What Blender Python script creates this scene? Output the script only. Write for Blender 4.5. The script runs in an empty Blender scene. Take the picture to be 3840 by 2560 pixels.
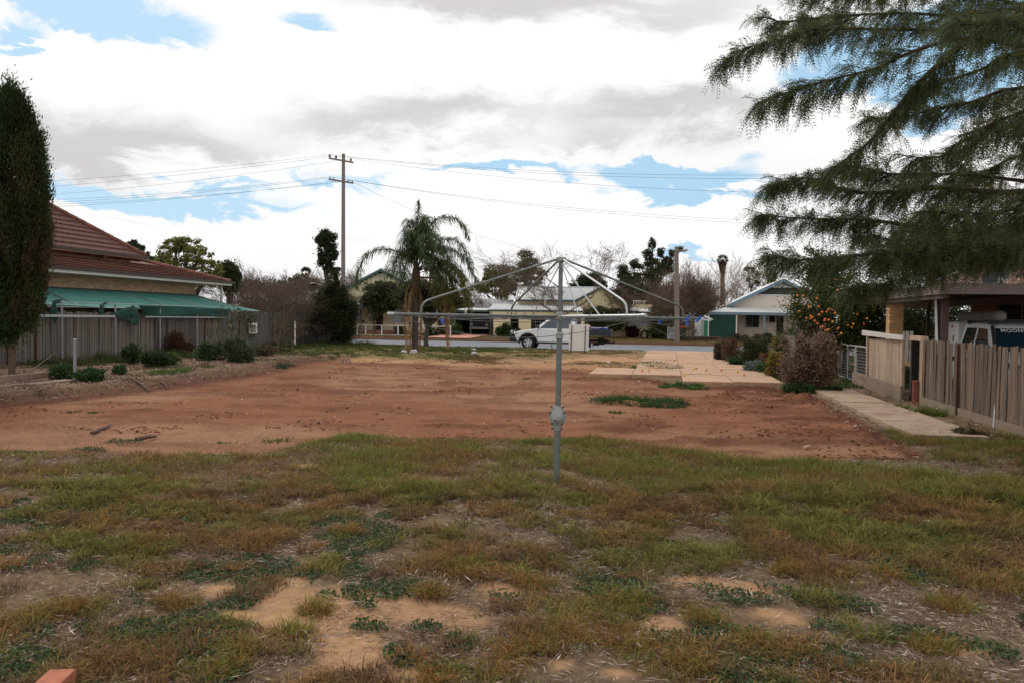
import bpy, math, random
import numpy as np
from mathutils import Vector, Matrix
R = math.radians
sc = bpy.context.scene
COL = sc.collection
# ---------------------------------------------------------------- camera (world X runs along the street, world Y across it)
YAW, PITCH, ROLL, FPX, EYE = R(10.6), R(1.59), R(0.8), 3100.0, 1.65
_Fh = Vector((-math.sin(YAW), math.cos(YAW), 0)); _Rh = Vector((math.cos(YAW), math.sin(YAW), 0)); _Z = Vector((0, 0, 1))
FW = _Fh*math.cos(PITCH) - _Z*math.sin(PITCH)
UP0 = _Fh*math.sin(PITCH) + _Z*math.cos(PITCH)
RT = _Rh*math.cos(ROLL) + UP0*math.sin(ROLL)
UP = UP0*math.cos(ROLL) - _Rh*math.sin(ROLL)
CAM = Vector((0, 0, EYE))
cd = bpy.data.cameras.new('camera'); cam = bpy.data.objects.new('camera', cd); COL.objects.link(cam)
cam.matrix_world = Matrix(((RT.x, UP.x, -FW.x, 0), (RT.y, UP.y, -FW.y, 0), (RT.z, UP.z, -FW.z, EYE), (0, 0, 0, 1)))
cd.sensor_width = 36; cd.lens = FPX/3840*36; cd.clip_start = 0.1; cd.clip_end = 6000
sc.camera = cam
def ray(px, py): return FW + RT*((px-1920)/FPX) + UP*((1280-py)/FPX)
def G(px, py, z=0.0):
    r = ray(px, py); return CAM + r*((z-EYE)/r.z)
def PV(px, py, v):
    r = ray(px, py); return CAM + r*(v/r.y)
def PU(px, py, u):
    r = ray(px, py); return CAM + r*(u/r.x)
def P(px, py, d):
    r = ray(px, py); return CAM + r*(d/(r.dot(_Fh)))
# ---------------------------------------------------------------- world, sun, exposure
sc.view_settings.view_transform = 'Standard'; sc.view_settings.look = 'None'
sc.view_settings.exposure = -0.5; sc.view_settings.gamma = 1.0
try: sc.view_settings.use_curve_mapping = False
except Exception: pass
SUN_EL, SUN_AZ = R(36), R(-38)      # azimuth from +Y towards +X
sd = bpy.data.lights.new('sun', 'SUN'); so = bpy.data.objects.new('sun', sd); COL.objects.link(so)
sd.energy = 2.5; sd.angle = R(9); sd.color = (1.0, 0.93, 0.84)
sdir = Vector((math.sin(SUN_AZ)*math.cos(SUN_EL), math.cos(SUN_AZ)*math.cos(SUN_EL), math.sin(SUN_EL)))
so.rotation_euler = sdir.to_track_quat('Z', 'Y').to_euler()
so.location = (0, 0, 40)

class NT:
    def __init__(s, tree): s.t = tree; s.n = tree.nodes; s.l = tree.links
    def node(s, typ, **kw):
        n = s.n.new(typ)
        for k, v in kw.items(): setattr(n, k, v)
        return n
    def put(s, sock, v):
        if v is None: return
        if isinstance(v, bpy.types.NodeSocket): s.l.new(v, sock)
        elif isinstance(v, (tuple, list)):
            v = tuple(v)
            if sock.type == 'RGBA' and len(v) == 3: v = v+(1,)
            sock.default_value = v
        else: sock.default_value = v
    def m(s, op, a, b=None, c=None, clamp=False):
        n = s.node('ShaderNodeMath', operation=op); n.use_clamp = clamp
        s.put(n.inputs[0], a); s.put(n.inputs[1], b); s.put(n.inputs[2], c); return n.outputs[0]
    def noise(s, vec, scale, detail=4, rough=.55, dist=0.0):
        n = s.node('ShaderNodeTexNoise'); s.put(n.inputs['Vector'], vec)
        n.inputs['Scale'].default_value = scale; n.inputs['Detail'].default_value = detail
        n.inputs['Roughness'].default_value = rough; n.inputs['Distortion'].default_value = dist
        return n.outputs[0]
    def ss(s, x, a, b, lo=0.0, hi=1.0):
        n = s.node('ShaderNodeMapRange', interpolation_type='SMOOTHSTEP'); s.put(n.inputs[0], x)
        s.put(n.inputs[1], a); s.put(n.inputs[2], b); s.put(n.inputs[3], lo); s.put(n.inputs[4], hi); return n.outputs[0]
    def lin(s, x, a, b, lo, hi):
        n = s.node('ShaderNodeMapRange'); s.put(n.inputs[0], x)
        s.put(n.inputs[1], a); s.put(n.inputs[2], b); s.put(n.inputs[3], lo); s.put(n.inputs[4], hi); return n.outputs[0]
    def mix(s, f, a, b, blend='MIX'):
        n = s.node('ShaderNodeMix', data_type='RGBA', blend_type=blend)
        s.put(n.inputs[0], f); s.put(n.inputs[6], a); s.put(n.inputs[7], b); return n.outputs[2]
    def mapv(s, vec, sc_=(1, 1, 1), loc=(0, 0, 0), rot=(0, 0, 0)):
        n = s.node('ShaderNodeMapping'); s.put(n.inputs[0], vec); n.inputs['Scale'].default_value = sc_
        n.inputs['Location'].default_value = loc; n.inputs['Rotation'].default_value = rot; return n.outputs[0]

w = bpy.data.worlds.new('World'); sc.world = w; w.use_nodes = True
k = NT(w.node_tree); k.n.clear()
tc = k.node('ShaderNodeTexCoord').outputs['Generated']
sky = k.node('ShaderNodeTexSky'); sky.sky_type = 'NISHITA'; sky.sun_disc = False
sky.sun_elevation = SUN_EL; sky.sun_rotation = SUN_AZ; sky.air_density = 1.0; sky.dust_density = 1.2; sky.ozone_density = 1.2
sep = k.node('ShaderNodeSeparateXYZ'); k.l.new(tc, sep.inputs[0])
az = k.m('ARCTAN2', sep.outputs[0], sep.outputs[1]); el = k.m('ARCSINE', sep.outputs[2])
# clouds flatten towards the horizon: project on a high layer
zz = k.m('ADD', k.m('MAXIMUM', sep.outputs[2], 0.0), 0.16)
cx = k.m('DIVIDE', sep.outputs[0], zz); cy = k.m('DIVIDE', sep.outputs[1], zz)
cv = k.node('ShaderNodeCombineXYZ'); k.l.new(cx, cv.inputs[0]); k.l.new(cy, cv.inputs[1]); cv = cv.outputs[0]
dirv = k.mapv(tc, (1, 1, 2.3))
n_edge = k.noise(dirv, 9.0, 9, .62, .4); n_mid = k.noise(dirv, 3.2, 6, .55, .3); n_lay = k.noise(cv, 1.1, 7, .58, .2)
def azel(px, py):
    r = ray(px, py).normalized(); return math.atan2(r.x, r.y), math.asin(r.z)
waz = k.m('ADD', az, k.m('MULTIPLY', k.m('SUBTRACT', n_mid, .5), .16))
wel = k.m('ADD', el, k.m('MULTIPLY', k.m('SUBTRACT', n_edge, .5), .13))
def blob(px, py, wx, wy, amp):
    a, e = azel(px, py)
    dx = k.m('DIVIDE', k.m('SUBTRACT', waz, a), wx/FPX); dy = k.m('DIVIDE', k.m('SUBTRACT', wel, e), wy/FPX)
    q = k.m('ADD', k.m('MULTIPLY', dx, dx), k.m('MULTIPLY', dy, dy))
    return k.m('MULTIPLY', k.m('EXPONENT', k.m('MULTIPLY', q, -1.0)), amp)
def total(lst):
    t = None
    for b in lst:
        o = blob(*b); t = o if t is None else k.m('ADD', t, o)
    return t
BLUE = [(480, 60, 300, 95, 1.2), (60, 60, 90, 70, .5), (70, 190, 120, 34, .9), (250, 130, 120, 40, .5), (1160, 75, 130, 36, .75), (1300, 640, 300, 30, .5),
        (620, 745, 560, 46, 1.1), (300, 700, 260, 50, .8), (1180, 690, 200, 30, .7), (1880, 620, 300, 36, 1.15), (2620, 690, 330, 62, 1.25),
        (2450, 650, 160, 30, .6), (3150, 200, 200, 100, 1.1), (3650, 170, 330, 170, 1.3), (3560, 900, 200, 90, .6), (2900, 560, 60, 60, .5), (2560, 930, 200, 26, .8),
        (1500, 900, 60, 20, .3), (3450, 480, 120, 80, .5)]
GREY = [(2450, 20, 900, 95, 1.2), (1650, -40, 400, 90, .9), (1500, 430, 430, 115, 1.2), (1250, 480, 350, 70, .7), (1750, 380, 260, 60, .6), (2400, 440, 420, 100, 1.1),
        (2750, 370, 420, 70, .9), (2250, 540, 260, 40, .6), (420, 480, 480, 120, 1.0), (750, 580, 520, 60, .9), (150, 560, 300, 90, .8), (540, 862, 120, 26, .7),
        (1350, 860, 160, 40, .5), (2150, 900, 300, 40, .5), (850, 930, 220, 26, .5), (2900, 860, 260, 50, .6), (1600, 960, 200, 30, .5), (1000, 1050, 300, 20, .3)]
bl = total(BLUE); gr = total(GREY)
front = k.ss(sep.outputs[1], -.15, .25)
lay = k.ss(n_lay, .36, .50, 1.0, 0.0)
bl2 = k.m('ADD', bl, k.m('MULTIPLY', lay, k.lin(front, 0, 1, .45, .0)))
bl2 = k.m('ADD', bl2, k.m('MULTIPLY', k.m('SUBTRACT', n_edge, .5), 1.1))
fb = k.ss(bl2, .34, .74)
gr2 = k.m('ADD', k.m('MULTIPLY', gr, k.lin(n_mid, .3, .7, .65, 1.25)), k.m('MULTIPLY', k.m('SUBTRACT', n_edge, .5), .9))
gr2 = k.m('ADD', gr2, k.m('MULTIPLY', k.ss(n_lay, .45, .68), k.lin(front, 0, 1, .3, .06)))
fg = k.m('MULTIPLY', k.ss(gr2, .28, 1.6), .88)
white = k.mix(k.lin(n_mid, .35, .7, 0, 1), (15.5, 15.4, 15.3), (13.6, 13.5, 13.5))
cloud = k.mix(fg, white, (9.0, 8.6, 8.75))
skyc = k.mix(.82, sky.outputs[0], (6.6, 10.6, 14.0))
colr = k.mix(fb, cloud, skyc)
# pale band at the horizon
colr = k.mix(k.ss(el, .0, .12, .4, 0), colr, (13.5, 13.3, 13.5))
bg = k.node('ShaderNodeBackground'); k.l.new(colr, bg.inputs[0]); bg.inputs[1].default_value = 0.1
wo = k.node('ShaderNodeOutputWorld'); k.l.new(bg.outputs[0], wo.inputs[0])

# ---------------------------------------------------------------- materials
MATS = {}
def newmat(name):
    m = bpy.data.materials.new(name); m.use_nodes = True; k = NT(m.node_tree)
    return m, k, k.n['Principled BSDF']
def plain(name, c, rough=.7, var=.12, scale=6, bump=0.0, bscale=30, metal=0.0, stretch=(1, 1, 1), rnd=0.0, spec=.4, c2=None, c2t=(.5, .7), c2s=1.2, alpha=1.0):
    if name in MATS: return MATS[name]
    m, k, b = newmat(name)
    tc = k.node('ShaderNodeTexCoord').outputs['Object']
    if rnd:
        off = k.node('ShaderNodeVectorMath', operation='ADD'); k.l.new(tc, off.inputs[0])
        cmb = k.node('ShaderNodeCombineXYZ'); r0 = k.node('ShaderNodeObjectInfo').outputs['Random']
        k.l.new(k.m('MULTIPLY', r0, 37.0), cmb.inputs[0]); k.l.new(k.m('MULTIPLY', r0, 91.0), cmb.inputs[1]); k.l.new(k.m('MULTIPLY', r0, 53.0), cmb.inputs[2])
        k.l.new(cmb.outputs[0], off.inputs[1]); tc = off.outputs[0]
    v = k.mapv(tc, stretch)
    nz = k.noise(v, scale, 5, .6)
    f = k.lin(nz, .25, .75, 1-var, 1+var)
    if rnd:
        oi = k.node('ShaderNodeObjectInfo').outputs['Random']
        f = k.m('MULTIPLY', f, k.lin(oi, 0, 1, 1-rnd, 1+rnd))
    col = c+(1,) if len(c) == 3 else c
    if c2: col = k.mix(k.ss(k.noise(v, c2s, 6, .65), c2t[0], c2t[1]), col, c2)
    mu = k.node('ShaderNodeVectorMath', operation='SCALE'); k.put(mu.inputs[0], col if not isinstance(col, tuple) else col[:3]); k.l.new(f, mu.inputs['Scale'])
    k.l.new(mu.outputs[0], b.inputs['Base Color'])
    b.inputs['Roughness'].default_value = rough; b.inputs['Metallic'].default_value = metal
    b.inputs['Specular IOR Level'].default_value = spec
    if alpha < 1: b.inputs['Alpha'].default_value = alpha
    if bump:
        bp = k.node('ShaderNodeBump'); bp.inputs['Strength'].default_value = bump; bp.inputs['Distance'].default_value = .02
        k.l.new(k.noise(v, bscale, 5, .65), bp.inputs['Height']); k.l.new(bp.outputs[0], b.inputs['Normal'])
    MATS[name] = m; return m
def tinted(name, rough=.75, transl=.22, spec=.12, bump=0):
    m, k, b = newmat(name)
    a = k.node('ShaderNodeAttribute'); a.attribute_name = 'tint'
    k.l.new(a.outputs['Color'], b.inputs['Base Color']); b.inputs['Roughness'].default_value = rough
    b.inputs['Specular IOR Level'].default_value = spec
    if transl:
        t = k.node('ShaderNodeBsdfTranslucent'); k.l.new(a.outputs['Color'], t.inputs[0])
        mx = k.node('ShaderNodeMixShader'); mx.inputs[0].default_value = transl
        k.l.new(b.outputs[0], mx.inputs[1]); k.l.new(t.outputs[0], mx.inputs[2])
        k.l.new(mx.outputs[0], k.n['Material Output'].inputs[0])
    MATS[name] = m; return m
LEAF = tinted('leaf', transl=.32); BARK = tinted('bark', rough=.95, transl=0, spec=.06); BLADE = tinted('grass_blade', rough=.85, transl=.3, spec=.06)
def glass(name, c=(.02, .03, .035), rough=.06):
    m, k, b = newmat(name); b.inputs['Base Color'].default_value = c+(1,); b.inputs['Roughness'].default_value = rough
    b.inputs['Specular IOR Level'].default_value = .9; b.inputs['Coat Weight'].default_value = .5; MATS[name] = m; return m
GLASS = glass('dark_glass')

# ---------------------------------------------------------------- objects
def tag(o, label=None, cat=None, group=None, kind=None):
    if label: o['label'] = label
    if cat: o['category'] = cat
    if group: o['group'] = group
    if kind: o['kind'] = kind
    return o
def thing(name, label, cat, loc=(0, 0, 0), group=None):
    o = bpy.data.objects.new(name, None); COL.objects.link(o); o.location = Vector(loc); o.empty_display_size = .2
    return tag(o, label, cat, group)
def wloc(o):
    v = Vector((0, 0, 0))
    while o is not None: v = v+Vector(o.location); o = o.parent
    return v
def link(name, me, parent=None, loc=None):
    o = bpy.data.objects.new(name, me); COL.objects.link(o)
    if parent is not None: o.parent = parent
    if loc is not None: o.location = loc
    return o
class MB:
    """collects shapes given in world coordinates"""
    def __init__(s): s.v = []; s.f = []
    def add(s, vs, fs):
        n = len(s.v); s.v += [tuple(x) for x in vs]; s.f += [tuple(i+n for i in f) for f in fs]; return s
    def box(s, lo, hi):
        x0, y0, z0 = lo; x1, y1, z1 = hi
        return s.add([(x0, y0, z0), (x1, y0, z0), (x1, y1, z0), (x0, y1, z0), (x0, y0, z1), (x1, y0, z1), (x1, y1, z1), (x0, y1, z1)],
                     [(0, 3, 2, 1), (4, 5, 6, 7), (0, 1, 5, 4), (1, 2, 6, 5), (2, 3, 7, 6), (3, 0, 4, 7)])
    def cbox(s, lo, hi, b=.02):
        """box with bevelled (chamfered) vertical and top edges"""
        x0, y0, z0 = lo; x1, y1, z1 = hi
        def ring(i, z): return [(x0+i+b, y0+i, z), (x1-i-b, y0+i, z), (x1-i, y0+i+b, z), (x1-i, y1-i-b, z), (x1-i-b, y1-i, z), (x0+i+b, y1-i, z), (x0+i, y1-i-b, z), (x0+i, y0+i+b, z)]
        rs = [ring(b, z0), ring(0, z0+b), ring(0, z1-b), ring(b, z1)]
        vs = sum(rs, []); fs = [tuple(range(7, -1, -1)), tuple(range(24, 32))]
        for r in range(3):
            for i in range(8): j = (i+1) % 8; fs.append((r*8+i, r*8+j, r*8+8+j, r*8+8+i))
        return s.add(vs, fs)
    def bar(s, a, b, w, h, up=(0, 0, 1)):
        a = Vector(a); b = Vector(b); d = (b-a).normalized(); u = Vector(up)
        if abs(d.dot(u)) > .98: u = Vector((0, 1, 0))
        sx = d.cross(u).normalized()*w/2; sz = sx.normalized().cross(d).normalized()*h/2
        vs = [p+q for p in (a, b) for q in (-sx-sz, sx-sz, sx+sz, -sx+sz)]
        return s.add(vs, [(3, 2, 1, 0), (4, 5, 6, 7), (0, 1, 5, 4), (1, 2, 6, 5), (2, 3, 7, 6), (3, 0, 4, 7)])
    def tube(s, pts, r, n=8, cap=True):
        pts = [Vector(p) for p in pts]; rs = r if isinstance(r, (list, tuple)) else [r]*len(pts)
        vs = []; up = None
        for i, p in enumerate(pts):
            d = (pts[min(i+1, len(pts)-1)]-pts[max(i-1, 0)])
            d = d.normalized() if d.length > 1e-9 else Vector((0, 0, 1))
            if up is None: up = Vector((0, 0, 1)) if abs(d.z) < .9 else Vector((1, 0, 0))
            a = d.cross(up).normalized(); b = a.cross(d).normalized(); up = b
            vs += [p+(a*math.cos(t)+b*math.sin(t))*rs[i] for t in [2*math.pi*q/n for q in range(n)]]
        fs = []
        for i in range(len(pts)-1):
            for q in range(n): q2 = (q+1) % n; fs.append((i*n+q, i*n+q2, (i+1)*n+q2, (i+1)*n+q))
        if cap: fs += [tuple(range(n-1, -1, -1)), tuple((len(pts)-1)*n+q for q in range(n))]
        return s.add(vs, fs)
    def cyl(s, a, b, r, n=16): return s.tube([a, b], r, n)
    def prism(s, poly, axis, a, b):
        """poly: 2D points; axis 'x' -> (y,z), 'y' -> (x,z), 'z' -> (x,y)"""
        def mk(p, t): return {'x': (t, p[0], p[1]), 'y': (p[0], t, p[1]), 'z': (p[0], p[1], t)}[axis]
        n = len(poly); vs = [mk(p, a) for p in poly]+[mk(p, b) for p in poly]
        fs = [tuple(range(n)), tuple(range(2*n-1, n-1, -1))]+[(i, i+n, (i+1) % n+n, (i+1) % n) for i in range(n)]
        return s.add(vs, fs)
    def quad(s, a, b, c, d): return s.add([a, b, c, d], [(0, 1, 2, 3)])
    def sphere(s, c, r, n=8, m=6, sc_=(1, 1, 1)):
        vs = [(c[0], c[1], c[2]-r*sc_[2])]
        for i in range(1, m):
            t = math.pi*i/m
            for j in range(n):
                p = 2*math.pi*j/n; vs.append((c[0]+r*sc_[0]*math.sin(t)*math.cos(p), c[1]+r*sc_[1]*math.sin(t)*math.sin(p), c[2]-r*sc_[2]*math.cos(t)))
        vs.append((c[0], c[1], c[2]+r*sc_[2])); fs = []
        for j in range(n):
            fs.append((0, 1+(j+1) % n, 1+j))
            for i in range(m-2): a = 1+i*n; fs.append((a+j, a+(j+1) % n, a+n+(j+1) % n, a+n+j))
            fs.append((len(vs)-1, 1+(m-2)*n+j, 1+(m-2)*n+(j+1) % n))
        return s.add(vs, fs)
    def mesh(s, name, off=Vector((0, 0, 0)), smooth=False):
        import bmesh
        me = bpy.data.meshes.new(name)
        me.from_pydata([(v[0]-off.x, v[1]-off.y, v[2]-off.z) for v in s.v], [], s.f)
        bm = bmesh.new(); bm.from_mesh(me); bmesh.ops.recalc_face_normals(bm, faces=bm.faces); bm.to_mesh(me); bm.free()
        if smooth: me.shade_smooth()
        return me
    def build(s, name, m, parent=None, smooth=False, auto=None):
        me = s.mesh(name, wloc(parent) if parent is not None else Vector((0, 0, 0)), smooth)
        me.materials.append(m)
        if auto:
            me.shade_smooth()
            try: me.set_sharp_from_angle(angle=R(auto))
            except Exception: pass
        return link(name, me, parent)
def npmesh(name, V, F, mat, parent=None, tint=None, smooth=False):
    """V (n,3) world coords, F (m,k) faces of one size, tint (n,3)"""
    off = wloc(parent) if parent is not None else Vector((0, 0, 0))
    V = np.asarray(V, dtype=np.float32)-np.array(off[:], dtype=np.float32); F = np.asarray(F, dtype=np.int32)
    me = bpy.data.meshes.new(name); me.vertices.add(len(V)); me.vertices.foreach_set('co', V.ravel())
    kk = F.shape[1]; me.loops.add(F.size); me.loops.foreach_set('vertex_index', F.ravel())
    me.polygons.add(len(F)); me.polygons.foreach_set('loop_start', np.arange(0, F.size, kk, dtype=np.int32))
    me.polygons.foreach_set('loop_total', np.full(len(F), kk, dtype=np.int32))
    me.update(calc_edges=True)
    if tint is not None:
        at = me.color_attributes.new('tint', 'FLOAT_COLOR', 'POINT')
        c = np.ones((len(V), 4), dtype=np.float32); c[:, :3] = tint; at.data.foreach_set('color', c.ravel())
    me.materials.append(mat)
    if smooth: me.shade_smooth()
    return link(name, me, parent)
rng = np.random.default_rng(7)
def unit(a): return a/np.maximum(np.linalg.norm(a, axis=-1, keepdims=True), 1e-9)
def lattice(seed): return np.random.default_rng(seed).random((256, 256))
_L = {}
def vnoise(x, y, scale, seed=1):
    if seed not in _L: _L[seed] = lattice(seed)
    L = _L[seed]; x = np.asarray(x)/scale+1000.37; y = np.asarray(y)/scale+1000.71
    xi = np.floor(x).astype(int); yi = np.floor(y).astype(int); fx = x-xi; fy = y-yi
    fx = fx*fx*(3-2*fx); fy = fy*fy*(3-2*fy); a = L[xi % 256, yi % 256]; b = L[(xi+1) % 256, yi % 256]; c = L[xi % 256, (yi+1) % 256]; d = L[(xi+1) % 256, (yi+1) % 256]
    return (a*(1-fx)+b*fx)*(1-fy)+(c*(1-fx)+d*fx)*fy
def fbm(x, y, scale, seed=1, o=4):
    t = 0; amp = 1; tot = 0
    for i in range(o): t = t+amp*vnoise(x, y, scale/2**i, seed+i*13); tot += amp; amp *= .55
    return t/tot
def sst(x, a, b):
    t = np.clip((x-a)/(b-a), 0, 1); return t*t*(3-2*t)
# ---------------------------------------------------------------- plants
def leaves(name, Pn, parent, L, W, cols, mat=LEAF, axis=None, spread=1.0, seed=0, kind=None, jit=.35, flat=None):
    """leaf-sized rhombs at the points Pn; axis: preferred direction per leaf (n,3) or None"""
    r = np.random.default_rng(seed+11); n = len(Pn)
    d = unit(r.normal(size=(n, 3)))
    if axis is not None: d = unit(np.asarray(axis)+d*spread)
    q = unit(np.cross(d, unit(r.normal(size=(n, 3)))))
    if flat is not None:
        nn = unit(np.array([0, 0, 1.0])+r.normal(size=(n, 3))*flat); q = unit(np.cross(nn, d))
    l = L*(1+jit*r.uniform(-1, 1, (n, 1))); w_ = W*(1+jit*r.uniform(-1, 1, (n, 1)))
    nrm = np.cross(d, q)
    V = np.stack([Pn-d*l/2, Pn+q*w_/2+nrm*w_*.18, Pn+d*l/2, Pn-q*w_/2+nrm*w_*.18], axis=1).reshape(-1, 3)
    F = np.arange(4*n).reshape(n, 4)
    cols = np.asarray(cols); ci = r.integers(0, len(cols), n); c = cols[ci]*(r.uniform(.65, 1.35, (n, 1)))
    o = npmesh(name, V, F, mat, parent, np.repeat(c, 4, axis=0))
    if kind: o['kind'] = kind
    return o
def cloud_pts(ells, n, sub=14, sig=.28, seed=0, shell=.55):
    """points in lumpy clumps spread through ellipsoids (cx,cy,cz,rx,ry,rz)"""
    r = np.random.default_rng(seed+3); out = []
    vol = np.array([e[3]*e[4]*e[5] for e in ells])**.67; cnt = (n*vol/vol.sum()).astype(int)
    for e, c in zip(ells, cnt):
        m = max(3, int(sub)); s_ = unit(r.normal(size=(m, 3)))*(shell+(1-shell)*r.random((m, 1)))
        idx = r.integers(0, m, c); p = s_[idx]+r.normal(size=(c, 3))*sig*(.5+r.random((m, 1))[idx])
        out.append(p*np.array(e[3:6])+np.array(e[:3]))
    return np.concatenate(out)
class Wood:
    def __init__(s, minr=0.0): s.V = []; s.F = []; s.n = 0; s.tips = []; s.minr = minr
    def seg(s, a, b, ra, rb, n=5):
        a = np.array(a, float); b = np.array(b, float); d = b-a; L = np.linalg.norm(d)
        if L < 1e-6: return
        ra = max(ra, s.minr); rb = max(rb, s.minr)
        d /= L; u = np.cross(d, [0, 0, 1.0]) if abs(d[2]) < .95 else np.cross(d, [1.0, 0, 0]); u /= np.linalg.norm(u); w_ = np.cross(d, u)
        t = np.arange(n)*2*math.pi/n; ring = np.outer(np.cos(t), u)+np.outer(np.sin(t), w_)
        s.V.append(a+ring*ra); s.V.append(b+ring*rb)
        i = np.arange(n); j = (i+1) % n
        s.F.append(np.stack([i, j, j+n, i+n], 1)+s.n); s.n += 2*n
    def path(s, pts, r0, r1, n=5):
        m = len(pts)-1
        for i in range(m): s.seg(pts[i], pts[i+1], r0+(r1-r0)*i/m, r0+(r1-r0)*(i+1)/m, n)
    def build(s, name, parent, col, mat=BARK):
        V = np.concatenate(s.V); F = np.concatenate(s.F)
        t = np.array(col)*(.8+.4*fbm(V[:, 0]*3+V[:, 2], V[:, 1]*3+V[:, 2]*2, .5, 3, 3))[:, None]
        return npmesh(name, V, F, mat, parent, t, smooth=True)
def grow(W_, p, d, L, r, lev, rr, nb=(2, 4), spread=.6, up=.12, shrink=.72, wob=.18, ns=3, rs=.62, n=5):
    p = np.array(p, float); d = np.array(d, float); d /= np.linalg.norm(d)
    for i in range(ns):
        q = p+d*L/ns; r2 = r*(1-.3*(i+1)/ns); W_.seg(p, q, r*(1-.3*i/ns), r2, n if lev > 1 else 3); p = q
        d = d+rr.normal(size=3)*wob+np.array([0, 0, up*.5]); d /= np.linalg.norm(d)
        if lev > 0 and i < ns-1 and rr.random() < .55:
            e = d+rr.normal(size=3)*spread; e /= np.linalg.norm(e)
            grow(W_, p, e, L*shrink*rr.uniform(.6, .9), r2*.5, lev-1, rr, nb, spread, up, shrink, wob, ns, rs, n)
    if lev == 0: W_.tips.append(p); return
    for b in range(rr.integers(nb[0], nb[1]+1)):
        e = d+rr.normal(size=3)*spread+np.array([0, 0, up]); e /= np.linalg.norm(e)
        grow(W_, p, e, L*shrink*rr.uniform(.75, 1.15), r*.7*rs, lev-1, rr, nb, spread, up, shrink, wob, ns, rs, n)
def leafy_tree(name, label, cat, base, trunk_h, ells, n, L, W, cols, seed=0, rad=.14, barkc=(.09, .065, .05), group=None, sub=14, sig=.26, lean=(0, 0), nlimb=2):
    rr = np.random.default_rng(seed); base = Vector(base); t = thing(name, label, cat, base, group)
    w_ = Wood(); fork = np.array(base)+np.array([lean[0], lean[1], trunk_h])
    mid = (np.array(base)+fork)/2+rr.normal(size=3)*.05*trunk_h
    w_.path([np.array(base)-np.array([0, 0, .1]), mid, fork], rad, rad*.7, 7)
    for e in ells:
        c = np.array(e[:3])
        for q in range(nlimb):
            tip = c+unit(rr.normal(size=3))*np.array(e[3:6])*.7
            mm = (fork*1.0+c)/2+rr.normal(size=3)*.12*np.array(e[3:6]); w_.path([fork, mm, c*.5+tip*.5, tip], rad*.5, rad*.08, 5)
            for z in range(4):
                tt = c+unit(rr.normal(size=3))*np.array(e[3:6])*.95; w_.path([c*.5+tip*.5, (tip+tt)/2, tt], rad*.14, rad*.04, 3)
    w_.build('trunk', t, barkc)
    leaves('crown', cloud_pts(ells, n, sub, sig, seed), t, L, W, cols, seed=seed, kind='stuff' if False else None)
    return t
def bare_tree(name, label, cat, base, h, seed=0, rad=.12, lev=5, spread=.5, barkc=(.12, .085, .065), group=None, up=.15, trunk=.3, d0=(0, 0, 1), nb=(2, 3), shrink=.74, dens=None, cols=None, L=.1, W=.06, wob=.14, wide_=1.0):
    rr = np.random.default_rng(seed); t = thing(name, label, cat, base, group); w_ = Wood(.00017*max(base[1], 20))
    S = sum(shrink**i for i in range(1, lev+1)); L0 = h*(1-trunk)/S/.62
    p0 = np.array(base, float); d = np.array(d0, float); d /= np.linalg.norm(d); top = p0+d*h*trunk
    w_.path([p0-np.array([0, 0, .1]), (p0+top)/2+rr.normal(size=3)*.03*h*trunk, top], rad, rad*.8, 7)
    for b in range(rr.integers(4, 6)):
        e = d+rr.normal(size=3)*spread; grow(w_, top, e, L0*rr.uniform(.8, 1.1), rad*.55, lev-1, rr, nb, spread, up, shrink, wob)
    mz = max(v[:, 2].max() for v in w_.V)-p0[2]; f_ = h/mz; fx = np.array([f_**.6, f_**.6, f_])*wide_
    fx[2] = f_; w_.V = [(v-p0)*fx+p0 for v in w_.V]; w_.tips = [(np.array(q)-p0)*fx+p0 for q in w_.tips]
    w_.build('branches', t, barkc)
    if dens:
        tp = np.array(w_.tips); idx = rr.integers(0, len(tp), dens)
        c0 = np.array(base)+[0, 0, h*.3]; pp = tp[idx]+rr.normal(size=(dens, 3))*h*.03; leaves('crown', pp, t, L, W, cols, seed=seed, axis=unit(pp-c0) if L > 3*W else None, spread=.6)
    return t
def bush(name, label, cat, ells, n, L, W, cols, seed=0, group=None, axis=None, spread=1.0, sub=16, sig=.3, shell=.45, twigs=24, barkc=(.10, .07, .05), fruit=None):
    rs_ = np.random.default_rng(seed+77); sat = []
    for e in ells:
        for q in range(7):
            d_ = unit(rs_.normal(size=3)+[0, 0, .35]); s_ = rs_.uniform(.22, .45); sat.append((e[0]+d_[0]*e[3]*.85, e[1]+d_[1]*e[4]*.85, e[2]+d_[2]*e[5]*.88, e[3]*s_, e[4]*s_, e[5]*s_))
    ells0 = ells; ells = list(ells)+sat
    e0 = ells[0]; base = Vector((e0[0], e0[1], min(e[2]-e[5] for e in ells0))); t = thing(name, label, cat, base, group)
    rr = np.random.default_rng(seed); w_ = Wood()
    for q in range(twigs):
        e = ells[rr.integers(0, len(ells))]; tip = np.array(e[:3])+unit(rr.normal(size=3))*np.array(e[3:6])*.9; tip[2] = max(tip[2], base.z+.05)
        b0 = np.array(base)+np.array([rr.normal()*.1*e[3], rr.normal()*.1*e[4], 0]); b0[:2] = b0[:2]*.6+np.array(e[:2])*.4
        w_.path([b0, (b0+tip)/2+rr.normal(size=3)*.06, tip], .018*(1+e[5]*.4), .004, 3)
    w_.build('stems', t, barkc)
    p = cloud_pts(ells, n, sub, sig, seed, shell); p = p[p[:, 2] > base.z-.02]
    ax = None
    if axis == 'out':
        ax = unit(p-(np.array(base)-np.array([0, 0, .3])))
    leaves('foliage', p, t, L, W, cols, axis=ax, spread=spread, seed=seed)
    return t
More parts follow.
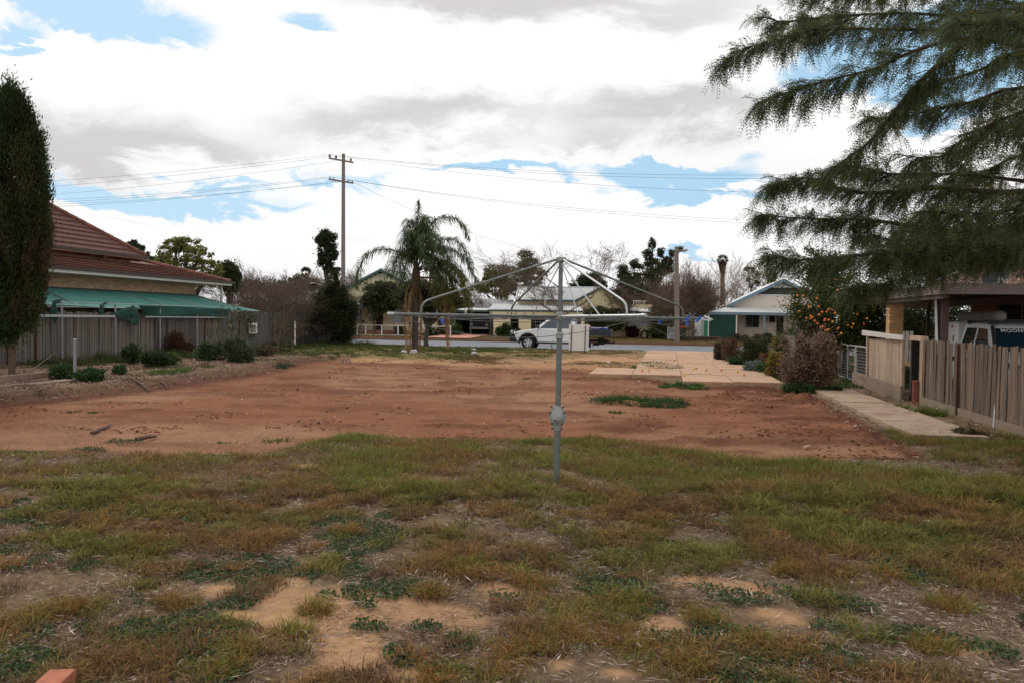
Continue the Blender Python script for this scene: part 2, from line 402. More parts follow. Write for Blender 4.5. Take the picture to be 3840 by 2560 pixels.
# ================================================================ GROUND
ROADZ, RN, RF = -0.12, 44.6, 60.5
_bu = [-40, -14, -11, -8.2, -6.0, -4.2, -3.0, -1.0, 0.4, 1.5, 2.6, 3.6, 5.0]
_bp = [(0, 1690), (0, 1690), (300, 1700), (700, 1705), (1000, 1690), (1290, 1640), (1700, 1640), (2250, 1645), (2560, 1690), (2950, 1740), (3400, 1740), (3840, 1700)]
_bx = []; _bv = []
for q in _bp: g = G(*q); _bx.append(g.x); _bv.append(g.y)
_o = np.argsort(_bx); _bx = np.array(_bx)[_o]; _bv = np.array(_bv)[_o]
def bfront(x): return np.interp(x, _bx, _bv)
_lp = [(0, 1500), (250, 1480), (500, 1450), (700, 1425), (900, 1400), (1150, 1347), (1290, 1338)]
_lx = [G(*q).x for q in _lp]; _ly = [G(*q).y for q in _lp]
def bleft(y): return np.interp(y, _ly, _lx)
def panmask(x, y):
    n = (fbm(x, y, 1.3, 21)-.5)*.9
    m = sst(x, bleft(y)-.12+n*.5, bleft(y)+.5+n*.5)*(1-sst(x, 3.0+n*.3, 3.5+n*.3)*(1-sst(y, 21.5, 22.5)*0))
    m = m*sst(y, bfront(x)-.3+n, bfront(x)+.9+n)
    farv = np.where(x > -1.2, np.where(x < 3.2, 21.4+sst(-x, -.6, 1.4)*3.4, 21), np.where(x < -9, 33, 31.0))
    farv = farv+n*1.5
    return m*(1-sst(y, farv-.5, farv+1.8))
def gz(x, y):
    x = np.asarray(x, float); y = np.asarray(y, float)
    z = -.10*panmask(x, y)
    z = z+.10*sst(-x, -(bleft(y)+.1), -(bleft(y)-.5))*sst(y, 10, 14)*(1-sst(y, 40, 44))
    near = 1-sst(np.hypot(x, y), 40, 60)
    z = z+(fbm(x, y, 2.2, 31)-.5)*.07*near+(fbm(x, y, .5, 37)-.5)*.045*near*(1-.35*panmask(x, y))
    clod = np.maximum(fbm(x, y, .55, 41, 3)-.62, 0)*np.clip(panmask(x, y), 0, 1)*(sst(x, -.5, 1.5)*.7+.25)
    z = z+clod*.55+.09*np.clip(fbm(x*.35+y*.12, y*1.5-x*.3, .75, 187, 4)-.55, 0, .2)*4*panmask(x, y)*near
    z = z+.05*sst(y, 33, 38)*(1-sst(y, 60, 61))+.12*np.exp(-((x+5)**2/5+(y-37.5)**2/1.5))*.6
    z = z+.07*sst(y, RF, RF+.5)+.12*sst(y, 62, 67)
    z = np.where(np.abs(x-3.95) < .75, np.where((y > 12) & (y < 22), np.minimum(z, -.02), z), z)
    z = np.where((x > -1.3) & (x < 3.2) & (y > 22.4) & (y < 45), np.minimum(z, .02), z)
    road = sst(y, RN-.25, RN)*(1-sst(y, RF, RF+.3))
    return z*(1-road)-.42*road
def patches(x, y, lst):
    t = np.zeros_like(np.asarray(x, float))
    for (px, py, wx, wy, amp) in lst:
        c = G(px, py); e = G(px+wx, py); f = G(px, py-wy); g = G(px, py+wy)
        rx = (e-c).length; ry = (f-g).length/2
        n = (fbm(x, y, .5, 51)-.5)
        q = ((x-c.x)*.983-(y-c.y)*-.184)**2/rx**2+((y-c.y)*.983+(x-c.x)*.184)**2/ry**2
        t = np.maximum(t, amp*np.exp(-q*(1+n*1.6)))
    return t
SAND = [(1230, 2300, 330, 90, 1.3), (1500, 2270, 420, 70, 1.1), (1330, 2430, 160, 70, 1.3), (1080, 2200, 90, 45, 1.1), (1870, 2210, 90, 45, 1.2), (1560, 2520, 140, 50, 1.1), (2700, 2200, 190, 40, 1.2), (2940, 2320, 130, 35, 1.0),
        (3600, 2430, 150, 35, 1), (2100, 2480, 90, 40, .7), (2470, 2330, 110, 40, 1), (820, 2200, 90, 30, .8), (900, 2310, 150, 30, .8), (1150, 1750, 90, 16, .8), (3000, 2540, 200, 40, .7), (2330, 2520, 100, 30, .7)]
BIGT = [(1960, 2440, 90, 60), (2060, 2330, 110, 60), (2180, 2290, 110, 55), (2300, 2380, 130, 70), (2150, 2400, 120, 60), (2420, 2440, 140, 70), (2560, 2500, 120, 60), (1880, 2520, 120, 60), (2020, 2190, 60, 35), (1190, 2290, 55, 40), (2350, 2270, 90, 45),
        (1100, 2380, 60, 40), (890, 2440, 60, 40), (650, 2260, 70, 30), (560, 2040, 60, 28), (400, 1960, 60, 26), (2650, 2330, 60, 50), (3500, 2430, 70, 40), (3300, 2170, 140, 45), (3050, 2160, 120, 45), (2960, 2150, 60, 40), (3740, 2200, 90, 50), (2450, 1960, 90, 35), (1730, 2130, 80, 35),
        (1220, 2120, 60, 40), (1620, 2230, 50, 30), (260, 2300, 80, 40), (120, 2330, 60, 40), (1300, 2000, 60, 30), (1040, 2000, 80, 30), (1640, 2540, 60, 50), (820, 2510, 70, 40), (2830, 2420, 50, 30), (3560, 2290, 60, 35)]
def litter_sand_red(x, y):
    pan = panmask(x, y); sand = patches(x, y, SAND)*(1+.9*(fbm(x, y, .35, 61)-.5))
    sand = sst(sand, .38, .72)
    farsand = sst(fbm(x, y, 4.0, 71)+.25*np.exp(-((y-31)/3.0)**2), .5, .68)*sst(y, 27, 31)*(1-sst(y, 37, 43))
    return pan, sand, farsand
def ground_albedo(x, y):
    pan, sand, fs = litter_sand_red(x, y)
    n1 = fbm(x, y, 3.0, 81); n2 = fbm(x, y, .45, 83)
    thatch = np.stack([.175+.10*(n2-.5)+.05*(n1-.5), .122+.07*(n2-.5)+.03*(n1-.5), .078+.045*(n2-.5)], -1)
    redc = np.array([.225, .098, .056]); brown = np.array([.115, .047, .029]); pale = np.array([.285, .152, .092])
    red = redc+(pale-redc)*sst(fbm(x, y, 5, 85)+.35*(1-sst(y, 9.5, 14.5)), .45, .75)[..., None]
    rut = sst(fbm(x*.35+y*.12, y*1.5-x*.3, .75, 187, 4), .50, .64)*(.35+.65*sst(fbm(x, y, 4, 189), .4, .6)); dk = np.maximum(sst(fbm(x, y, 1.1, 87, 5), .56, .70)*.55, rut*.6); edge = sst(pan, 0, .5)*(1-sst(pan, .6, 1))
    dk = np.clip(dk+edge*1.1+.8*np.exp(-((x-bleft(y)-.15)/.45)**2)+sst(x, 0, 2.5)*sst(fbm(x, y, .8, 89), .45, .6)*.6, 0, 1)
    red = red+(brown-red)*dk[..., None]
    sandc = np.array([.40, .235, .13])*(1+.25*(n2-.5))[..., None]
    c = thatch+(red-thatch)*sst(pan, .1, .55)[..., None]
    c = c+(sandc-c)*np.clip(sand, 0, 1)[..., None]
    # the verge before the road, and the ground across it
    vg = sst(y, 31.5, 35)
    dry = np.stack([.23+.12*(n2-.5), .155+.08*(n2-.5), .085+.04*(n2-.5)], -1); c = c+(dry-c)*(vg*(1-sst(pan, .1, .5)))[..., None]
    c = c+(sandc*1.05-c)*(fs*.8)[..., None]
    g = sst(-x, 6.3, 8.5)*sst(y, 31, 34)*(.45+.5*n1); gc = np.array([.085, .105, .03]); c = c+(gc-c)*g[..., None]*.85
    ls = sst(-x, -(bleft(y)-.1), -(bleft(y)-.7))*sst(y, 12, 15)*(1-vg); grey = np.stack([.185+.12*(n2-.5), .115+.09*(n2-.5), .08+.07*(n2-.5)], -1)
    c = c+(grey-c)*ls[..., None]
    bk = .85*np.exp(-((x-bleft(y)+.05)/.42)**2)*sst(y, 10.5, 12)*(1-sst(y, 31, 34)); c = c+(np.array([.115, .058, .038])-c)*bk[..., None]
    far = sst(y, RF, RF+.4); edge2 = sst(y, RF, RF+.2)*(1-sst(y, RF+1.0, RF+1.7)); fc = np.stack([.155+.1*(n1-.5), .115+.06*(n1-.5), .045+0*n1], -1)
    c = c+(fc-c)*far[..., None]; c = c+(np.array([.13, .07, .045])-c)*edge2[..., None]
    return np.clip(c, .01, .9)
def spaced(a):
    out = []
    for lo, hi, st in a: out += list(np.arange(lo, hi-1e-6, st))
    return np.array(out+[a[-1][1]])
gx = spaced([(-1500, -200, 130), (-200, -60, 14), (-60, -24, 2), (-24, -14, .4), (-14, -6, .16), (-6, 6, .085), (6, 12, .2), (12, 30, 1.5), (30, 60, 3), (60, 200, 14), (200, 1500, 130)])
gy = spaced([(-40, -5, 5), (-5, 2, .7), (2, 8, .075), (8, 14, .09), (14, 24, .16), (24, 44.2, .28), (44.2, 45, .1), (45, 60, 3), (60, 61.5, .12), (61.5, 70, .5), (70, 120, 4), (120, 400, 30), (400, 2500, 210)])
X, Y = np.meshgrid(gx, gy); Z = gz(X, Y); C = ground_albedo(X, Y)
nx, ny = len(gx), len(gy); ii = np.arange(nx*ny).reshape(ny, nx)
F = np.stack([ii[:-1, :-1], ii[:-1, 1:], ii[1:, 1:], ii[1:, :-1]], -1).reshape(-1, 4)
m, k, b = newmat('soil')
a = k.node('ShaderNodeAttribute'); a.attribute_name = 'tint'; tc = k.node('ShaderNodeTexCoord').outputs['Object']
n1 = k.noise(tc, 14, 6, .7); n2 = k.noise(tc, 90, 4, .7); n3 = k.noise(tc, 1.7, 5, .6)
f = k.m('MULTIPLY', k.lin(n1, .25, .75, .72, 1.28), k.m('MULTIPLY', k.lin(n2, .25, .75, .78, 1.22), k.lin(n3, .3, .7, .88, 1.12)))
mu = k.node('ShaderNodeVectorMath', operation='SCALE'); k.l.new(a.outputs['Color'], mu.inputs[0]); k.l.new(f, mu.inputs['Scale']); k.l.new(mu.outputs[0], b.inputs['Base Color'])
b.inputs['Roughness'].default_value = 1.0; b.inputs['Specular IOR Level'].default_value = .04
bp = k.node('ShaderNodeBump'); bp.inputs['Strength'].default_value = .9; bp.inputs['Distance'].default_value = .03
k.l.new(k.m('ADD', n1, k.m('MULTIPLY', n2, .4)), bp.inputs['Height']); k.l.new(bp.outputs[0], b.inputs['Normal'])
SOIL = m
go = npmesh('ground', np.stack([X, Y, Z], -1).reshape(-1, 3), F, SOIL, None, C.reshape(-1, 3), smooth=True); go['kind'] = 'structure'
def GZ(p, dz=0.0):
    return Vector((p[0], p[1], float(gz(p[0], p[1]))+dz))
def GP(px, py, dz=0.0): return GZ(G(px, py), dz)
def onV(px, v, dz=0.0):
    """point on the ground in the street-parallel plane Y=v below photo column px"""
    p = PV(px, 1200, v); return GZ(p, dz)
def onU(px, u, dz=0.0):
    p = PU(px, 1200, u); return GZ(p, dz)
# road
ASPH = plain('asphalt', (.13, .145, .165), .85, .16, 1.1, .4, 160, c2=(.18, .195, .215), c2s=.35)
r = MB(); xs = np.linspace(-300, 300, 61)
for i in range(60): r.quad((xs[i], RN-.6, ROADZ-.03), (xs[i+1], RN-.6, ROADZ-.03), (xs[i+1], RN+.8, ROADZ), (xs[i], RN+.8, ROADZ)); r.quad((xs[i], RN+.8, ROADZ), (xs[i+1], RN+.8, ROADZ), (xs[i+1], RF+.4, ROADZ), (xs[i], RF+.4, ROADZ))
ro = r.build('road', ASPH); ro['kind'] = 'structure'
# concrete slabs of the old driveway
CONC = plain('weathered_concrete', (.39, .245, .155), .9, .18, 3, .35, 60, rnd=.08, c2=(.33, .165, .095), c2t=(.45, .75), c2s=.9)
CONC2 = plain('path_concrete', (.29, .21, .145), .9, .22, 4, .4, 60, rnd=.08, c2=(.22, .125, .08), c2t=(.45, .7), c2s=1.6)
drv = thing('driveway', None, None, (1.1, 31, 0)); del_keys = None; drv['kind'] = 'structure'
ulines = [-1.0, .45, 1.75, 3.05]; vlines = [22.6, 25.4, 28.4, 31.5, 34.6, 37.7, 41.0, 44.7]
rr = np.random.default_rng(4)
for i in range(3):
    for j in range(7):
        if i == 0 and j == 0: x0, y0 = .35, 22.9
        x0, x1, y0, y1 = ulines[i]+.006, ulines[i+1]-.006, vlines[j]+.006, vlines[j+1]-.006
        if i == 0 and j == 0: y0 = 24.6
        dz = rr.uniform(-.012, .012)
        mb = MB(); mb.cbox((x0, y0, -.12), (x1, y1, .055+dz), .012); mb.build('concrete_slab', CONC, drv)
mb = MB(); mb.cbox((-2.3, 24.9, -.12), (-1.02, 28.2, .035), .012); mb.build('concrete_slab', CONC, drv)
pth = thing('path', None, None, (3.95, 17, 0)); pth['kind'] = 'structure'
pv = [12.75, 14.4, 16.1, 17.8, 19.5, 21.1]
for j in range(5):
    mb = MB(); sk = .12*(4-j)*.25
    p0, p1 = pv[j]+.012, pv[j+1]-.012
    mb.prism([(3.52, p0), (4.42+sk, p0), (4.42+sk, p1), (3.46, p1)], 'z', -.1, .055+rr.uniform(-.008, .008)); mb.build('concrete_slab', CONC2, pth)
# old concrete edging, left
EDG = plain('stained_concrete', (.25, .185, .14), .95, .3, 4, .5, 30, c2=(.16, .10, .07), c2t=(.4, .65), c2s=2)
kb = thing('garden_edging', 'low cracked concrete edging on the bank at the far left', 'edging', (-13.3, 14.4, 0))
for a_, b_ in (((0, 1447), (160, 1428)), ((165, 1427), (190, 1425))):
    p, q = GP(*a_, .03), GP(*b_, .03); MB().bar(p, q, .16, .2).build('kerb_block', EDG, kb)
for i, (a_, b_) in enumerate((((0, 1472), (100, 1461)), ((105, 1462), (190, 1455)), ((195, 1452), (262, 1445)))):
    p, q = GP(*a_, .0), GP(*b_, .0); MB().bar(p, q, .3, .08).build('broken_slab', EDG, kb)

# ================================================================ GRASS AND GROUND COVER
def tufts(name, cx, cy, nb, rad, hgt, col, colb, segs=2, wid=.0042, seed=0, lean=.8, mat=BLADE, wscale=True):
    """cx,cy tuft centres; nb blades each; rad, hgt per tuft; col tip colour per tuft (n,3), colb base colour"""
    r = np.random.default_rng(seed); idx = np.repeat(np.arange(len(cx)), nb); n = len(idx)
    ang = r.uniform(0, 2*np.pi, n); rr_ = np.sqrt(r.random(n))*rad[idx]
    bx = cx[idx]+np.cos(ang)*rr_; by = cy[idx]+np.sin(ang)*rr_; bz = gz(bx, by)-.006
    h = hgt[idx]*r.uniform(.45, 1.15, n); ln = (rr_/np.maximum(rad[idx], .01)*.6+r.uniform(.05, .6, n))*lean
    az_ = ang+r.normal(size=n)*.7; dx = np.cos(az_)*ln; dy = np.sin(az_)*ln
    dist = np.hypot(bx, by); w_ = wid*r.uniform(.6, 1.3, n)*(np.maximum(dist/5, 1)**.75 if wscale else 1)
    fa = r.uniform(0, np.pi, n); wx = np.cos(fa)*w_/2; wy = np.sin(fa)*w_/2
    B = np.stack([bx, by, bz], 1); Wv = np.stack([wx, wy, 0*wx], 1)
    M = B+np.stack([dx*h*.35, dy*h*.35, h*.62], 1); T = B+np.stack([dx*h, dy*h, h*(1-.35*np.minimum(ln, 1.2))], 1)
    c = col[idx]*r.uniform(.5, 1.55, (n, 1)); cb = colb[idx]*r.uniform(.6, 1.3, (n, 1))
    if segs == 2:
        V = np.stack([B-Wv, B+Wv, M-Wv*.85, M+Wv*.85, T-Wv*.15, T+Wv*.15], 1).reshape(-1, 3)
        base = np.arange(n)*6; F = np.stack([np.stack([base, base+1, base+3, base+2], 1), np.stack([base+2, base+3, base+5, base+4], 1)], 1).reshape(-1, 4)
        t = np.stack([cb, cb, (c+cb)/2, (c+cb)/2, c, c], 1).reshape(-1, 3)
    else:
        V = np.stack([B-Wv, B+Wv, T+Wv*.3, T-Wv*.3], 1).reshape(-1, 3); F = np.arange(4*n).reshape(n, 4)
        t = np.stack([cb, cb, c, c], 1).reshape(-1, 3)
    o = npmesh(name, V, F, mat, None, t); o['kind'] = 'stuff'; return o
def sample(n, d0, d1, seed, pw=1.0, edge=.66):
    """points in the view wedge, ground coordinates"""
    r = np.random.default_rng(seed); u = r.random(n)
    d = (d0**pw+(d1**pw-d0**pw)*u)**(1/pw); t = r.uniform(-edge, edge, n)*d
    return t*_Rh.x+d*_Fh.x, t*_Rh.y+d*_Fh.y, d
GREEN = np.array([.155, .185, .035]); OLIVE = np.array([.23, .20, .05]); LIME = np.array([.23, .255, .06]); RUST = np.array([.32, .175, .062]); DEADB = np.array([.20, .12, .075]); STRAW = np.array([.30, .215, .125])
def grass_field(x, y, d):
    n = fbm(x, y, .9, 101); n2 = fbm(x, y, .28, 103, 3); pan, sand, fs = litter_sand_red(x, y)
    px = 1920+3100*((x*_Rh.x+y*_Rh.y)/d); py = 1194+.014*(px-1920)+EYE*3100/d
    band = np.exp(-((py-1760)/150)**2)*sst(px, 900, 1400)*1.0+np.exp(-((py-1830)/130)**2)*sst(1500-px, 0, 700)*.5
    rightg = sst(px, 2300, 2900)*np.exp(-((py-1950)/190)**2)
    low = sst(py, 2050, 2250)
    dens = .27+.42*band+.36*rightg-.2*low+(n-.5)*1.5+(n2-.5)*1.9
    hoist = patches(x, y, [(2250, 1800, 330, 32, 1), (3640, 1775, 300, 55, 2.0), (3250, 1745, 160, 18, 1.2)])
    dens = dens-1.5*sand-.55*hoist-2.2*sst(pan, .1, .5)
    return np.clip(dens, 0, 1), band+rightg*1.1, px, py, n, n2
r = np.random.default_rng(9)
def clumps(n, d0, d1, seed, thr, K, R0, R1, hmul):
    x, y, d = sample(int(n*1.2), d0, d1, seed, 1.35, .79); dens, grn, px, py, n1, n2 = grass_field(x, y, d)
    kp = r.random(len(x)) < dens*thr; x, y, grn, n2 = x[kp], y[kp], grn[kp], n2[kp]; m_ = len(x)
    rad = R0+(R1-R0)*r.random(m_)**1.8; kk_ = np.maximum((K*(rad/R1)**1.2).astype(int), 2); idx = np.repeat(np.arange(m_), kk_)
    g_ = np.clip(grn*.34+(fbm(x, y, .55, 111)-.5)*3.6+.30+r.normal(size=m_)*.3, 0, 1)
    warm = np.where((r.random(m_) < .62)[:, None], RUST, DEADB*1.1); gr_c = np.where((r.random(m_) < .5)[:, None], LIME, GREEN); bright = r.uniform(.6, 1.35, (m_, 1))
    hc = (.03+.085*r.random(m_)**1.5)*hmul*(1+.35*grn)
    tx = x[idx]+r.normal(size=len(idx))*rad[idx]*.62; ty = y[idx]+r.normal(size=len(idx))*rad[idx]*.55; q = np.hypot(tx-x[idx], ty-y[idx])/rad[idx]
    sel = np.clip(g_[idx]+r.normal(size=len(idx))*.16, 0, 1)[:, None]; c = (warm[idx]*(1-sel)+gr_c[idx]*sel)*bright[idx]
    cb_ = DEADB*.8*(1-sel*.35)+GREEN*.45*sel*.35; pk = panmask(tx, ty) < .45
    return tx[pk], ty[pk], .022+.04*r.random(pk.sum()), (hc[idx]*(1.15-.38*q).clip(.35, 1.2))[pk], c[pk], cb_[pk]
A = clumps(34000, 3.3, 8.0, 5, .30, 15, .04, .17, 1.1)
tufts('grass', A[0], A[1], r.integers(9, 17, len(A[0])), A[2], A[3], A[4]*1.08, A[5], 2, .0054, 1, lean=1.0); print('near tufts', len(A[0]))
A = clumps(52000, 7.6, 12.9, 15, .26, 11, .05, .22, 1.1)
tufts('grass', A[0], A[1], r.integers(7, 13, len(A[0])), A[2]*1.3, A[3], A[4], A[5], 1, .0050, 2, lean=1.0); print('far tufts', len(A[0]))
# the big tussocks standing out of the turf
bx, by, br, bh, bc = [], [], [], [], []
for i, (qx, qy, wx, wy) in enumerate(BIGT):
    c = G(qx, qy); rad = wx/FPX*math.hypot(c.x, c.y)*1.15
    for j in range(26):
        a_ = r.uniform(0, 6.283); q = r.random()**.6*rad; bx.append(c.x+math.cos(a_)*q); by.append(c.y+math.sin(a_)*q); br.append(.04+.04*r.random()); bh.append((.05+.085*r.random())*(1.15-.5*q/rad))
        bc.append((RUST if r.random() < .62 else (LIME if r.random() < .5 else OLIVE))*(.75+.5*r.random()))
bx, by, br, bh, bc = map(np.array, (bx, by, br, bh, bc))
tufts('grass_tussocks', bx, by, r.integers(16, 34, len(bx)), br, bh, bc, bc*.6, 2, .0038, 3, lean=1.2)
# green creeping weeds: leaves flat on the ground
WEEDS = [(760, 2140, 140, 30, 1.2), (1000, 2110, 130, 25, 1), (1300, 2130, 180, 40, .9), (620, 2130, 60, 20, .9), (300, 2120, 120, 28, .9), (150, 2380, 100, 30, .9), (330, 2360, 80, 25, .8), (1480, 2230, 160, 40, 1), (1560, 2200, 170, 35, 1), (1370, 2270, 60, 20, 1.2),
         (1500, 2460, 70, 40, 1.2), (1390, 2350, 90, 25, .8), (1600, 2350, 80, 40, .9), (1720, 2400, 90, 40, .9), (1330, 2230, 50, 30, 1.2), (1900, 2240, 90, 30, .9), (2400, 2270, 120, 35, .9), (2750, 2240, 170, 40, 1), (3100, 2260, 240, 40, 1), (2700, 2430, 240, 50, 1), (3100, 2470, 240, 60, .9),
         (3450, 2390, 200, 50, .9), (3700, 2450, 120, 50, .8), (2550, 2060, 130, 40, .9), (1680, 2510, 160, 50, .9), (1230, 2240, 60, 20, .8), (830, 1980, 100, 25, .7), (480, 1760, 100, 14, .9), (100, 1690, 80, 12, .9), (2100, 2080, 120, 30, .6), (520, 2250, 200, 30, .6), (2650, 1950, 200, 40, .5),
         (340, 1663, 100, 10, .9), (470, 1640, 80, 8, .9), (3200, 2380, 200, 40, .7), (2300, 2180, 180, 30, .7), (1900, 2100, 200, 30, .5), (100, 2120, 80, 40, .7), (560, 2470, 120, 40, .7)]
x, y, d = sample(420000, 3.3, 14.5, 6, .9)
p = patches(x, y, WEEDS)*(1+1.3*(fbm(x, y, .22, 121, 3)-.5)); p = np.maximum(p, .95*sst(fbm(x, y, .95, 125), .53, .66)*(1-panmask(x, y))*(1-patches(x, y, SAND))*sst(12-d, 2, 6)); keep = r.random(len(x)) < sst(p, .35, .75)*.9
x, y = x[keep], y[keep]; pt = np.stack([x, y, gz(x, y)+.008+.02*r.random(len(x))], 1); print('weeds', len(x))
cg = fbm(x, y, 1.3, 123)
o = leaves('creeping_weeds', pt, None, .024, .017, [(.06, .095, .035), (.075, .115, .045), (.105, .135, .085), (.05, .075, .03)], BLADE, seed=5, flat=.45); o['kind'] = 'stuff'
# pale dead stalks lying on the ground
x, y, d = sample(330000, 3.3, 13.5, 7, 1.0)
pan, sand, fs = litter_sand_red(x, y); f = fbm(x, y, .5, 131)
keep = r.random(len(x)) < np.clip(.55*sst(f, .38, .6)+.22-.42*sand, 0, 1)*(1-.97*sst(pan, .1, .6)); x, y, d = x[keep], y[keep], d[keep]
pt = np.stack([x, y, gz(x, y)+.008+.015*r.random(len(x))], 1); axf = r.normal(size=(len(x), 3)); axf[:, 2] *= .18
cols = [(.36, .29, .24), (.27, .20, .155), (.17, .11, .085), (.22, .145, .105), (.14, .09, .07), (.19, .125, .09), (.24, .165, .12), (.21, .15, .11), (.45, .38, .31), (.38, .31, .25)]
o = leaves('straw_litter', pt, None, .055, .0042, cols, BARK, axis=axf, spread=.02, seed=6, jit=.6); o['kind'] = 'stuff'; print('straw', len(x))
x, y, d = sample(15000, 3.3, 12, 8, 1.0); f = fbm(x, y, .35, 137)
keep = (r.random(len(x)) < sst(f, .52, .68)) & (panmask(x, y) < .2); x, y = x[keep], y[keep]
pt = np.stack([x, y, gz(x, y)+.02+.015*r.random(len(x))], 1); axf = r.normal(size=(len(x), 3)); axf[:, 2] *= .25
o = leaves('dead_stalks', pt, None, .062, .0052, [(.55, .48, .42), (.44, .37, .31), (.36, .30, .25)], BARK, axis=axf, spread=.02, seed=16, jit=.5); o['kind'] = 'stuff'
# leaf litter and chips on the banks beside the two fences
x = r.uniform(-19, 6, 90000); y = r.uniform(7, 34, 90000); kk = ((x < bleft(y)+.25) & (x > -18.75) & (y > 11)) | ((x > 3.05) & (x < 3.6) & (y < 22) & (y > 11)) | ((x > 4.35) & (x < 5.2) & (y < 22))
kk &= r.random(90000) < .25+.6*sst(fbm(x, y, .8, 139), .4, .6); x, y = x[kk], y[kk]; pt = np.stack([x, y, gz(x, y)+.01+.02*r.random(len(x))], 1); axf = r.normal(size=(len(x), 3)); axf[:, 2] *= .2
o = leaves('bank_litter', pt, None, .085, .022, [(.26, .2, .155), (.18, .12, .085), (.13, .08, .055), (.09, .055, .04), (.35, .29, .24), (.11, .09, .04)], BARK, axis=axf, spread=.1, seed=17, jit=.6, flat=.35); o['kind'] = 'stuff'
# verge, banks and far lawns
def verge(n, x0, x1, y0, y1, fn, h, wd, cols, seed, nm='grass', rad=(.08, .22), nb=(10, 18)):
    r = np.random.default_rng(seed); x = r.uniform(x0, x1, n); y = r.uniform(y0, y1, n); keep = r.random(n) < fn(x, y); x, y = x[keep], y[keep]
    cols = np.array(cols); c = cols[r.integers(0, len(cols), len(x))]
    tufts(nm, x, y, r.integers(nb[0], nb[1], len(x)), rad[0]+(rad[1]-rad[0])*r.random(len(x)), h*(.6+.8*r.random(len(x))), c, c*.6, 1, wd, seed, wscale=False)
verge(5200, -22, -5, 30, 44.4, lambda x, y: sst(fbm(x, y, 2.5, 141)+.25*sst(-x, 7, 9)+.1*sst(y, 35, 38), .5, .75)*(1-panmask(x, y))*sst(x, -19, -18), .09, .02, [(.07, .10, .025), (.10, .13, .03), (.12, .12, .04), (.06, .09, .03)], 21)
verge(7000, -8, 4, 30.5, 44.4, lambda x, y: sst(fbm(x, y, 2.2, 143), .42, .66)*((x < -1.2) | (x > 3.1)), .055, .02, [(.22, .15, .07), (.17, .14, .05), (.14, .13, .045), (.25, .18, .09)], 22)
verge(3500, 3.1, 9, 22, 44.4, lambda x, y: sst(fbm(x, y, 1.5, 145)+.15, .45, .6), .12, .02, [(.06, .10, .03), (.09, .12, .035), (.05, .07, .03)], 23)
verge(9000, -60, 60, 61.2, 70, lambda x, y: .3+.7*sst(fbm(x, y, 4, 147), .4, .6), .06, .045, [(.17, .13, .045), (.13, .125, .04), (.2, .14, .06)], 24, rad=(.15, .4))
verge(1500, -18.7, -15.8, 21, 44, lambda x, y: sst(fbm(x, y, 1.1, 155), .42, .58), .26, .02, [(.045, .075, .028), (.06, .09, .03), (.09, .08, .04), (.035, .055, .022)], 27, nm='bank_weeds', rad=(.08, .2))
verge(2600, -19, -11.4, 12.5, 32, lambda x, y: sst(fbm(x, y, 1.3, 149), .55, .7)*(x < bleft(y)), .10, .016, [(.06, .09, .03), (.09, .10, .04), (.14, .1, .05)], 25)
GTW = [(2390, 1492, 170, 14, .16, (.05, .10, .03)), (2500, 1500, 70, 12, .14, (.07, .11, .05)), (2250, 1490, 50, 8, .08, (.13, .16, .10)), (2560, 1440, 85, 8, .13, (.05, .11, .03)), (2310, 1525, 30, 5, .06, (.06, .12, .03)), (2470, 1375, 60, 14, .16, (.05, .10, .03)), (2420, 1382, 80, 8, .1, (.06, .11, .035)),
       (2700, 1405, 40, 4, .05, (.05, .09, .04)), (1065, 1370, 22, 7, .14, (.05, .09, .05)), (640, 1411, 60, 10, .13, (.09, .15, .04)), (760, 1690, 45, 8, .09, (.12, .15, .04)), (1020, 1640, 60, 6, .06, (.12, .15, .04)), (310, 1525, 60, 5, .05, (.08, .10, .04)), (3620, 1495, 1, 1, .01, (.1, .1, .1)), (1980, 1408, 25, 4, .06, (.05, .08, .04)), (3440, 1546, 40, 14, .22, (.10, .13, .03)), (830, 1640, 40, 5, .05, (.12, .15, .04))]
wn = ['broad leafy green weed patch on the red soil right of the clothes hoist', 'dark green weed patch on the soil just behind the long leafy one', 'pale silvery weed at the left tip of the green patch', 'grassy green weed patch against the front edge of the driveway slab', 'tiny green weed on red soil below the leafy patch', 'lush green grass clump at the left edge of the driveway', 'low green weeds left of the clump by the driveway',
      'thin weed growing in the driveway joint', 'small thistle rosette on the red soil before the dark cypress bush', 'bright green weed clump on the left bank beside the pipe post', 'small lime tuft on bare soil left of the lawn edge', 'small flat lime tuft at the top left of the lawn edge', 'flat weed smear on the soil near the left bank', None, 'small dark weed on soil in front of the white sign', 'yellow green grass clump at the fence gap beside the path', 'lone flat lime tuft on the sandy soil at left']
for i, (qx, qy, wx, wy, h, c) in enumerate(GTW):
    if wn[i] is None: continue
    r_ = np.random.default_rng(300+i); c0 = G(qx, qy); dd = math.hypot(c0.x, c0.y); rx = wx/FPX*dd; ry = (G(qx, qy-wy)-G(qx, qy+wy)).length/2
    nt = int(np.clip(rx*ry*160, 10, 150)); t = r_.uniform(0, 6.283, nt); q = np.sqrt(r_.random(nt))
    xx = c0.x+np.cos(t)*q*rx*.983-np.sin(t)*q*ry*.184; yy = c0.y+np.sin(t)*q*ry; cc = np.array(c)*(.7+.6*r_.random((nt, 1)))
    o = tufts('weed_patch', xx, yy, r_.integers(9, 16, nt), .05+.06*r_.random(nt), h*(.6+.6*r_.random(nt)), cc, cc*.6, 1, .02, 400+i, lean=1.1, wscale=False)
    
    if i not in (7, 11, 12, 14, 16): del o['kind']; tag(o, wn[i], 'weeds')
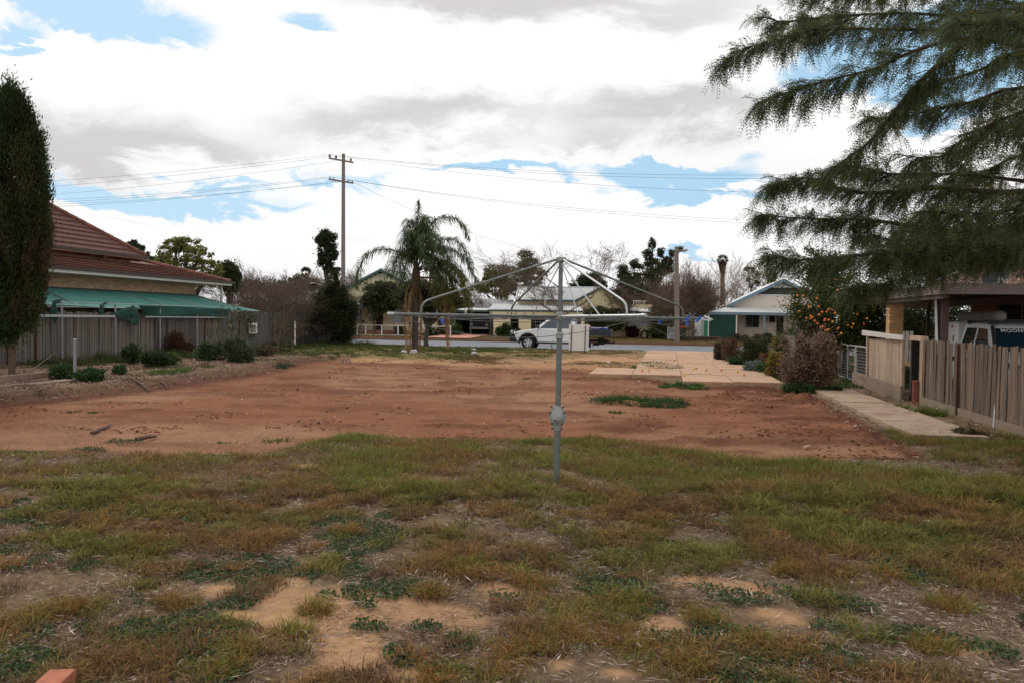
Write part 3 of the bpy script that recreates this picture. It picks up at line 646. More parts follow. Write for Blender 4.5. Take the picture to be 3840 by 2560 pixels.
# pebbles and clods on the soil
ico = MB(); ico.sphere((0, 0, 0), 1, 5, 3); iv = np.array(ico.v); tri = []
for f in ico.f: tri += [f if len(f) == 4 else (f[0], f[1], f[2], f[2])]
tri = np.array(tri)
def stones(name, x, y, s, cols, seed):
    r = np.random.default_rng(seed); n = len(x); c = np.stack([x, y, gz(x, y)], 1)
    V = (iv[None]*(1+.35*r.normal(size=(n, len(iv), 1)))*(s*r.uniform(.5, 1.3, n))[:, None, None]*np.array([1.2, 1, .7])+c[:, None]).reshape(-1, 3)
    q = [f for f in ico.f if len(f) == 4]; t3 = [f for f in ico.f if len(f) == 3]
    T3 = np.array(t3+[(f[0], f[1], f[2]) for f in q]+[(f[0], f[2], f[3]) for f in q])
    F = (T3[None]+(np.arange(n)*len(iv))[:, None, None]).reshape(-1, 3); cols = np.array(cols); cc = cols[r.integers(0, len(cols), n)]*r.uniform(.7, 1.2, (n, 1))
    o = npmesh(name, V, F, BARK, None, np.repeat(cc, len(iv), 0)); o['kind'] = 'stuff'
r = np.random.default_rng(44); x = r.uniform(-13, 4, 2600); y = r.uniform(9.5, 33, 2600); kk = panmask(x, y) > .5
stones('pebbles', x[kk][:800], y[kk][:800], .007+.0005*y[kk][:800], [(.55, .45, .38), (.4, .32, .26), (.28, .18, .13), (.3, .2, .15)], 1)
x = r.uniform(-13, 3.6, 26000); y = r.uniform(10, 32, 26000); kk = (panmask(x, y) > .3) & (r.random(26000) < sst(fbm(x, y, .9, 151)+.16*sst(x, -.5, 2)+.13*(panmask(x, y) < .85), .58, .72))
stones('soil_clods', x[kk], y[kk], .021, [(.20, .08, .045), (.24, .10, .058), (.16, .065, .04)], 2)
x = r.uniform(-19, 5.2, 9000); y = r.uniform(11.5, 34, 9000); kk = ((x < bleft(y)-.1) & (x > -18.7)) | ((x > 3.1) & (x < 3.55) & (y < 22)) | ((x > 4.3) & (y < 13.5+x*0))
kk &= r.random(9000) < .5
stones('rubble_gravel', x[kk], y[kk], .028, [(.32, .27, .23), (.24, .17, .13), (.17, .11, .085)], 3)
# ================================================================ shared materials
GALV = plain('galvanised_steel', (.24, .255, .26), .48, .12, 9, .1, 60, metal=.35)
GALVL = plain('bright_galvanised_steel', (.38, .40, .40), .42, .12, 9, 0, metal=.3)
PAL_L = plain('grey_weathered_paling', (.145, .125, .11), .9, .3, 3, .6, 14, stretch=(9, 9, .7), rnd=.22, c2=(.11, .085, .07), c2t=(.45, .7), c2s=.9)
PAL_D = plain('dark_weathered_paling', (.105, .095, .09), .9, .3, 3, .6, 14, stretch=(9, 9, .7), rnd=.22)
PAL_R = plain('brown_weathered_paling', (.165, .115, .08), .9, .5, 3.2, .8, 14, stretch=(13, 13, .7), rnd=.32, c2=(.10, .065, .045), c2t=(.42, .62), c2s=1.8)
RUSTP = plain('dark_red_steel', (.075, .028, .022), .7, .25, 8)
WHITE = plain('white_paint', (.74, .74, .72), .45, .05, 5)
CREAM = plain('cream_weatherboard', (.84, .74, .48), .6, .06, 2, rnd=.04)
CREAM2 = plain('yellow_cream_weatherboard', (.78, .65, .40), .6, .06, 2, rnd=.04)
BEIGE = plain('beige_wall', (.68, .60, .50), .7, .06, 2, rnd=.03)
GREENT = plain('dark_green_trim', (.05, .10, .085), .5, .1, 4)
BLUET = plain('grey_blue_trim', (.16, .24, .30), .5, .1, 4)
TIN = plain('galvanised_roof_sheet', (.50, .51, .51), .38, .12, 1.2, metal=.35)
TINW = plain('pale_roof_sheet', (.62, .63, .63), .4, .08, 1.2, metal=.2)
TING = plain('pale_green_roof_sheet', (.36, .42, .40), .45, .1, 1.2)
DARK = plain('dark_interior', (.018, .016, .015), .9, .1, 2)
TILE = plain('terracotta_roof_tile', (.175, .064, .042), .85, .3, 5, .4, 40, rnd=.26, c2=(.10, .05, .04), c2t=(.45, .7), c2s=2)
TILEU = plain('roof_underlay', (.10, .04, .03), .9)
BRICKC = plain('cream_brick', (.46, .30, .19), .85, .16, 9, .5, 60, rnd=.2)
BRICKY = plain('yellow_brown_brick', (.52, .30, .13), .85, .18, 9, .5, 60, rnd=.25)
BRICKR = plain('red_brown_brick', (.26, .10, .05), .85, .18, 9, .5, 60, rnd=.2)
MORTAR = plain('mortar', (.34, .28, .23), .95, .1, 9)
SHADE = plain('green_shade_cloth', (.045, .17, .145), .85, .12, 2.0, .3, 50)
DKCLOTH = plain('dark_green_net', (.012, .05, .038), .9, .2, 6)
TIMBER = plain('grey_pole_timber', (.22, .175, .145), .9, .2, 3, .5, 20, stretch=(6, 6, .5))
BLACKP = plain('black_plastic', (.02, .02, .022), .5, .1, 6)
WHITEP = plain('white_sign_board', (.70, .68, .65), .55, .03, 2)
def paling_fence(label, u, v0, v1, ztop, mat, wboard, seed, posts, cap=None, back=+1, lean=0.0, gapp=.01, name='paling_fence', varz=.03):
    """a run of upright palings in the plane X=u; back: which side the rails are on"""
    rr = np.random.default_rng(seed); t = thing(name, label, 'fence', (u, v0, float(gz(u, v0))))
    var = []
    for q in range(6):
        mb = MB(); ww = wboard*rr.uniform(.88, 1.0); h = 1.0
        mb.prism([(-ww/2, 0), (ww/2, 0), (ww/2, h-rr.uniform(0, .012)), (-ww/2, h)], 'x', -.008, .008); me = mb.mesh('paling'); me.materials.append(mat); var.append(me)
    n = int((v1-v0)/(wboard+gapp)); base = wloc(t)
    for i in range(n):
        v = v0+(i+.5)*(v1-v0)/n; z0 = float(gz(u, v))-.04; zt = ztop+rr.normal()*varz*.5-(rr.random() < .06)*rr.uniform(.03, .1)
        o = link('paling', var[rr.integers(0, 6)], t, Vector((u+rr.normal()*.005, v, z0))-base); o.scale = (1, 1, zt-z0); o.rotation_euler = (rr.normal()*.009, rr.normal()*.012, rr.normal()*.05)
    for zr in (.35, ztop-.3):
        MB().bar((u+back*.04, v0, zr+float(gz(u, v0))*.3), (u+back*.04, v1, zr+float(gz(u, v1))*.3), .04, .075).build('rail', mat, t)
    for v, front in posts:
        x = u-back*.035 if front else u+back*.09
        MB().bar((x, v, float(gz(x, v))-.1), (x, v, ztop-.02), .055, .05).build('fence_post', RUSTP, t)
    return t
LU = -18.8
lp = [(PU(px, 1300, LU).y, True) for px in (28, 130, 595, 765)]
paling_fence('long grey weathered paling fence below the green shade cloth at left', LU, 17.2, 33.3, 1.66, PAL_L, .112, 1, lp, back=-1)
lf2 = paling_fence('darker grey paling fence running on to the street behind the bare bushes', LU, 33.4, 47.2, 1.78, PAL_D, .12, 2, [(PU(px, 1300, LU).y, True) for px in (895, 1018)], back=-1, name='paling_fence')
# trellis of galvanised pipe in front of it
tv = [PU(px, 1250, -18.6).y for px in (232, 433, 600, 738, 857)]
tr = thing('trellis_frame', 'galvanised pipe trellis frame standing along the grey paling fence', 'trellis', (-18.6, tv[0], 0))
for v in tv: MB().cyl((-18.6, v, float(gz(-18.6, v))-.1), (-18.6, v, 1.96), .035, 10).build('post', GALV, tr)
MB().cyl((-18.6, tv[0]-4, 1.97), (-18.6, tv[-1]+.1, 1.95), .011, 6).build('top_rail', GALVL, tr)
MB().bar((-18.56, tv[0]-3.2, 1.53), (-18.56, tv[1]-.1, 1.53), .05, .07).build('lower_rail', GALVL, tr)
MB().bar((-18.56, tv[1]+1.6, 1.52), (-18.56, tv[-1], 1.52), .05, .05).build('lower_rail', GALVL, tr)
def rag(label, pts, seed, sag=.1, mat=DKCLOTH, name='torn_cloth', cat='torn cloth', n=7):
    """a hanging scrap: left and right outlines as (v,z) pairs on the frame"""
    rr = np.random.default_rng(seed); mb = MB(); (L, Rr) = pts; rows = n; cols_ = 6; vs = []
    for i in range(rows):
        t = i/(rows-1)
        def itp(A): 
            q = t*(len(A)-1); j = min(int(q), len(A)-2); f = q-j; return A[j][0]*(1-f)+A[j+1][0]*f, A[j][1]*(1-f)+A[j+1][1]*f
        a, b = itp(L), itp(Rr)
        for j in range(cols_):
            s = j/(cols_-1); vs.append((-18.6+.03+math.sin(s*9+i)*.03+rr.normal()*.012, a[0]*(1-s)+b[0]*s+rr.normal()*.012, a[1]*(1-s)+b[1]*s-sag*math.sin(math.pi*s)*(t if sag > 0 else 1)))
    fs = [(i*cols_+j, i*cols_+j+1, (i+1)*cols_+j+1, (i+1)*cols_+j) for i in range(rows-1) for j in range(cols_-1) if rr.random() > .05]
    mb.add(vs, fs); o = mb.build(name, mat, None, smooth=True)
    so_ = o.modifiers.new('solid', 'SOLIDIFY'); so_.thickness = .006
    return tag(o, label, cat)
def vz(px, py): p = PU(px, py, -18.6); return (p.y, p.z)
rag('ragged dark net scrap hanging left of the first trellis post', [[vz(192, 1128), vz(188, 1160), vz(193, 1190), vz(200, 1205)], [vz(228, 1120), vz(214, 1150), vz(213, 1185), vz(208, 1206)]], 1)
rag('small ragged dark net scrap fluttering between the first two trellis posts', [[vz(372, 1142), vz(366, 1160), vz(375, 1178)], [vz(400, 1130), vz(388, 1155), vz(380, 1180)]], 2)
rag('bunched dark green net draped over the lower rail at the second post', [[vz(405, 1180), vz(425, 1190), vz(470, 1200), vz(490, 1212)], [vz(497, 1145), vz(514, 1160), vz(516, 1185), vz(512, 1212)]], 3)
rag('wide dark green cloth sagging along the right half of the trellis', [[vz(516, 1146), vz(530, 1170), vz(540, 1188)], [vz(862, 1160), vz(856, 1180), vz(850, 1192)]], 4, sag=-.03, mat=plain('deep_green_cloth', (.010, .065, .050), .85, .3, 3))
# steel pipe standing on the bank
pb = GP(281, 1440); pt_ = P(281, 1273, (pb-CAM).dot(_Fh))
t = thing('steel_pipe', 'short round steel pipe standing upright on the left bank', 'pipe', pb)
MB().cyl(pb-Vector((0, 0, .1)), Vector((pb.x, pb.y, pt_.z)), .034, 12).build('pipe', GALV, t); MB().cyl(Vector((pb.x, pb.y, pt_.z)), Vector((pb.x, pb.y, pt_.z+.015)), .041, 12).build('cap', GALVL, t)

# ================================================================ left neighbour's brick house
H = thing('brick_house', 'brick house with terracotta tile roof and green shade cloth behind the left fence', 'house', (-22.5, 30, 0))
WU = -21.6; ve = PU(735, 1200, WU).y
MB().box((WU-.2, 18, -.05), (WU-.02, ve, 3.12)).build('wall', MORTAR, H)
mb = MB(); mb.box((-.0, -.115, 0), (.03, .115, .076)); bm_ = mb.mesh('brick'); bm_.materials.append(BRICKC)
hb = wloc(H); rr = np.random.default_rng(12)
for i in range(7):
    z = 2.56+i*.083
    for j in range(46):
        v = 24.2+j*.242+(i % 2)*.12
        if v+.12 < ve: o = link('brick', bm_, H, Vector((WU-.022+rr.uniform(0, .004), v, z))-hb)
MB().box((WU-.4, 18, -.05), (WU-.22, ve+.0, 3.5)).box((-30, 17.8, -.05), (WU-.42, 18.0, 3.5)).box((-30, ve-.2, -.05), (WU-.42, ve, 3.1)).box((-30, ve-.2, 3.1), (WU-.9, ve, 3.6)).build('inner_wall', BRICKC, H)
# verandah at the street end: post, bracket and beam
ZE, VE, UE, PB = 3.20, 37.0, -20.8, .29
MB().bar((UE-.35, VE-.35, .1), (UE-.35, VE-.35, ZE-.05), .09, .09).build('verandah_post', WHITE, H)
MB().bar((UE-.35, ve, ZE-.12), (UE-.35, VE-.35, ZE-.12), .08, .16).build('verandah_beam', BEIGE, H)
# lower roof: slope facing the lot, slope facing the street, slope behind; fascia and gutter
def lowz(t): return ZE+t*PB
T1 = 3.2
m1 = MB(); m1.add([(UE, 17.5, ZE), (UE, VE, ZE), (UE-T1, VE-T1, lowz(T1)), (UE-T1, 17.5, lowz(T1)), (UE-10, VE, ZE), (UE-10+T1, VE-T1, lowz(T1))],
                  [(0, 1, 2, 3), (1, 4, 5, 2)])
m1.build('roof_underlay', TILEU, H)
MB().box((UE-.03, 17.5, ZE-.17), (UE, VE+.02, ZE-.03)).box((UE-10, VE-.01, ZE-.17), (UE-.03, VE+.02, ZE-.03)).build('fascia', WHITE, H)
MB().box((UE, 17.5, ZE-.06), (UE+.12, VE+.14, ZE+.045)).box((UE-10, VE+.02, ZE-.06), (UE, VE+.14, ZE+.045)).build('gutter', plain('dark_brown_gutter', (.05, .03, .025), .5), H)
MB().box((WU, 18, ZE-.17), (UE-.03, VE, ZE-.155)).build('soffit', BEIGE, H)
def tile_mesh(wt, lt):
    mb = MB(); vs = []; n = 6
    for j in (0, 1):
        for i in range(n+1):
            s = i/n; vs.append((j*lt, (s-.5)*wt, .022*abs(math.sin(s*math.pi*1.5))+(.0 if j else .034)))
    for i in range(n+1): s = i/n; vs.append((0, (s-.5)*wt, .022*abs(math.sin(s*math.pi*1.5))+.004))
    fs = [(i, i+1, n+2+i, n+1+i) for i in range(n)]+[(2*n+2+i, 2*n+3+i, i+1, i) for i in range(n)]
    mb.add(vs, fs); me = mb.mesh('roof_tile'); me.materials.append(TILE); return me
def lay_tiles(parent, u0, z0, pitch, wt, lt, expo, rows, vmin, vend, seed, limit):
    """tiles on a slope rising towards -X from the eave X=u0; the hip cuts the end at 45 degrees"""
    me = tile_mesh(wt*1.0, lt); rr = np.random.default_rng(seed); n = 0; ang = math.atan(pitch); b = wloc(parent)
    for r_ in range(rows):
        run = r_*expo*math.cos(ang); ve_ = vend-run-.02
        j = 0
        while vmin+(j+.5)*wt < ve_ and n < limit:
            v = vmin+(j+.5)*wt+(r_ % 2)*wt*.0
            o = link('roof_tile', me, parent, Vector((u0-run+.03, v, z0+run*pitch+.012))-b); o.rotation_euler = (rr.normal()*.008, ang+rr.normal()*.006, math.pi)
            n += 1; j += 1
lay_tiles(H, UE, ZE, PB, .30, .40, .335, 7, 25.2, VE, 31, 296)
# hip caps
def caps(parent, a, b_, nm='ridge_tile', r_=.11, L=.38, mat=TILE):
    a = Vector(a); b_ = Vector(b_); d = b_-a; n = int(d.length/L)
    for i in range(n): MB().tube([a+d*i/n, a+d*(i+1.12)/n], [r_*1.04, r_*.9], 8).build(nm, mat, parent)
caps(H, (UE-.05, VE-.05, ZE+.03), (UE-T1, VE-T1, lowz(T1)+.03))
# upper roof
U2, V2, Z2, P2 = -22.35, 32.6, 4.10, .72
T2 = 7.0
MB().add([(U2, 17, Z2), (U2, V2, Z2), (U2-T2, V2-T2, Z2+T2*P2), (U2-T2, 17, Z2+T2*P2), (U2-2*T2, V2, Z2), (U2-2*T2, 17, Z2)], [(0, 1, 2, 3), (1, 4, 2), (2, 4, 5, 3)]).build('upper_roof_underlay', TILEU, H)
up_ = thing('x', None, None, (U2, V2, Z2)); up_.name = 'upper_roof'; up_.parent = H; up_.location = Vector((U2, V2, Z2))-hb
lay_tiles(up_, U2, Z2, P2, .33, .42, .36, 14, 24.6, V2, 33, 290)
caps(up_, (U2-.03, V2-.03, Z2+.04), (U2-T2, V2-T2, Z2+T2*P2+.04))
MB().box((U2-.6, 17, 3.55), (U2-.45, V2-.5, Z2-.06)).box((U2-2*T2, V2-.65, 3.55), (U2-.6, V2-.5, Z2-.06)).build('upper_wall', BRICKC, H)
MB().box((U2-.45, 17, Z2-.13), (U2-.02, V2, Z2-.07)).build('upper_soffit', plain('old_cream', (.52, .44, .32), .7), H)
MB().box((U2-.02, 17, Z2-.09), (U2+.07, V2+.06, Z2+.03)).build('upper_gutter', MATS['dark_brown_gutter'], H)
MB().box((U2-.5, 29.9, 3.86), (U2-.1, 30.15, 4.0)).build('bracket', RUSTP, H)
# shade cloth: a sagging sheet from the wall out to the fence
vs = []; nU, nV = 10, 40
for i in range(nU+1):
    for j in range(nV+1):
        s, t = i/nU, j/nV; v = (24.0+(ve-24.0)*t)*(1-s)+(23.0+(36.9-23.0)*t)*s
        z = 2.54*(1-s)+1.84*s-.06*math.sin(math.pi*s)+.018*math.sin(t*44)*math.sin(math.pi*s)+(.03*math.sin(t*17+1) if i == nU else 0)
        vs.append((WU*(1-s)-19.25*s+.03, v, z))
fs = [(i*(nV+1)+j, i*(nV+1)+j+1, (i+1)*(nV+1)+j+1, (i+1)*(nV+1)+j) for i in range(nU) for j in range(nV)]
o = MB().add(vs, fs).build('shade_cloth', SHADE, H, smooth=True); o.modifiers.new('solid', 'SOLIDIFY').thickness = .008
for i in range(5):
    t = .12+i*.2; v0 = 24+(ve-24)*t; v1 = 23+13.9*t
    MB().cyl((WU+.03, v0, 2.50), (-19.25, v1, 1.80), .02, 6).build('awning_rafter', GALV, H)
MB().cyl((-19.25, 23, 1.82), (-19.25, 36.9, 1.82), .022, 6).build('awning_rail', GALVL, H)
# ---------------------------------------------------------------- cypress, citrus shrub, things along the left fence
def conifer_column(name, label, cat, base, h, rx, seed, cols, n, L, W, profile, shear=None):
    rr = np.random.default_rng(seed); t = thing(name, label, cat, base); w_ = Wood()
    w_.path([np.array(base)-[0, 0, .1], np.array(base)+[0, 0, h*.5], np.array(base)+[.05, 0, h*.92]], .085, .03, 7)
    m = 520; zc = h*(.165+.835*rr.random(m)**.9); rad = np.interp(zc/h, *profile)*rx*rr.uniform(.8, 1.13, m); a = rr.uniform(0, 6.283, m)
    ctr = np.stack([base[0]+np.cos(a)*rad*.86, base[1]+np.sin(a)*rad*.86, base[2]+zc], 1)
    for q in range(0, m, 6): w_.path([(base[0], base[1], base[2]+zc[q]*.85), ctr[q]], .025, .006, 3)
    w_.build('trunk', t, (.11, .075, .055))
    idx = rr.integers(0, m, n); off = rr.normal(size=(n, 3))*np.array([.10, .10, .28])*(.6+.6*rr.random((m, 1))[idx])*rx*.9
    p = ctr[idx]+off; ax = unit(np.stack([np.cos(a[idx])*.5, np.sin(a[idx])*.5, np.full(n, 1.0)], 1))
    cc = np.array(cols); ci = (fbm(ctr[:, 0]*3+ctr[:, 2], ctr[:, 1]*3+ctr[:, 2], 1.1, seed)*len(cc)*1.5-.25*len(cc)).clip(0, len(cc)-1).astype(int)
    if shear is not None: ci = np.where(rr.random(m) < shear(ctr), len(cc)-1, ci)
    d = p; V = None
    o = leaves('foliage', p, t, L, W, [(.1, .1, .1)], axis=ax, spread=.45, seed=seed)
    at = o.data.color_attributes['tint']; c = np.ones((4*n, 4), dtype=np.float32); c[:, :3] = np.repeat(cc[ci[idx]]*rr.uniform(.6, 1.4, (n, 1)), 4, 0); at.data.foreach_set('color', c.ravel())
    return t
cb = onU(45, -16.9); cb = GP(60, 1418)
hC = P(60, 315, (cb-CAM).dot(_Fh)).z
conifer_column('cypress_tree', 'tall dark green pencil cypress with browned lower side at the left edge', 'tree', (cb.x-.12, cb.y, cb.z), hC-.45, .93, 5, [(.035, .06, .022), (.045, .075, .03), (.03, .045, .018), (.06, .08, .03), (.075, .05, .03)], 125000, .095, .026,
               ([0, .17, .22, .35, .6, .8, .93, 1], [.02, .04, .62, .8, 1, .78, .5, .08]), shear=lambda c: np.clip((c[:, 0]-(cb.x+.1))*1.0, 0, .55)*sst(5.5-c[:, 2], 0, 3)+.02)
cp = GP(-60, 1420); conifer_column('cypress_tree', 'second pencil cypress cut by the left edge, only its tip and side showing', 'tree', (cp.x-.75, cp.y+.5, cp.z), hC-.1, .85, 6, [(.035, .06, .022), (.045, .07, .03), (.03, .045, .018)], 42000, .095, .026, ([0, .16, .22, .6, .8, .95, 1], [.02, .05, .8, 1, .8, .4, .05]))
c = GP(20, 1412); cz = c.z
leafy_tree('citrus_tree', 'dense green citrus tree with thin trunk in front of the cypress', 'tree', (c.x, c.y-.3, cz), .95, [(c.x+.15, c.y-.5, 1.9, .62, .6, .75), (c.x-.35, c.y-.4, 2.4, .6, .6, .6), (c.x+.3, c.y-.45, 1.45, .5, .5, .4), (c.x-.1, c.y-.55, 1.3, .5, .5, .35), (c.x+.45, c.y-.5, 1.9, .35, .4, .4)], 12000, .10, .05, [(.045, .11, .03), (.055, .13, .04), (.03, .07, .02)], 8, rad=.10, sub=20)
p = P(6, 1234, 22.5); tag(MB().sphere(p, .05, 10, 8).build('orange', plain('orange_peel', (.60, .15, .025), .5), None, smooth=True), 'single bright orange hanging at the left edge below the citrus leaves', 'fruit')
# brown woody heap against the fence
p0 = onU(667, -18.35); bx_ = thing('dead_shrub', 'brown dead woody shrub leaning on the grey fence between steel posts', 'shrub', p0)
e = [(p0.x, p0.y, .55, .35, .62, .62), (p0.x+.05, p0.y+.45, .28, .4, .6, .32)]
w_ = Wood(); rr = np.random.default_rng(3)
for q in range(160):
    ee = e[q % 2]; tip = np.array(ee[:3])+unit(rr.normal(size=3))*np.array(ee[3:6])*rr.uniform(.6, 1); w_.path([np.array(p0)+rr.normal(size=3)*[.1, .25, .02], (np.array(p0)+tip)/2+rr.normal(size=3)*.05, tip], .012, .004, 3)
w_.build('stems', bx_, (.07, .035, .025)); leaves('foliage', cloud_pts(e, 3500, 10, .3, 4, .3), bx_, .09, .04, [(.075, .035, .024), (.05, .024, .018)], seed=4)
def ebush(label, px, py_base, wpx, hpx, n, L, W, cols, seed, u=None, depth=.8, name='shrub', cat='shrub', axis=None, parts=1, group=None, twigs=24, shell=.45, sig=.3, d=None, barkc=(.10, .07, .05)):
    """a shrub that stands on the ground below the given photo point, about wpx wide and hpx high"""
    g = GP(px, py_base) if d is None else GZ(P(px, py_base, d)); dist = (g-CAM).dot(_Fh); rx = wpx/FPX*dist/2; h = hpx/FPX*dist; rr = np.random.default_rng(seed); el_ = []
    for q in range(parts):
        o_ = (q-(parts-1)/2)/max(parts, 1)*1.25; s = 1 if parts == 1 else rr.uniform(.55, .85)
        hh = h*(1 if parts == 1 else rr.uniform(.7, 1.02)); cz_ = g.z+hh*.5
        el_.append((g.x+o_*rx*1.0, g.y+o_*rx*-.18+rr.normal()*.1*rx, cz_, rx*(1 if parts == 1 else .62)*s*1.05, rx*depth*s, hh*.5))
    return bush(name, label, cat, el_, n, L, W, cols, seed, group, axis=axis, twigs=twigs, shell=shell, sig=sig, spread=.8, barkc=barkc)
DG = [(.03, .055, .022), (.04, .07, .03), (.025, .04, .018)]; GG = [(.075, .095, .055), (.095, .11, .07), (.06, .08, .045)]; BG = [(.05, .10, .03), (.07, .13, .04), (.04, .08, .03)]
BR = [(.17, .085, .06), (.21, .11, .075), (.13, .065, .048)]; OL = [(.075, .085, .03), (.095, .10, .035), (.055, .065, .025)]
ebush('low spreading green weed mass around the steel pipe', 245, 1432, 110, 62, 3000, .07, .04, [(.04, .075, .025), (.055, .095, .03)], 21, parts=3, name='weed_clump', cat='weeds')
ebush('dark green weed mound to the right of the steel pipe', 335, 1444, 120, 46, 3000, .07, .04, [(.035, .07, .025), (.05, .09, .03)], 22, parts=3, name='weed_clump', cat='weeds')
ebush('low green weed clump below the second trellis post', 452, 1418, 70, 34, 1500, .07, .04, [(.045, .085, .03), (.06, .11, .035)], 23, parts=2, name='weed_clump', cat='weeds')
ebush('upright dark weedy bush at the fence between second and third trellis posts', 492, 1375, 66, 70, 1600, .08, .035, DG, 24, name='weed_clump', cat='weeds')
ebush('rounded dark green shrub at the foot of the third trellis post', 580, 1388, 125, 70, 3400, .08, .04, DG, 25, parts=2)
ebush('yellow green leafy weed between the round shrub and the dead one', 648, 1382, 56, 44, 1100, .08, .04, [(.07, .11, .03), (.10, .14, .04)], 26, name='weed_clump', cat='weeds')
ebush('leafy green shrub left of the large grey green bush', 765, 1362, 64, 62, 1700, .09, .045, [(.05, .085, .035), (.07, .11, .05)], 27)
ebush('dark low shrub between leafy shrub and grey green bush', 822, 1360, 90, 62, 1800, .08, .035, DG, 28)
ebush('large fine leaved grey green bush at the end of the trellis', 895, 1368, 160, 108, 7500, .10, .022, GG, 29, axis='out', parts=2, shell=.3)
ebush('low dark weeds right of the grey green bush', 985, 1345, 110, 40, 1500, .08, .03, DG+BR, 30, parts=2, name='weed_clump', cat='weeds')
# ================================================================ middle ground of the left boundary
# board with two figures on the fence
p0 = PU(934, 1212, -18.7); p1 = PU(963, 1250, -18.7)
t = thing('picture_board', 'small white board with two dark silhouettes fixed to the dark fence', 'board', (-18.7, p0.y, p1.z))
MB().box((-18.72, p0.y, p1.z), (-18.68, p1.y, p0.z)).build('board', WHITEP, t)
dv = p1.y-p0.y; dz = p0.z-p1.z
for q in (.3, .68):
    poly = [(p0.y+dv*(q+a_), p1.z+dz*b_) for a_, b_ in ((-.12, .08), (.12, .08), (.10, .45), (.15, .62), (.05, .72), (.06, .86), (-.06, .86), (-.05, .72), (-.14, .6), (-.10, .4))]
    MB().prism(poly, 'x', -18.677, -18.672).build('silhouette', plain('grey_print', (.2, .17, .16), .7), t)
g = onU(1106, -18.0); tag(MB().cyl(g-Vector((0, 0, .1)), Vector((g.x, g.y, P(1106, 1205, (g-CAM).dot(_Fh)).z)), .045, 8).build('white_post', WHITE), 'thin white post standing before the dark fence left of the cypress bush', 'post')
# dark cypress bush, bare bushes
g = GP(1240, 1302); d_ = (g-CAM).dot(_Fh); s = d_/FPX
el = [(g.x, g.y, g.z+90*s, 78*s, 70*s, 95*s), (g.x+.25, g.y, g.z+175*s, 40*s, 36*s, 70*s), (g.x+.15, g.y, g.z+225*s, 20*s, 20*s, 45*s), (g.x-30*s, g.y, g.z+130*s, 45*s, 45*s, 80*s), (g.x+62*s, g.y, g.z+120*s, 40*s, 40*s, 60*s), (g.x+68*s, g.y-.2, g.z+62*s, 40*s, 40*s, 45*s)]
bush('cypress_bush', 'big nearly black conical cypress bush at the end of the dark fence', 'bush', el, 26000, .13, .05, [(.018, .03, .012), (.028, .042, .016), (.035, .045, .02), (.045, .035, .022)], 41, sub=26, sig=.24, shell=.6)
BC = (.13, .095, .08)
for i, (px, u, h, lab, sd_) in enumerate(((905, -20.3, 3.1, 'bare twiggy shrub rising over the fence just right of the tiled house', 51), (985, -20.5, 3.6, 'bare grey brown shrub behind the fence above the white picture board', 52), (1060, -20.3, 3.4, 'dense bare shrub behind the fence left of the white post', 53), (1140, -20.0, 3.3, 'bare brown shrub behind the fence touching the dark cypress bush', 54))):
    g = onU(px, u); bare_tree('bare_shrub', lab, 'shrub', g, h, sd_, rad=.07, lev=5, spread=.62, barkc=BC, up=.05, trunk=.08, nb=(3, 4), dens=2600, cols=[(.12, .08, .065), (.09, .065, .05), (.10, .085, .05)], L=.34, W=.012)
for px, py, h, lab, sd_ in ((1045, 1330, 2.0, 'leafless slender young tree leaning before the dark fence', 61), (905, 1335, 1.9, 'small dark leaved fruit tree before the fence near the trellis end', 62), (1095, 1325, 1.7, 'forked bare sapling beside the thin white post', 63)):
    bare_tree('young_tree', lab, 'tree', GP(px, py), h, sd_, rad=.035, lev=4, spread=.5, barkc=(.16, .11, .085), trunk=.35, dens=(500 if sd_ == 62 else 120), cols=DG, L=.09, W=.05)
# trees behind the brick house
def far_tree(label, px, v, ytop, ybase, ells, n, L, W, cols, seed, cat='tree', name='leafy_tree', trunk=.3, rad=.18, sub=16, sig=.26, group=None, barkc=(.10, .075, .06), nlimb=2):
    """ells in photo pixels: (px, py, rx, ry) at the depth plane Y=v"""
    E = []
    for (a_, b_, rx, ry) in ells:
        c_ = PV(a_, b_, v); dd = (c_-CAM).dot(_Fh)/FPX; E.append((c_.x, c_.y+rng.normal()*.3, c_.z, rx*dd, rx*dd*.9, ry*dd))
    b_ = onV(px, v); zt = PV(px, ytop, v).z
    return leafy_tree(name, label, cat, b_, (zt-b_.z)*trunk, E, n, L, W, cols, seed, rad=rad, sub=sub, sig=sig, group=group, barkc=barkc, nlimb=nlimb)
YG = [(.20, .20, .05), (.25, .23, .06), (.15, .17, .045), (.09, .11, .035)]
far_tree('broad yellow green tree with see through crown behind the tiled roof', 690, 56, 890, 1100, [(650, 925, 50, 34), (700, 915, 55, 30), (625, 985, 45, 30), (745, 960, 60, 36), (690, 1000, 60, 34), (800, 1010, 50, 34), (770, 1050, 70, 30), (600, 960, 30, 34)], 10000, .19, .1, YG, 71, sub=34, sig=.11, nlimb=3)
far_tree('darker olive tree at the right end of the tiled roof', 860, 58, 990, 1100, [(850, 1010, 40, 26), (880, 1030, 30, 34), (835, 1060, 55, 34)], 6000, .2, .12, OL+DG, 72, sub=16, sig=.2)
far_tree('dark pine tip showing just above the tiled hip', 505, 60, 900, 1100, [(495, 915, 22, 16), (520, 935, 26, 14), (540, 955, 24, 12), (560, 975, 22, 14)], 2500, .25, .08, DG, 73, sub=12, sig=.2)
far_tree('tall dark pine with open crown left of the power pole', 1222, 80, 865, 1060, [(1220, 885, 30, 20), (1238, 905, 28, 26), (1248, 945, 24, 34), (1225, 925, 24, 28), (1205, 900, 18, 14), (1230, 985, 26, 24), (1245, 1015, 34, 16), (1212, 960, 14, 16)], 9000, .3, .12, [(.03, .045, .02), (.04, .055, .025)], 74, trunk=.45, sub=20, sig=.2)
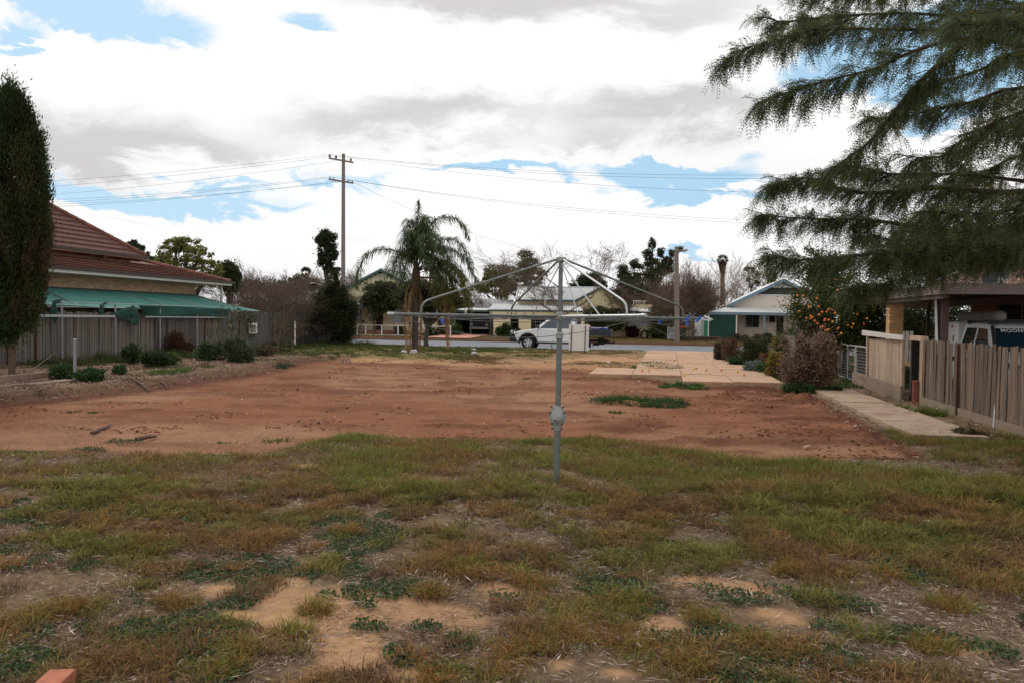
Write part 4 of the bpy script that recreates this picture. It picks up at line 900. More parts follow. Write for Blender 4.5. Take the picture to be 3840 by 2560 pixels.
GREYB = [(.13, .09, .075), (.16, .115, .095), (.10, .075, .06)]
for i, (px, v, top, wpx, lab) in enumerate(((935, 64, 1000, 80, 'far leafless tree above the bare shrubs left of the pine'), (1010, 70, 985, 110, 'wide far leafless tree left of the tall pine'), (1090, 76, 1015, 90, 'far brownish bare tree between the small palm and shrubs'), (1180, 66, 1020, 110, 'bushy brown bare tree under the tall pine'), (1330, 78, 1010, 70, 'thin bare tree just right of the tall power pole'), (1245, 68, 1030, 70, 'reddish bare tree behind the black cypress bush'))):
    b_ = onV(px, v); h = PV(px, top, v).z-b_.z; bare_tree('bare_tree', lab, 'tree', b_, h, 80+i, rad=.12, lev=5, spread=.55, barkc=(.15, .11, .095), trunk=.12, nb=(3, 4), dens=3600, cols=GREYB, L=.75, W=.028)
far_tree('low dark green tree line clump behind the bare shrubs', 960, 82, 1040, 1100, [(880, 1075, 60, 26), (960, 1080, 70, 26), (1060, 1085, 70, 28), (1150, 1080, 60, 34), (1120, 1055, 30, 20)], 7000, .3, .15, DG, 90, sub=14)
def fan_palm(label, px, v, ytop, rpx, seed, skirt=0, trunkr=.14, base=None, group=None):
    b_ = onV(px, v); c_ = PV(px, ytop, v); dd = (c_-CAM).dot(_Fh)/FPX; r_ = rpx*dd; ctr = Vector((c_.x, c_.y, c_.z-r_)); rr = np.random.default_rng(seed)
    t = thing('fan_palm', label, 'palm tree', b_, group); w_ = Wood(); w_.path([b_, (b_+ctr)/2, ctr], trunkr*1.25, trunkr, 8); w_.build('trunk', t, (.11, .07, .055))
    pts, ax = [], []
    for q in range(34):
        d = unit(rr.normal(size=3)+[0, 0, .35]); side = unit(np.cross(d, rr.normal(size=3))); hub = np.array(ctr)+d*r_*.42
        for z in np.linspace(-1.1, 1.1, 15):
            dr = unit(d*math.cos(z)+side*math.sin(z)+np.array([0, 0, -.15])); pts.append(hub+dr*r_*.3); ax.append(dr)
    leaves('fronds', np.array(pts), t, r_*.66, r_*.07, [(.035, .055, .022), (.05, .07, .03)], axis=np.array(ax), spread=.06, seed=seed, jit=.15)
    if skirt:
        n = 900; hh = rr.random(n); a = rr.uniform(0, 6.283, n); rad = r_*.62*np.sqrt(1-hh*.85)
        pp = np.stack([ctr.x+np.cos(a)*rad, ctr.y+np.sin(a)*rad, ctr.z-r_*.2-hh*skirt*r_], 1); leaves('dead_skirt', pp, t, r_*.4, r_*.06, [(.15, .10, .06), (.10, .065, .04)], axis=np.tile([0, 0, -1.0], (n, 1))+np.stack([np.cos(a), np.sin(a), 0*a], 1)*.35, spread=.2, seed=seed)
    return t
fan_palm('small fan palm crown over the bare trees left of the pine', 1148, 78, 1000, 24, 91)
fan_palm('tall fan palm with brown skirt above the right house', 2710, 92, 952, 24, 92, skirt=1.9, trunkr=.22)
fan_palm('fan palm crown just left of the right house gable', 2895, 90, 1016, 24, 93, skirt=.5)
# magpie in flight
p = P(1177, 1067, 30.0); t = thing('magpie', 'black and white magpie flying before the dark cypress bush', 'bird', p)
BLK = plain('black_feathers', (.012, .012, .014), .6); WHF = plain('white_feathers', (.8, .78, .75), .6)
mb = MB(); mb.tube([p+Vector((-.16, 0, -.03)), p+Vector((-.12, 0, -.025)), p+Vector((-.02, 0, 0)), p+Vector((.09, 0, .01)), p+Vector((.19, .02, .012))], [.015, .04, .05, .035, .012], 8); mb.sphere(p+Vector((-.15, 0, -.035)), .036, 8, 6); mb.tube([p+Vector((-.18, 0, -.04)), p+Vector((-.23, 0, -.05))], [.012, .002], 5); mb.build('body', BLK, t, smooth=True)
for s_ in (-1, 1):
    MB().prism([(-.08, 0), (.06, 0), (.16, s_*.2), (.10, s_*.42), (0, s_*.3)], 'z', p.z+.0, p.z+.014).build('wing', WHF if s_ < 0 else BLK, t).location = Vector((p.x, p.y, .03))-Vector((0, 0, 0))-Vector((p.x, p.y, p.z))+Vector((p.x, p.y, p.z))
MB().prism([(p.x+.13, p.y-.03), (p.x+.25, p.y-.06), (p.x+.25, p.y+.06), (p.x+.13, p.y+.03)], 'z', p.z+.0, p.z+.012).build('tail', WHF, t)

# ================================================================ power poles and wires
def hv(px, py, v): return PV(px, py, v)
b1 = onV(1287, 62.3); top1 = PV(1288, 578, 62.3)
t = thing('power_pole', 'tall timber power pole with two crossarms left of the palm', 'power pole', b1)
MB().tube([b1-Vector((0, 0, .3)), (b1+top1)/2, top1], [.19, .16, .13], 12).build('pole', TIMBER, t)
def crossarm(t, c, d, L, nins, z0, big):
    d = Vector(d).normalized(); a = c-d*L*.55; b = c+d*L*.45
    arm = MB().bar(a, b, .11, .12).build('crossarm', TIMBER, t); pts = []
    for q in range(nins):
        s_ = [.03, .2, .97, .8][q] if nins > 3 else [.02, .28, .9][q]
        p = a+(b-a)*s_; pts.append(p+Vector((0, 0, .28 if big else .2)))
        mb = MB(); mb.cyl(p, p+Vector((0, 0, .12)), .02, 6); r_ = .10 if big else .05
        for z in range(3): mb.tube([p+Vector((0, 0, .1+z*r_*.7)), p+Vector((0, 0, .1+z*r_*.7+r_*.5))], [r_, r_*.6], 10)
        mb.build('insulator', BLACKP if not big else plain('brown_porcelain', (.06, .03, .025), .3), t)
    return pts
ad = Vector((.62, 1.0, 0))
i1 = crossarm(t, Vector((top1.x, top1.y-.18, PV(1288, 602, 62).z)), ad, 2.3, 3, 0, True)
i2 = crossarm(t, Vector((top1.x, top1.y-.18, PV(1288, 680, 62).z)), ad, 2.3, 4, 0, False)
MB().bar(i2[0]+Vector((1.0, .4, -.9)), i2[0]+Vector((.6, .9, -.25)), .03, .03).build('brace', GALV, t)
WIRE = plain('wire', (.06, .06, .065), .6)
def wire(nm, lab, a, b, sag, r=.009, group='overhead wires'):
    a = Vector(a); b = Vector(b); pts = [a+(b-a)*s_-Vector((0, 0, sag*4*s_*(1-s_))) for s_ in np.linspace(0, 1, 21)]
    return tag(MB().tube(pts, r, 4).build(nm, WIRE), lab, 'wire', group)
Lz = lambda px, py: PV(px, py, 60)
for i, (src, py, sg, lab) in enumerate(((i1[0], 684, .2, 'topmost thin wire from the tall pole to the left edge'), (i1[1], 706, .2, 'second thin wire below the topmost, left of the tall pole'), (i1[2], 736, .3, 'third wire, crossing the blue gap left of the tall pole'))):
    wire('overhead_wire', lab, src, PV(120, py, 62), sg)
for i, (src, py, lab) in enumerate(((i2[0], 752, 'upper of the four lower wires at the left'), (i2[1], 762, 'second of the four lower wires at the left'), (i2[2], 770, 'third of the four lower wires at the left'), (i2[3], 780, 'lowest of the four lower wires at the left'))):
    wire('overhead_wire', lab, src, PV(120, py, 62), .3)
for i, (src, q, lab) in enumerate(((i1[0], (2990, 655), 'upper wire crossing right over the palm to the pepper tree'), (i1[1], (2990, 670), 'second wire crossing right over the palm'), (i1[2], (2990, 725), 'third wire running right through the blue gap'), (i2[0], (2990, 835), 'upper low wire running right behind the hoist'), (i2[2], (2990, 846), 'lower low wire running right behind the hoist'))):
    wire('overhead_wire', lab, src, PV(q[0], q[1], 61.5), .55)
wire('overhead_wire', 'single service wire dropping from the tall pole past the palm towards the bare tree', i2[3], PV(2010, 945, 70), .5)
b2 = onV(2541, 62.8); top2 = PV(2537, 926, 62.8)
t = thing('street_light_pole', 'shorter timber pole with a small street lamp right of the hoist', 'power pole', b2)
MB().tube([b2-Vector((0, 0, .3)), (b2+top2)/2, top2], [.20, .175, .15], 12).build('pole', TIMBER, t)
a_ = PV(2546, 940, 62.6); MB().tube([Vector((top2.x+.1, 62.6, a_.z-.1)), a_, a_+Vector((.35, -.2, .02))], .03, 6).build('lamp_arm', GALV, t)
MB().sphere(a_+Vector((.45, -.25, 0)), .2, 10, 8, (1.1, .8, .45)).build('lamp', plain('lamp_shell', (.35, .36, .36), .4), t, smooth=True)
MB().box((b2.x-.09, b2.y-.27, 1.86), (b2.x+.09, b2.y-.235, 1.93)).build('number_plate', WHITE, t)

# ================================================================ cocos palm
g = GP(1556, 1320); base = g; D0 = (g-CAM).dot(_Fh)
pc = thing('cocos_palm', 'tall cocos palm with arching green fronds and hanging dead ones', 'palm tree', base)
tp = P(1556, 1100, D0)
w_ = Wood()
pts = [base-Vector((0, 0, .1)), P(1556, 1260, D0), P(1558, 1180, D0), tp]; w_.path([pts[0], pts[1]], .17, .155, 10); w_.path([pts[1], pts[2], pts[3]], .155, .13, 10)
w_.build('trunk', pc, (.085, .07, .06))
MB().tube([tp-Vector((0, 0, .2)), P(1558, 1070, D0), P(1560, 1030, D0), P(1562, 985, D0)], [.14, .20, .20, .10], 10).build('crownshaft', plain('palm_boot', (.09, .06, .04), .9, .3, 8, .6, 30, stretch=(5, 5, 1)), pc, smooth=True)
PG = np.array([[.08, .115, .05], [.105, .14, .065], [.055, .08, .035]]); PY = np.array([[.12, .12, .035], [.16, .13, .04], [.09, .09, .03]]); PD = np.array([[.30, .175, .09], [.22, .12, .06], [.36, .23, .13]])
def catmull(pts, n):
    pts = [np.array(p, float) for p in pts]; P_ = [2*pts[0]-pts[1]]+pts+[2*pts[-1]-pts[-2]]; out = []
    for i in range(len(pts)-1):
        a, b, c, d = P_[i:i+4]
        for q in range(n):
            t = q/n; out.append(.5*((2*b)+(c-a)*t+(2*a-5*b+4*c-d)*t*t+(3*b-a-3*c+d)*t**3))
    out.append(pts[-1]); return np.array(out)
def frond(parent, pts, cols, seed, leafL=.55, nl=75, droop=.9, wid=.028, rad=.022, name='frond', start=.14, fan=1.0):
    rr = np.random.default_rng(seed); c = catmull(pts, 8); w_ = Wood(); w_.path(list(c), rad, .004, 4); w_.build('rachis', parent, cols.mean(0)*.9) if False else None
    seg = np.linalg.norm(np.diff(c, axis=0), axis=1); cum = np.concatenate([[0], np.cumsum(seg)]); s = np.repeat(np.linspace(start, 1, nl), 2); s = np.clip(s+rr.normal(size=len(s))*.004, 0, 1)
    q = s*cum[-1]; P0 = np.stack([np.interp(q, cum, c[:, i]) for i in range(3)], 1); P1 = np.stack([np.interp(np.minimum(q+.05, cum[-1]), cum, c[:, i]) for i in range(3)], 1)
    T = unit(P1-P0+1e-6); side = unit(np.cross(T, [0, 0, 1.0])+rr.normal(size=T.shape)*.25); sg = np.tile([1, -1], nl)[:, None]
    env = np.sin(np.clip(s*1.02, 0, 1)*math.pi)**.45*.75+.25; L = leafL*env*rr.uniform(.8, 1.15, len(s)); L = L[:, None]
    d0 = unit(side*sg*fan+T*.75+rr.normal(size=T.shape)*.22+np.array([0, 0, .18])); dr = np.array([0, 0, -1.0])
    m = P0+d0*L*.45; e = m+unit(d0*(1-droop*.6)+dr*droop)*L*.6
    wv = unit(np.cross(d0, dr)+rr.normal(size=T.shape)*.2)*wid/2
    n = len(s); V = np.stack([P0-wv*.5, P0+wv*.5, m-wv, m+wv, e-wv*.12, e+wv*.12], 1).reshape(-1, 3); b = np.arange(n)*6
    F = np.stack([np.stack([b, b+1, b+3, b+2], 1), np.stack([b+2, b+3, b+5, b+4], 1)], 1).reshape(-1, 4); cc = cols[rr.integers(0, len(cols), n)]*rr.uniform(.7, 1.3, (n, 1)); Tn = np.repeat(cc, 6, 0)
    if w_.V:
        WV = np.concatenate(w_.V); WF = np.concatenate(w_.F)+len(V); V = np.concatenate([V, WV]); Tn = np.concatenate([Tn, np.tile(cols.mean(0)*.9, (len(WV), 1))]); F = np.concatenate([F, WF])
    return npmesh(name, V, F, LEAF, parent, Tn)
def fr(pl, dd, cols, seed, **kw):
    """photo polyline; dd: how far the tip swings towards (-) or away from (+) the camera"""
    n = len(pl); pts = [P(x_, y_, D0+dd*(i/(n-1))**1.3) for i, (x_, y_) in enumerate(pl)]; return frond(pc, pts, cols, seed, **kw)
FR = [([(1556, 1000), (1530, 965), (1480, 942), (1420, 938), (1370, 962), (1343, 1020), (1336, 1085)], -.5, 0), ([(1560, 1000), (1562, 900), (1567, 810), (1570, 752)], .2, 0), ([(1562, 1000), (1585, 900), (1630, 830), (1690, 815), (1735, 845), (1760, 900)], -.3, 0),
      ([(1565, 1010), (1600, 930), (1660, 900), (1715, 905), (1750, 960), (1768, 1010)], 1.2, 0), ([(1565, 1015), (1620, 950), (1690, 935), (1745, 975), (1780, 1040), (1795, 1085)], -.4, 0), ([(1565, 1020), (1620, 975), (1680, 985), (1730, 1030), (1755, 1100)], -1.2, 1),
      ([(1558, 1000), (1545, 920), (1530, 870), (1512, 900), (1505, 950)], -1.0, 0), ([(1558, 1000), (1548, 900), (1545, 840), (1530, 830), (1518, 870)], 1.0, 0), ([(1560, 1000), (1578, 880), (1600, 820), (1620, 850), (1640, 900)], -1.2, 0), ([(1560, 1010), (1575, 920), (1605, 880), (1640, 900), (1660, 960)], -1.8, 0),
      ([(1556, 1010), (1535, 950), (1515, 950), (1500, 1000), (1498, 1050)], -1.4, 0), ([(1562, 1010), (1590, 940), (1640, 920), (1680, 960), (1700, 1030)], 1.8, 0), ([(1562, 1015), (1600, 990), (1640, 1010), (1670, 1070), (1685, 1130)], -1.0, 1), ([(1562, 1020), (1590, 1000), (1620, 1030), (1640, 1090), (1645, 1150)], 1.0, 1),
      ([(1565, 1020), (1640, 990), (1710, 1010), (1750, 1080), (1765, 1150)], .8, 1), ([(1558, 1010), (1540, 970), (1525, 980), (1515, 1030), (1515, 1080)], 1.2, 0), ([(1560, 1000), (1572, 900), (1588, 850), (1605, 870), (1618, 930)], .6, 0), ([(1558, 1000), (1552, 920), (1545, 880), (1530, 900), (1522, 960)], -.2, 0), ([(1560, 1000), (1575, 880), (1588, 820), (1596, 830), (1604, 880)], .3, 0), ([(1562, 1010), (1610, 940), (1655, 930), (1690, 980), (1708, 1050)], -1.6, 0), ([(1562, 1010), (1590, 960), (1620, 960), (1640, 1010), (1650, 1070)], -1.8, 0), ([(1556, 1008), (1530, 960), (1500, 955), (1470, 990), (1460, 1040)], 1.4, 0), ([(1560, 1005), (1570, 930), (1590, 900), (1600, 940), (1605, 1000)], -2.0, 0), ([(1562, 1015), (1610, 970), (1650, 990), (1690, 1050), (1720, 1120)], .2, 1),
      ([(1562, 1020), (1600, 1005), (1650, 1040), (1680, 1100), (1700, 1170)], -.6, 1), ([(1564, 1025), (1650, 1010), (1720, 1060), (1755, 1130), (1762, 1190)], -.2, 1)]
for i, (pl, dd, y_) in enumerate(FR): fr(pl, dd, PY if y_ else PG, 500+i, droop=.78 if i else .7, leafL=.66 if i != 1 else .52, nl=145, wid=.034)
for i, (pl, dd) in enumerate(([([(1548, 1060), (1528, 1090), (1518, 1180), (1524, 1270), (1530, 1325)], -.5), ([(1552, 1060), (1540, 1100), (1536, 1180), (1540, 1260), (1536, 1322)], -.3), ([(1566, 1060), (1576, 1110), (1578, 1190), (1574, 1280), (1568, 1325)], .2),
                              ([(1570, 1040), (1640, 1050), (1672, 1110), (1678, 1200), (1684, 1300)], -.8), ([(1570, 1040), (1645, 1055), (1665, 1120), (1672, 1210), (1680, 1305)], -.6), ([(1556, 1060), (1545, 1090), (1532, 1150), (1530, 1200)], -.7)])):
    fr(pl, dd, PD, 560+i, droop=1.3, leafL=.42, nl=70, wid=.03, rad=.035 if i != 3 else .05, name='dead_frond', fan=.25)
# white rocks by the palm
ROCK = plain('pale_rock', (.55, .52, .49), .9, .15, 8, .4, 30)
for i, (px, py, s_, lab) in enumerate(((1513, 1325, .14, 'pale rock left of the palm trunk'), (1551, 1326, .17, 'white rock at the foot of the palm trunk'), (1776, 1317, .11, 'pale stone on the verge below the carport'), (1779, 1331, .14, 'flat pale stone chip on the verge right of the palm'), (1293, 1334, .0, ''), (2283, 1358, .07, 'small pale stone on the sandy verge right of the sign'))):
    if not lab: continue
    g = GP(px, py); rr = np.random.default_rng(700+i); mb = MB(); mb.sphere(g+Vector((0, 0, s_*.3)), s_, 8, 6, (1.2, .9, .6)); mb.v = [tuple(np.array(v)+rr.normal(size=3)*s_*.12) for v in mb.v]; tag(mb.build('rock', ROCK, None), lab, 'rock')
# stump with upright splinters
g = GP(1296, 1353); t = thing('tree_stump', 'splintered pale stump on the edge of the red soil left of the palm', 'stump', g); rr = np.random.default_rng(5)
mb = MB()
for q in range(9): a = q*.7; p_ = g+Vector((math.cos(a)*.17, math.sin(a)*.12, 0)); mb.tube([p_-Vector((0, 0, .05)), p_+Vector((rr.normal()*.03, 0, .12+rr.random()*.2))], [.07, .015], 6)
mb.build('wood', plain('stump_wood', (.33, .22, .16), .9, .3, 10), t)
# trees on the near verge and in front of the first house
far_tree('round headed dark olive tree with forked trunk right of the palm', 1602, 47.5, 1060, 1292, [(1560, 1110, 70, 40), (1640, 1120, 75, 45), (1600, 1085, 60, 36), (1690, 1130, 45, 36), (1600, 1150, 80, 28)], 15000, .16, .09, [(.045, .05, .025), (.06, .065, .03), (.075, .06, .03), (.035, .04, .02)], 75, trunk=.33, rad=.17, sub=20, nlimb=3)
far_tree('round olive green tree in front of the cream gable house', 1404, 65.0, 1050, 1260, [(1420, 1100, 55, 34), (1460, 1110, 55, 36), (1395, 1130, 32, 24), (1500, 1130, 40, 30), (1440, 1140, 60, 24), (1455, 1080, 40, 22)], 13000, .2, .12, [(.045, .05, .025), (.06, .065, .03), (.035, .042, .022), (.08, .08, .035)], 76, trunk=.3, rad=.13, sub=20)
# ================================================================ houses across the street
def wboards(parent, mat, v, z0, z1, xl, xr, h=.2, name='weatherboard'):
    """one lapped board per course on the plane Y=v; xl, xr: functions of z"""
    z = z0
    while z < z1-.02:
        zt = min(z+h, z1); a, b_ = xl((z+zt)/2), xr((z+zt)/2)
        if b_-a > .1: MB().prism([(v+.03, z-.012), (v-.028, z-.012), (v-.004, zt), (v+.03, zt)], 'x', a, b_).build(name, mat, parent)
        z = zt
def corr(parent, name, mat, a, b, c, d, n=60, amp=.02):
    """corrugated sheet: a-b lower edge, d-c upper edge, ribs run from the lower to the upper edge"""
    a, b, c, d = map(Vector, (a, b, c, d)); nrm = (b-a).cross(d-a).normalized()
    if nrm.z < 0: nrm = -nrm
    vs = []; m = n*4
    for i in range(m+1):
        s = i/m; o_ = nrm*math.sin(s*n*2*math.pi)*amp; vs += [a+(b-a)*s+o_, d+(c-d)*s+o_]
    fs = [(2*i, 2*i+2, 2*i+3, 2*i+1) for i in range(m)]
    return MB().add(vs, fs).build(name, mat, parent, smooth=True)
def window(parent, x0, x1, z0, z1, v, frame=WHITE, panes=2, name='window', curtain=False):
    f = MB(); f.box((x0-.05, v-.07, z0-.05), (x1+.05, v-.02, z0)).box((x0-.05, v-.07, z1), (x1+.05, v-.02, z1+.05)).box((x0-.05, v-.07, z0), (x0, v-.02, z1)).box((x1, v-.07, z0), (x1+.05, v-.02, z1))
    for i in range(1, panes): x = x0+(x1-x0)*i/panes; f.box((x-.02, v-.065, z0), (x+.02, v-.02, z1))
    o = f.build(name, frame, parent); MB().box((x0, v-.05, z0), (x1, v-.035, z1)).build('pane', GLASS, o); return o
# --- first house: cream gable with dark green trim
V1 = 70.0; zq = lambda px, py, v=V1: PV(px, py, v).z; xq = lambda px, v=V1: PV(px, 1200, v).x
h1 = thing('gable_house', 'cream weatherboard house with green trimmed gable behind the palm', 'house', (xq(1431), V1, .15))
xa, za, xe, ze = xq(1431), zq(1431, 1014), xq(1286), zq(1286, 1089); half = xa-xe; xr_ = xa+half; sl = (za-ze)/half; zfl = .45
xwl, xwr = xe+.35, xr_-.35; gl = lambda z: xa-(za-.12-z)/sl; gr_ = lambda z: xa+(za-.12-z)/sl
MB().prism([(xwl, .0), (xwr, .0), (xwr, ze+.1), (xa, za-.25), (xwl, ze+.1)], 'y', V1+.04, V1+11).build('wall', CREAM, h1)
wboards(h1, CREAM, V1, ze+.12, za-.3, gl, gr_, .2); wboards(h1, CREAM, V1, zfl, ze+.12, lambda z: xwl, lambda z: xwr, .2)
# left wing under the verandah
xw0 = xq(1092)
MB().box((xw0, V1+.5, 0), (xwl, V1+8, 3.0)).build('wing_wall', CREAM, h1); MB().prism([(V1+.2, 3.0), (V1+4.2, 4.1), (V1+8.2, 3.0)], 'x', xw0-.3, xwl).build('wing_roof', TING, h1)
for s_ in (-1, 1):
    e_ = (xa+s_*(half+.05), ze-.03); corr(h1, 'roof_sheet', TING, (e_[0], V1-.45, e_[1]+.06), (e_[0], V1+11.2, e_[1]+.06), (xa, V1+11.2, za+.09), (xa, V1-.45, za+.09), 40, .018)
    MB().bar((e_[0], V1-.46, e_[1]-.02), (xa+s_*.0, V1-.46, za-.02), .05, .22).build('barge_board', GREENT, h1)
MB().cyl((xa, V1-.5, za+.1), (xa, V1+11.2, za+.1), .07, 6).build('ridge_cap', TING, h1)
MB().box((xq(1418), V1-.05, zq(1418, 1064)), (xq(1445), V1-.02, zq(1418, 1035))).build('gable_panel', plain('dull_cream', (.5, .47, .36), .7), h1)
for a_ in ((1418, 1446),): MB().box((xq(1417), V1-.07, zq(1418, 1034)), (xq(1446), V1-.05, zq(1418, 1031))).box((xq(1416.5), V1-.07, zq(1418, 1064)), (xq(1418), V1-.05, zq(1418, 1034))).box((xq(1445), V1-.07, zq(1418, 1064)), (xq(1446.5), V1-.05, zq(1418, 1034))).build('gable_frame', WHITE, h1)
vf = 67.6; zt_, zb_ = zq(1450, 1132), zq(1450, 1143, vf)
corr(h1, 'verandah_roof', TING, (xw0-.4, vf, zb_), (xwr+.3, vf, zb_), (xwr+.3, V1-.03, zt_), (xw0-.4, V1-.03, zt_), 90, .015)
MB().box((xw0-.4, vf-.05, zb_-.16), (xwr+.3, vf+.02, zb_-.01)).build('verandah_fascia', GREENT, h1)
MB().box((xw0-.3, vf-.02, .1), (xwr+.2, V1, zfl-.02)).build('verandah_floor', plain('red_paving', (.33, .13, .09), .8), h1)
for px in (1112, 1230, 1345, 1580):
    x = xq(px, vf); p_ = MB().box((x-.05, vf+.02, .1), (x+.05, vf+.12, zb_-.17)).build('verandah_post', BLUET if px > 1240 else WHITE, h1)
    for s_ in (-1, 1): MB().prism([(x+s_*.05, zb_-.17), (x+s_*.3, zb_-.17), (x+s_*.22, zb_-.27), (x+s_*.12, zb_-.33), (x+s_*.05, zb_-.5)], 'y', vf+.05, vf+.08).build('bracket', WHITE, p_)
window(h1, xq(1322), xq(1345)+.3, 1.2, 2.35, V1); window(h1, xq(1476), xq(1528), 1.15, 2.3, V1-.0, panes=3); window(h1, xq(1134), xq(1142), 1.3, 2.3, V1+.5, panes=1)
dr = MB().box((xq(1411), V1-.05, zfl), (xq(1437), V1-.02, 2.5)).build('door', plain('dark_red_door', (.07, .025, .02), .6), h1)
for q in range(3): MB().box((xq(1414+q*8), V1-.065, zfl+.9), (xq(1419+q*8), V1-.052, 2.35)).build('door_panel', DARK, dr)
MB().cyl((xq(1393), vf+.3, 1.2), (xq(1393), vf+.33, 1.2), .14, 12).build('wall_ornament', BLACKP, h1)
MB().cyl((xq(1468), V1+4, za-1), (xq(1468), V1+4, za+1.0), .025, 5).build('aerial', GALV, h1)
# white pipe front fence
vv = 64.6; t = thing('pipe_fence', 'low white pipe and mesh fence in front of the cream gable house', 'fence', onV(1372, vv))
for px in (1340, 1372, 1432, 1493, 1560, 1625, 1690): x = xq(px, vv); MB().box((x-.04, vv-.04, .05), (x+.04, vv+.04, zq(px, 1221, vv))).build('post', WHITE, t)
for py in (1221, 1257): MB().bar((xq(1340, vv), vv, zq(1500, py, vv)), (xq(1690, vv), vv, zq(1500, py, vv)), .045, .05).build('rail', WHITE, t)
ebush('low grey green garden shrub by the cream house wall', 1500, 1256, 46, 32, 1200, .12, .06, GG, 101, d=68.5, depth=.6); ebush('bright green shrub beside the red driveway', 1708, 1258, 44, 40, 1400, .14, .07, BG, 102, d=68, depth=.7)
ebush('dark shrub left of the red driveway', 1660, 1258, 44, 56, 1800, .14, .06, DG+BR, 103, d=68.3); ebush('weedy grey shrub under the hoist wires by the driveway', 1610, 1262, 60, 30, 1200, .14, .06, DG, 104, d=67)
# small green tree at the end of the front fence
bare_tree('young_tree', 'thin street tree growing before the front door of the cream house', 'tree', onV(1402, 63.5), 2.6, 105, rad=.06, lev=3, spread=.4, trunk=.5, dens=700, cols=DG, L=.14, W=.08)
# --- carport with an old four wheel drive, red driveway
RED = plain('red_concrete_drive', (.46, .20, .145), .85, .12, 2)
pts = [G(1650, 1279, 0), G(1790, 1284, 0), G(1862, 1256, .15), G(1700, 1256, .15)]; dv_ = MB(); ea, eb = PV(1575, 1200, 60.9), PV(1755, 1200, 60.9); fa_, fb_2 = PV(1700, 1200, 69), PV(1852, 1200, 69)
for i in range(12):
    q0, q1 = i/12, (i+1)/12; dv_.quad(*[Vector((p.x, p.y, float(gz(p.x, p.y))+.05)) for p in (ea.lerp(fa_, q0), eb.lerp(fb_2, q0), eb.lerp(fb_2, q1), ea.lerp(fa_, q1))])
o = dv_.build('driveway', RED); o['kind'] = 'structure'
cp_ = thing('carport', 'dark open carport with flat pale roof between the two cream houses', 'carport', (xq(1770, 69), 70, .2))
x0, x1 = xq(1700, 68.5), xq(1846, 68.5); zr = zq(1770, 1163, 68.5)
corr(cp_, 'roof', TINW, (x0, 68.5, zr), (x1, 68.5, zr), (x1, 74, zr+.25), (x0, 74, zr+.25), 24, .02)
MB().box((x0, 68.44, zr-.16), (x1, 68.49, zr-.02)).build('fascia', GREENT, cp_)
for x in (x0+.1, (x0+x1)/2-.2, x1-.15): MB().box((x-.05, 68.6, .2), (x+.05, 68.7, zr-.02)).build('post', GREENT, cp_)
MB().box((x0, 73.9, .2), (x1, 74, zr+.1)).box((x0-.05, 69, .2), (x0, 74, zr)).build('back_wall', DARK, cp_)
MB().box((xq(1740, 68.4), 68.38, zr-.25), (xq(1750, 68.4), 68.43, zr+.0)).build('light_box', WHITE, cp_)
# --- second house
V2_ = 70.0; q2z = lambda px, py, v=V2_: PV(px, py, v).z; q2x = lambda px, v=V2_: PV(px, 1200, v).x
h2 = thing('corrugated_roof_house', 'cream weatherboard house with silver corrugated roof behind the white ute', 'house', (q2x(2120), V2_, .15))
xg, zg_ = q2x(2256), q2z(2256, 1079); xl_, zl_ = q2x(2160), q2z(2160, 1130); xr2, zr2 = q2x(2366), q2z(2366, 1146)
s1 = (zg_-zl_)/(xg-xl_); s2 = (zg_-zr2)/(xr2-xg)
MB().prism([(xl_+.1, 0), (xr2-.2, 0), (xr2-.2, zr2+.0), (xg, zg_-.2), (xl_+.1, zl_-.05)], 'y', V2_+.04, V2_+9).build('gable_wall', CREAM2, h2)
wboards(h2, CREAM2, V2_, 2.55, zg_-.25, lambda z: max(xl_, xg-(zg_-.12-z)/s1), lambda z: min(xr2-.2, xg+(zg_-.12-z)/s2), .19)
wboards(h2, CREAM2, V2_, .2, 2.55, lambda z: q2x(2166), lambda z: q2x(2442), .19)
MB().box((xr2-.2, V2_+.04, 0), (q2x(2442), V2_+6, q2z(2400, 1145))).build('side_wall', CREAM2, h2)
MB().box((xr2-.1, V2_-.1, q2z(2400, 1163)), (q2x(2444), V2_+.03, q2z(2400, 1143))).build('parapet', CREAM2, h2)
for (xx, zz_, s_) in ((xl_-.9, zl_-.9*s1, -1), (xr2+.1, zr2-.1*s2, 1)):
    if s_ > 0: corr(h2, 'roof_sheet', TIN, (xx, V2_-.4, zz_+.05), (xx, V2_+9, zz_+.05), (xg, V2_+9, zg_+.08), (xg, V2_-.4, zg_+.08), 30, .018)
    MB().bar((xx if s_ > 0 else xl_-.05, V2_-.42, zz_ if s_ > 0 else zl_-.02), (xg, V2_-.42, zg_), .05, .2).build('barge_board', GREENT, h2)
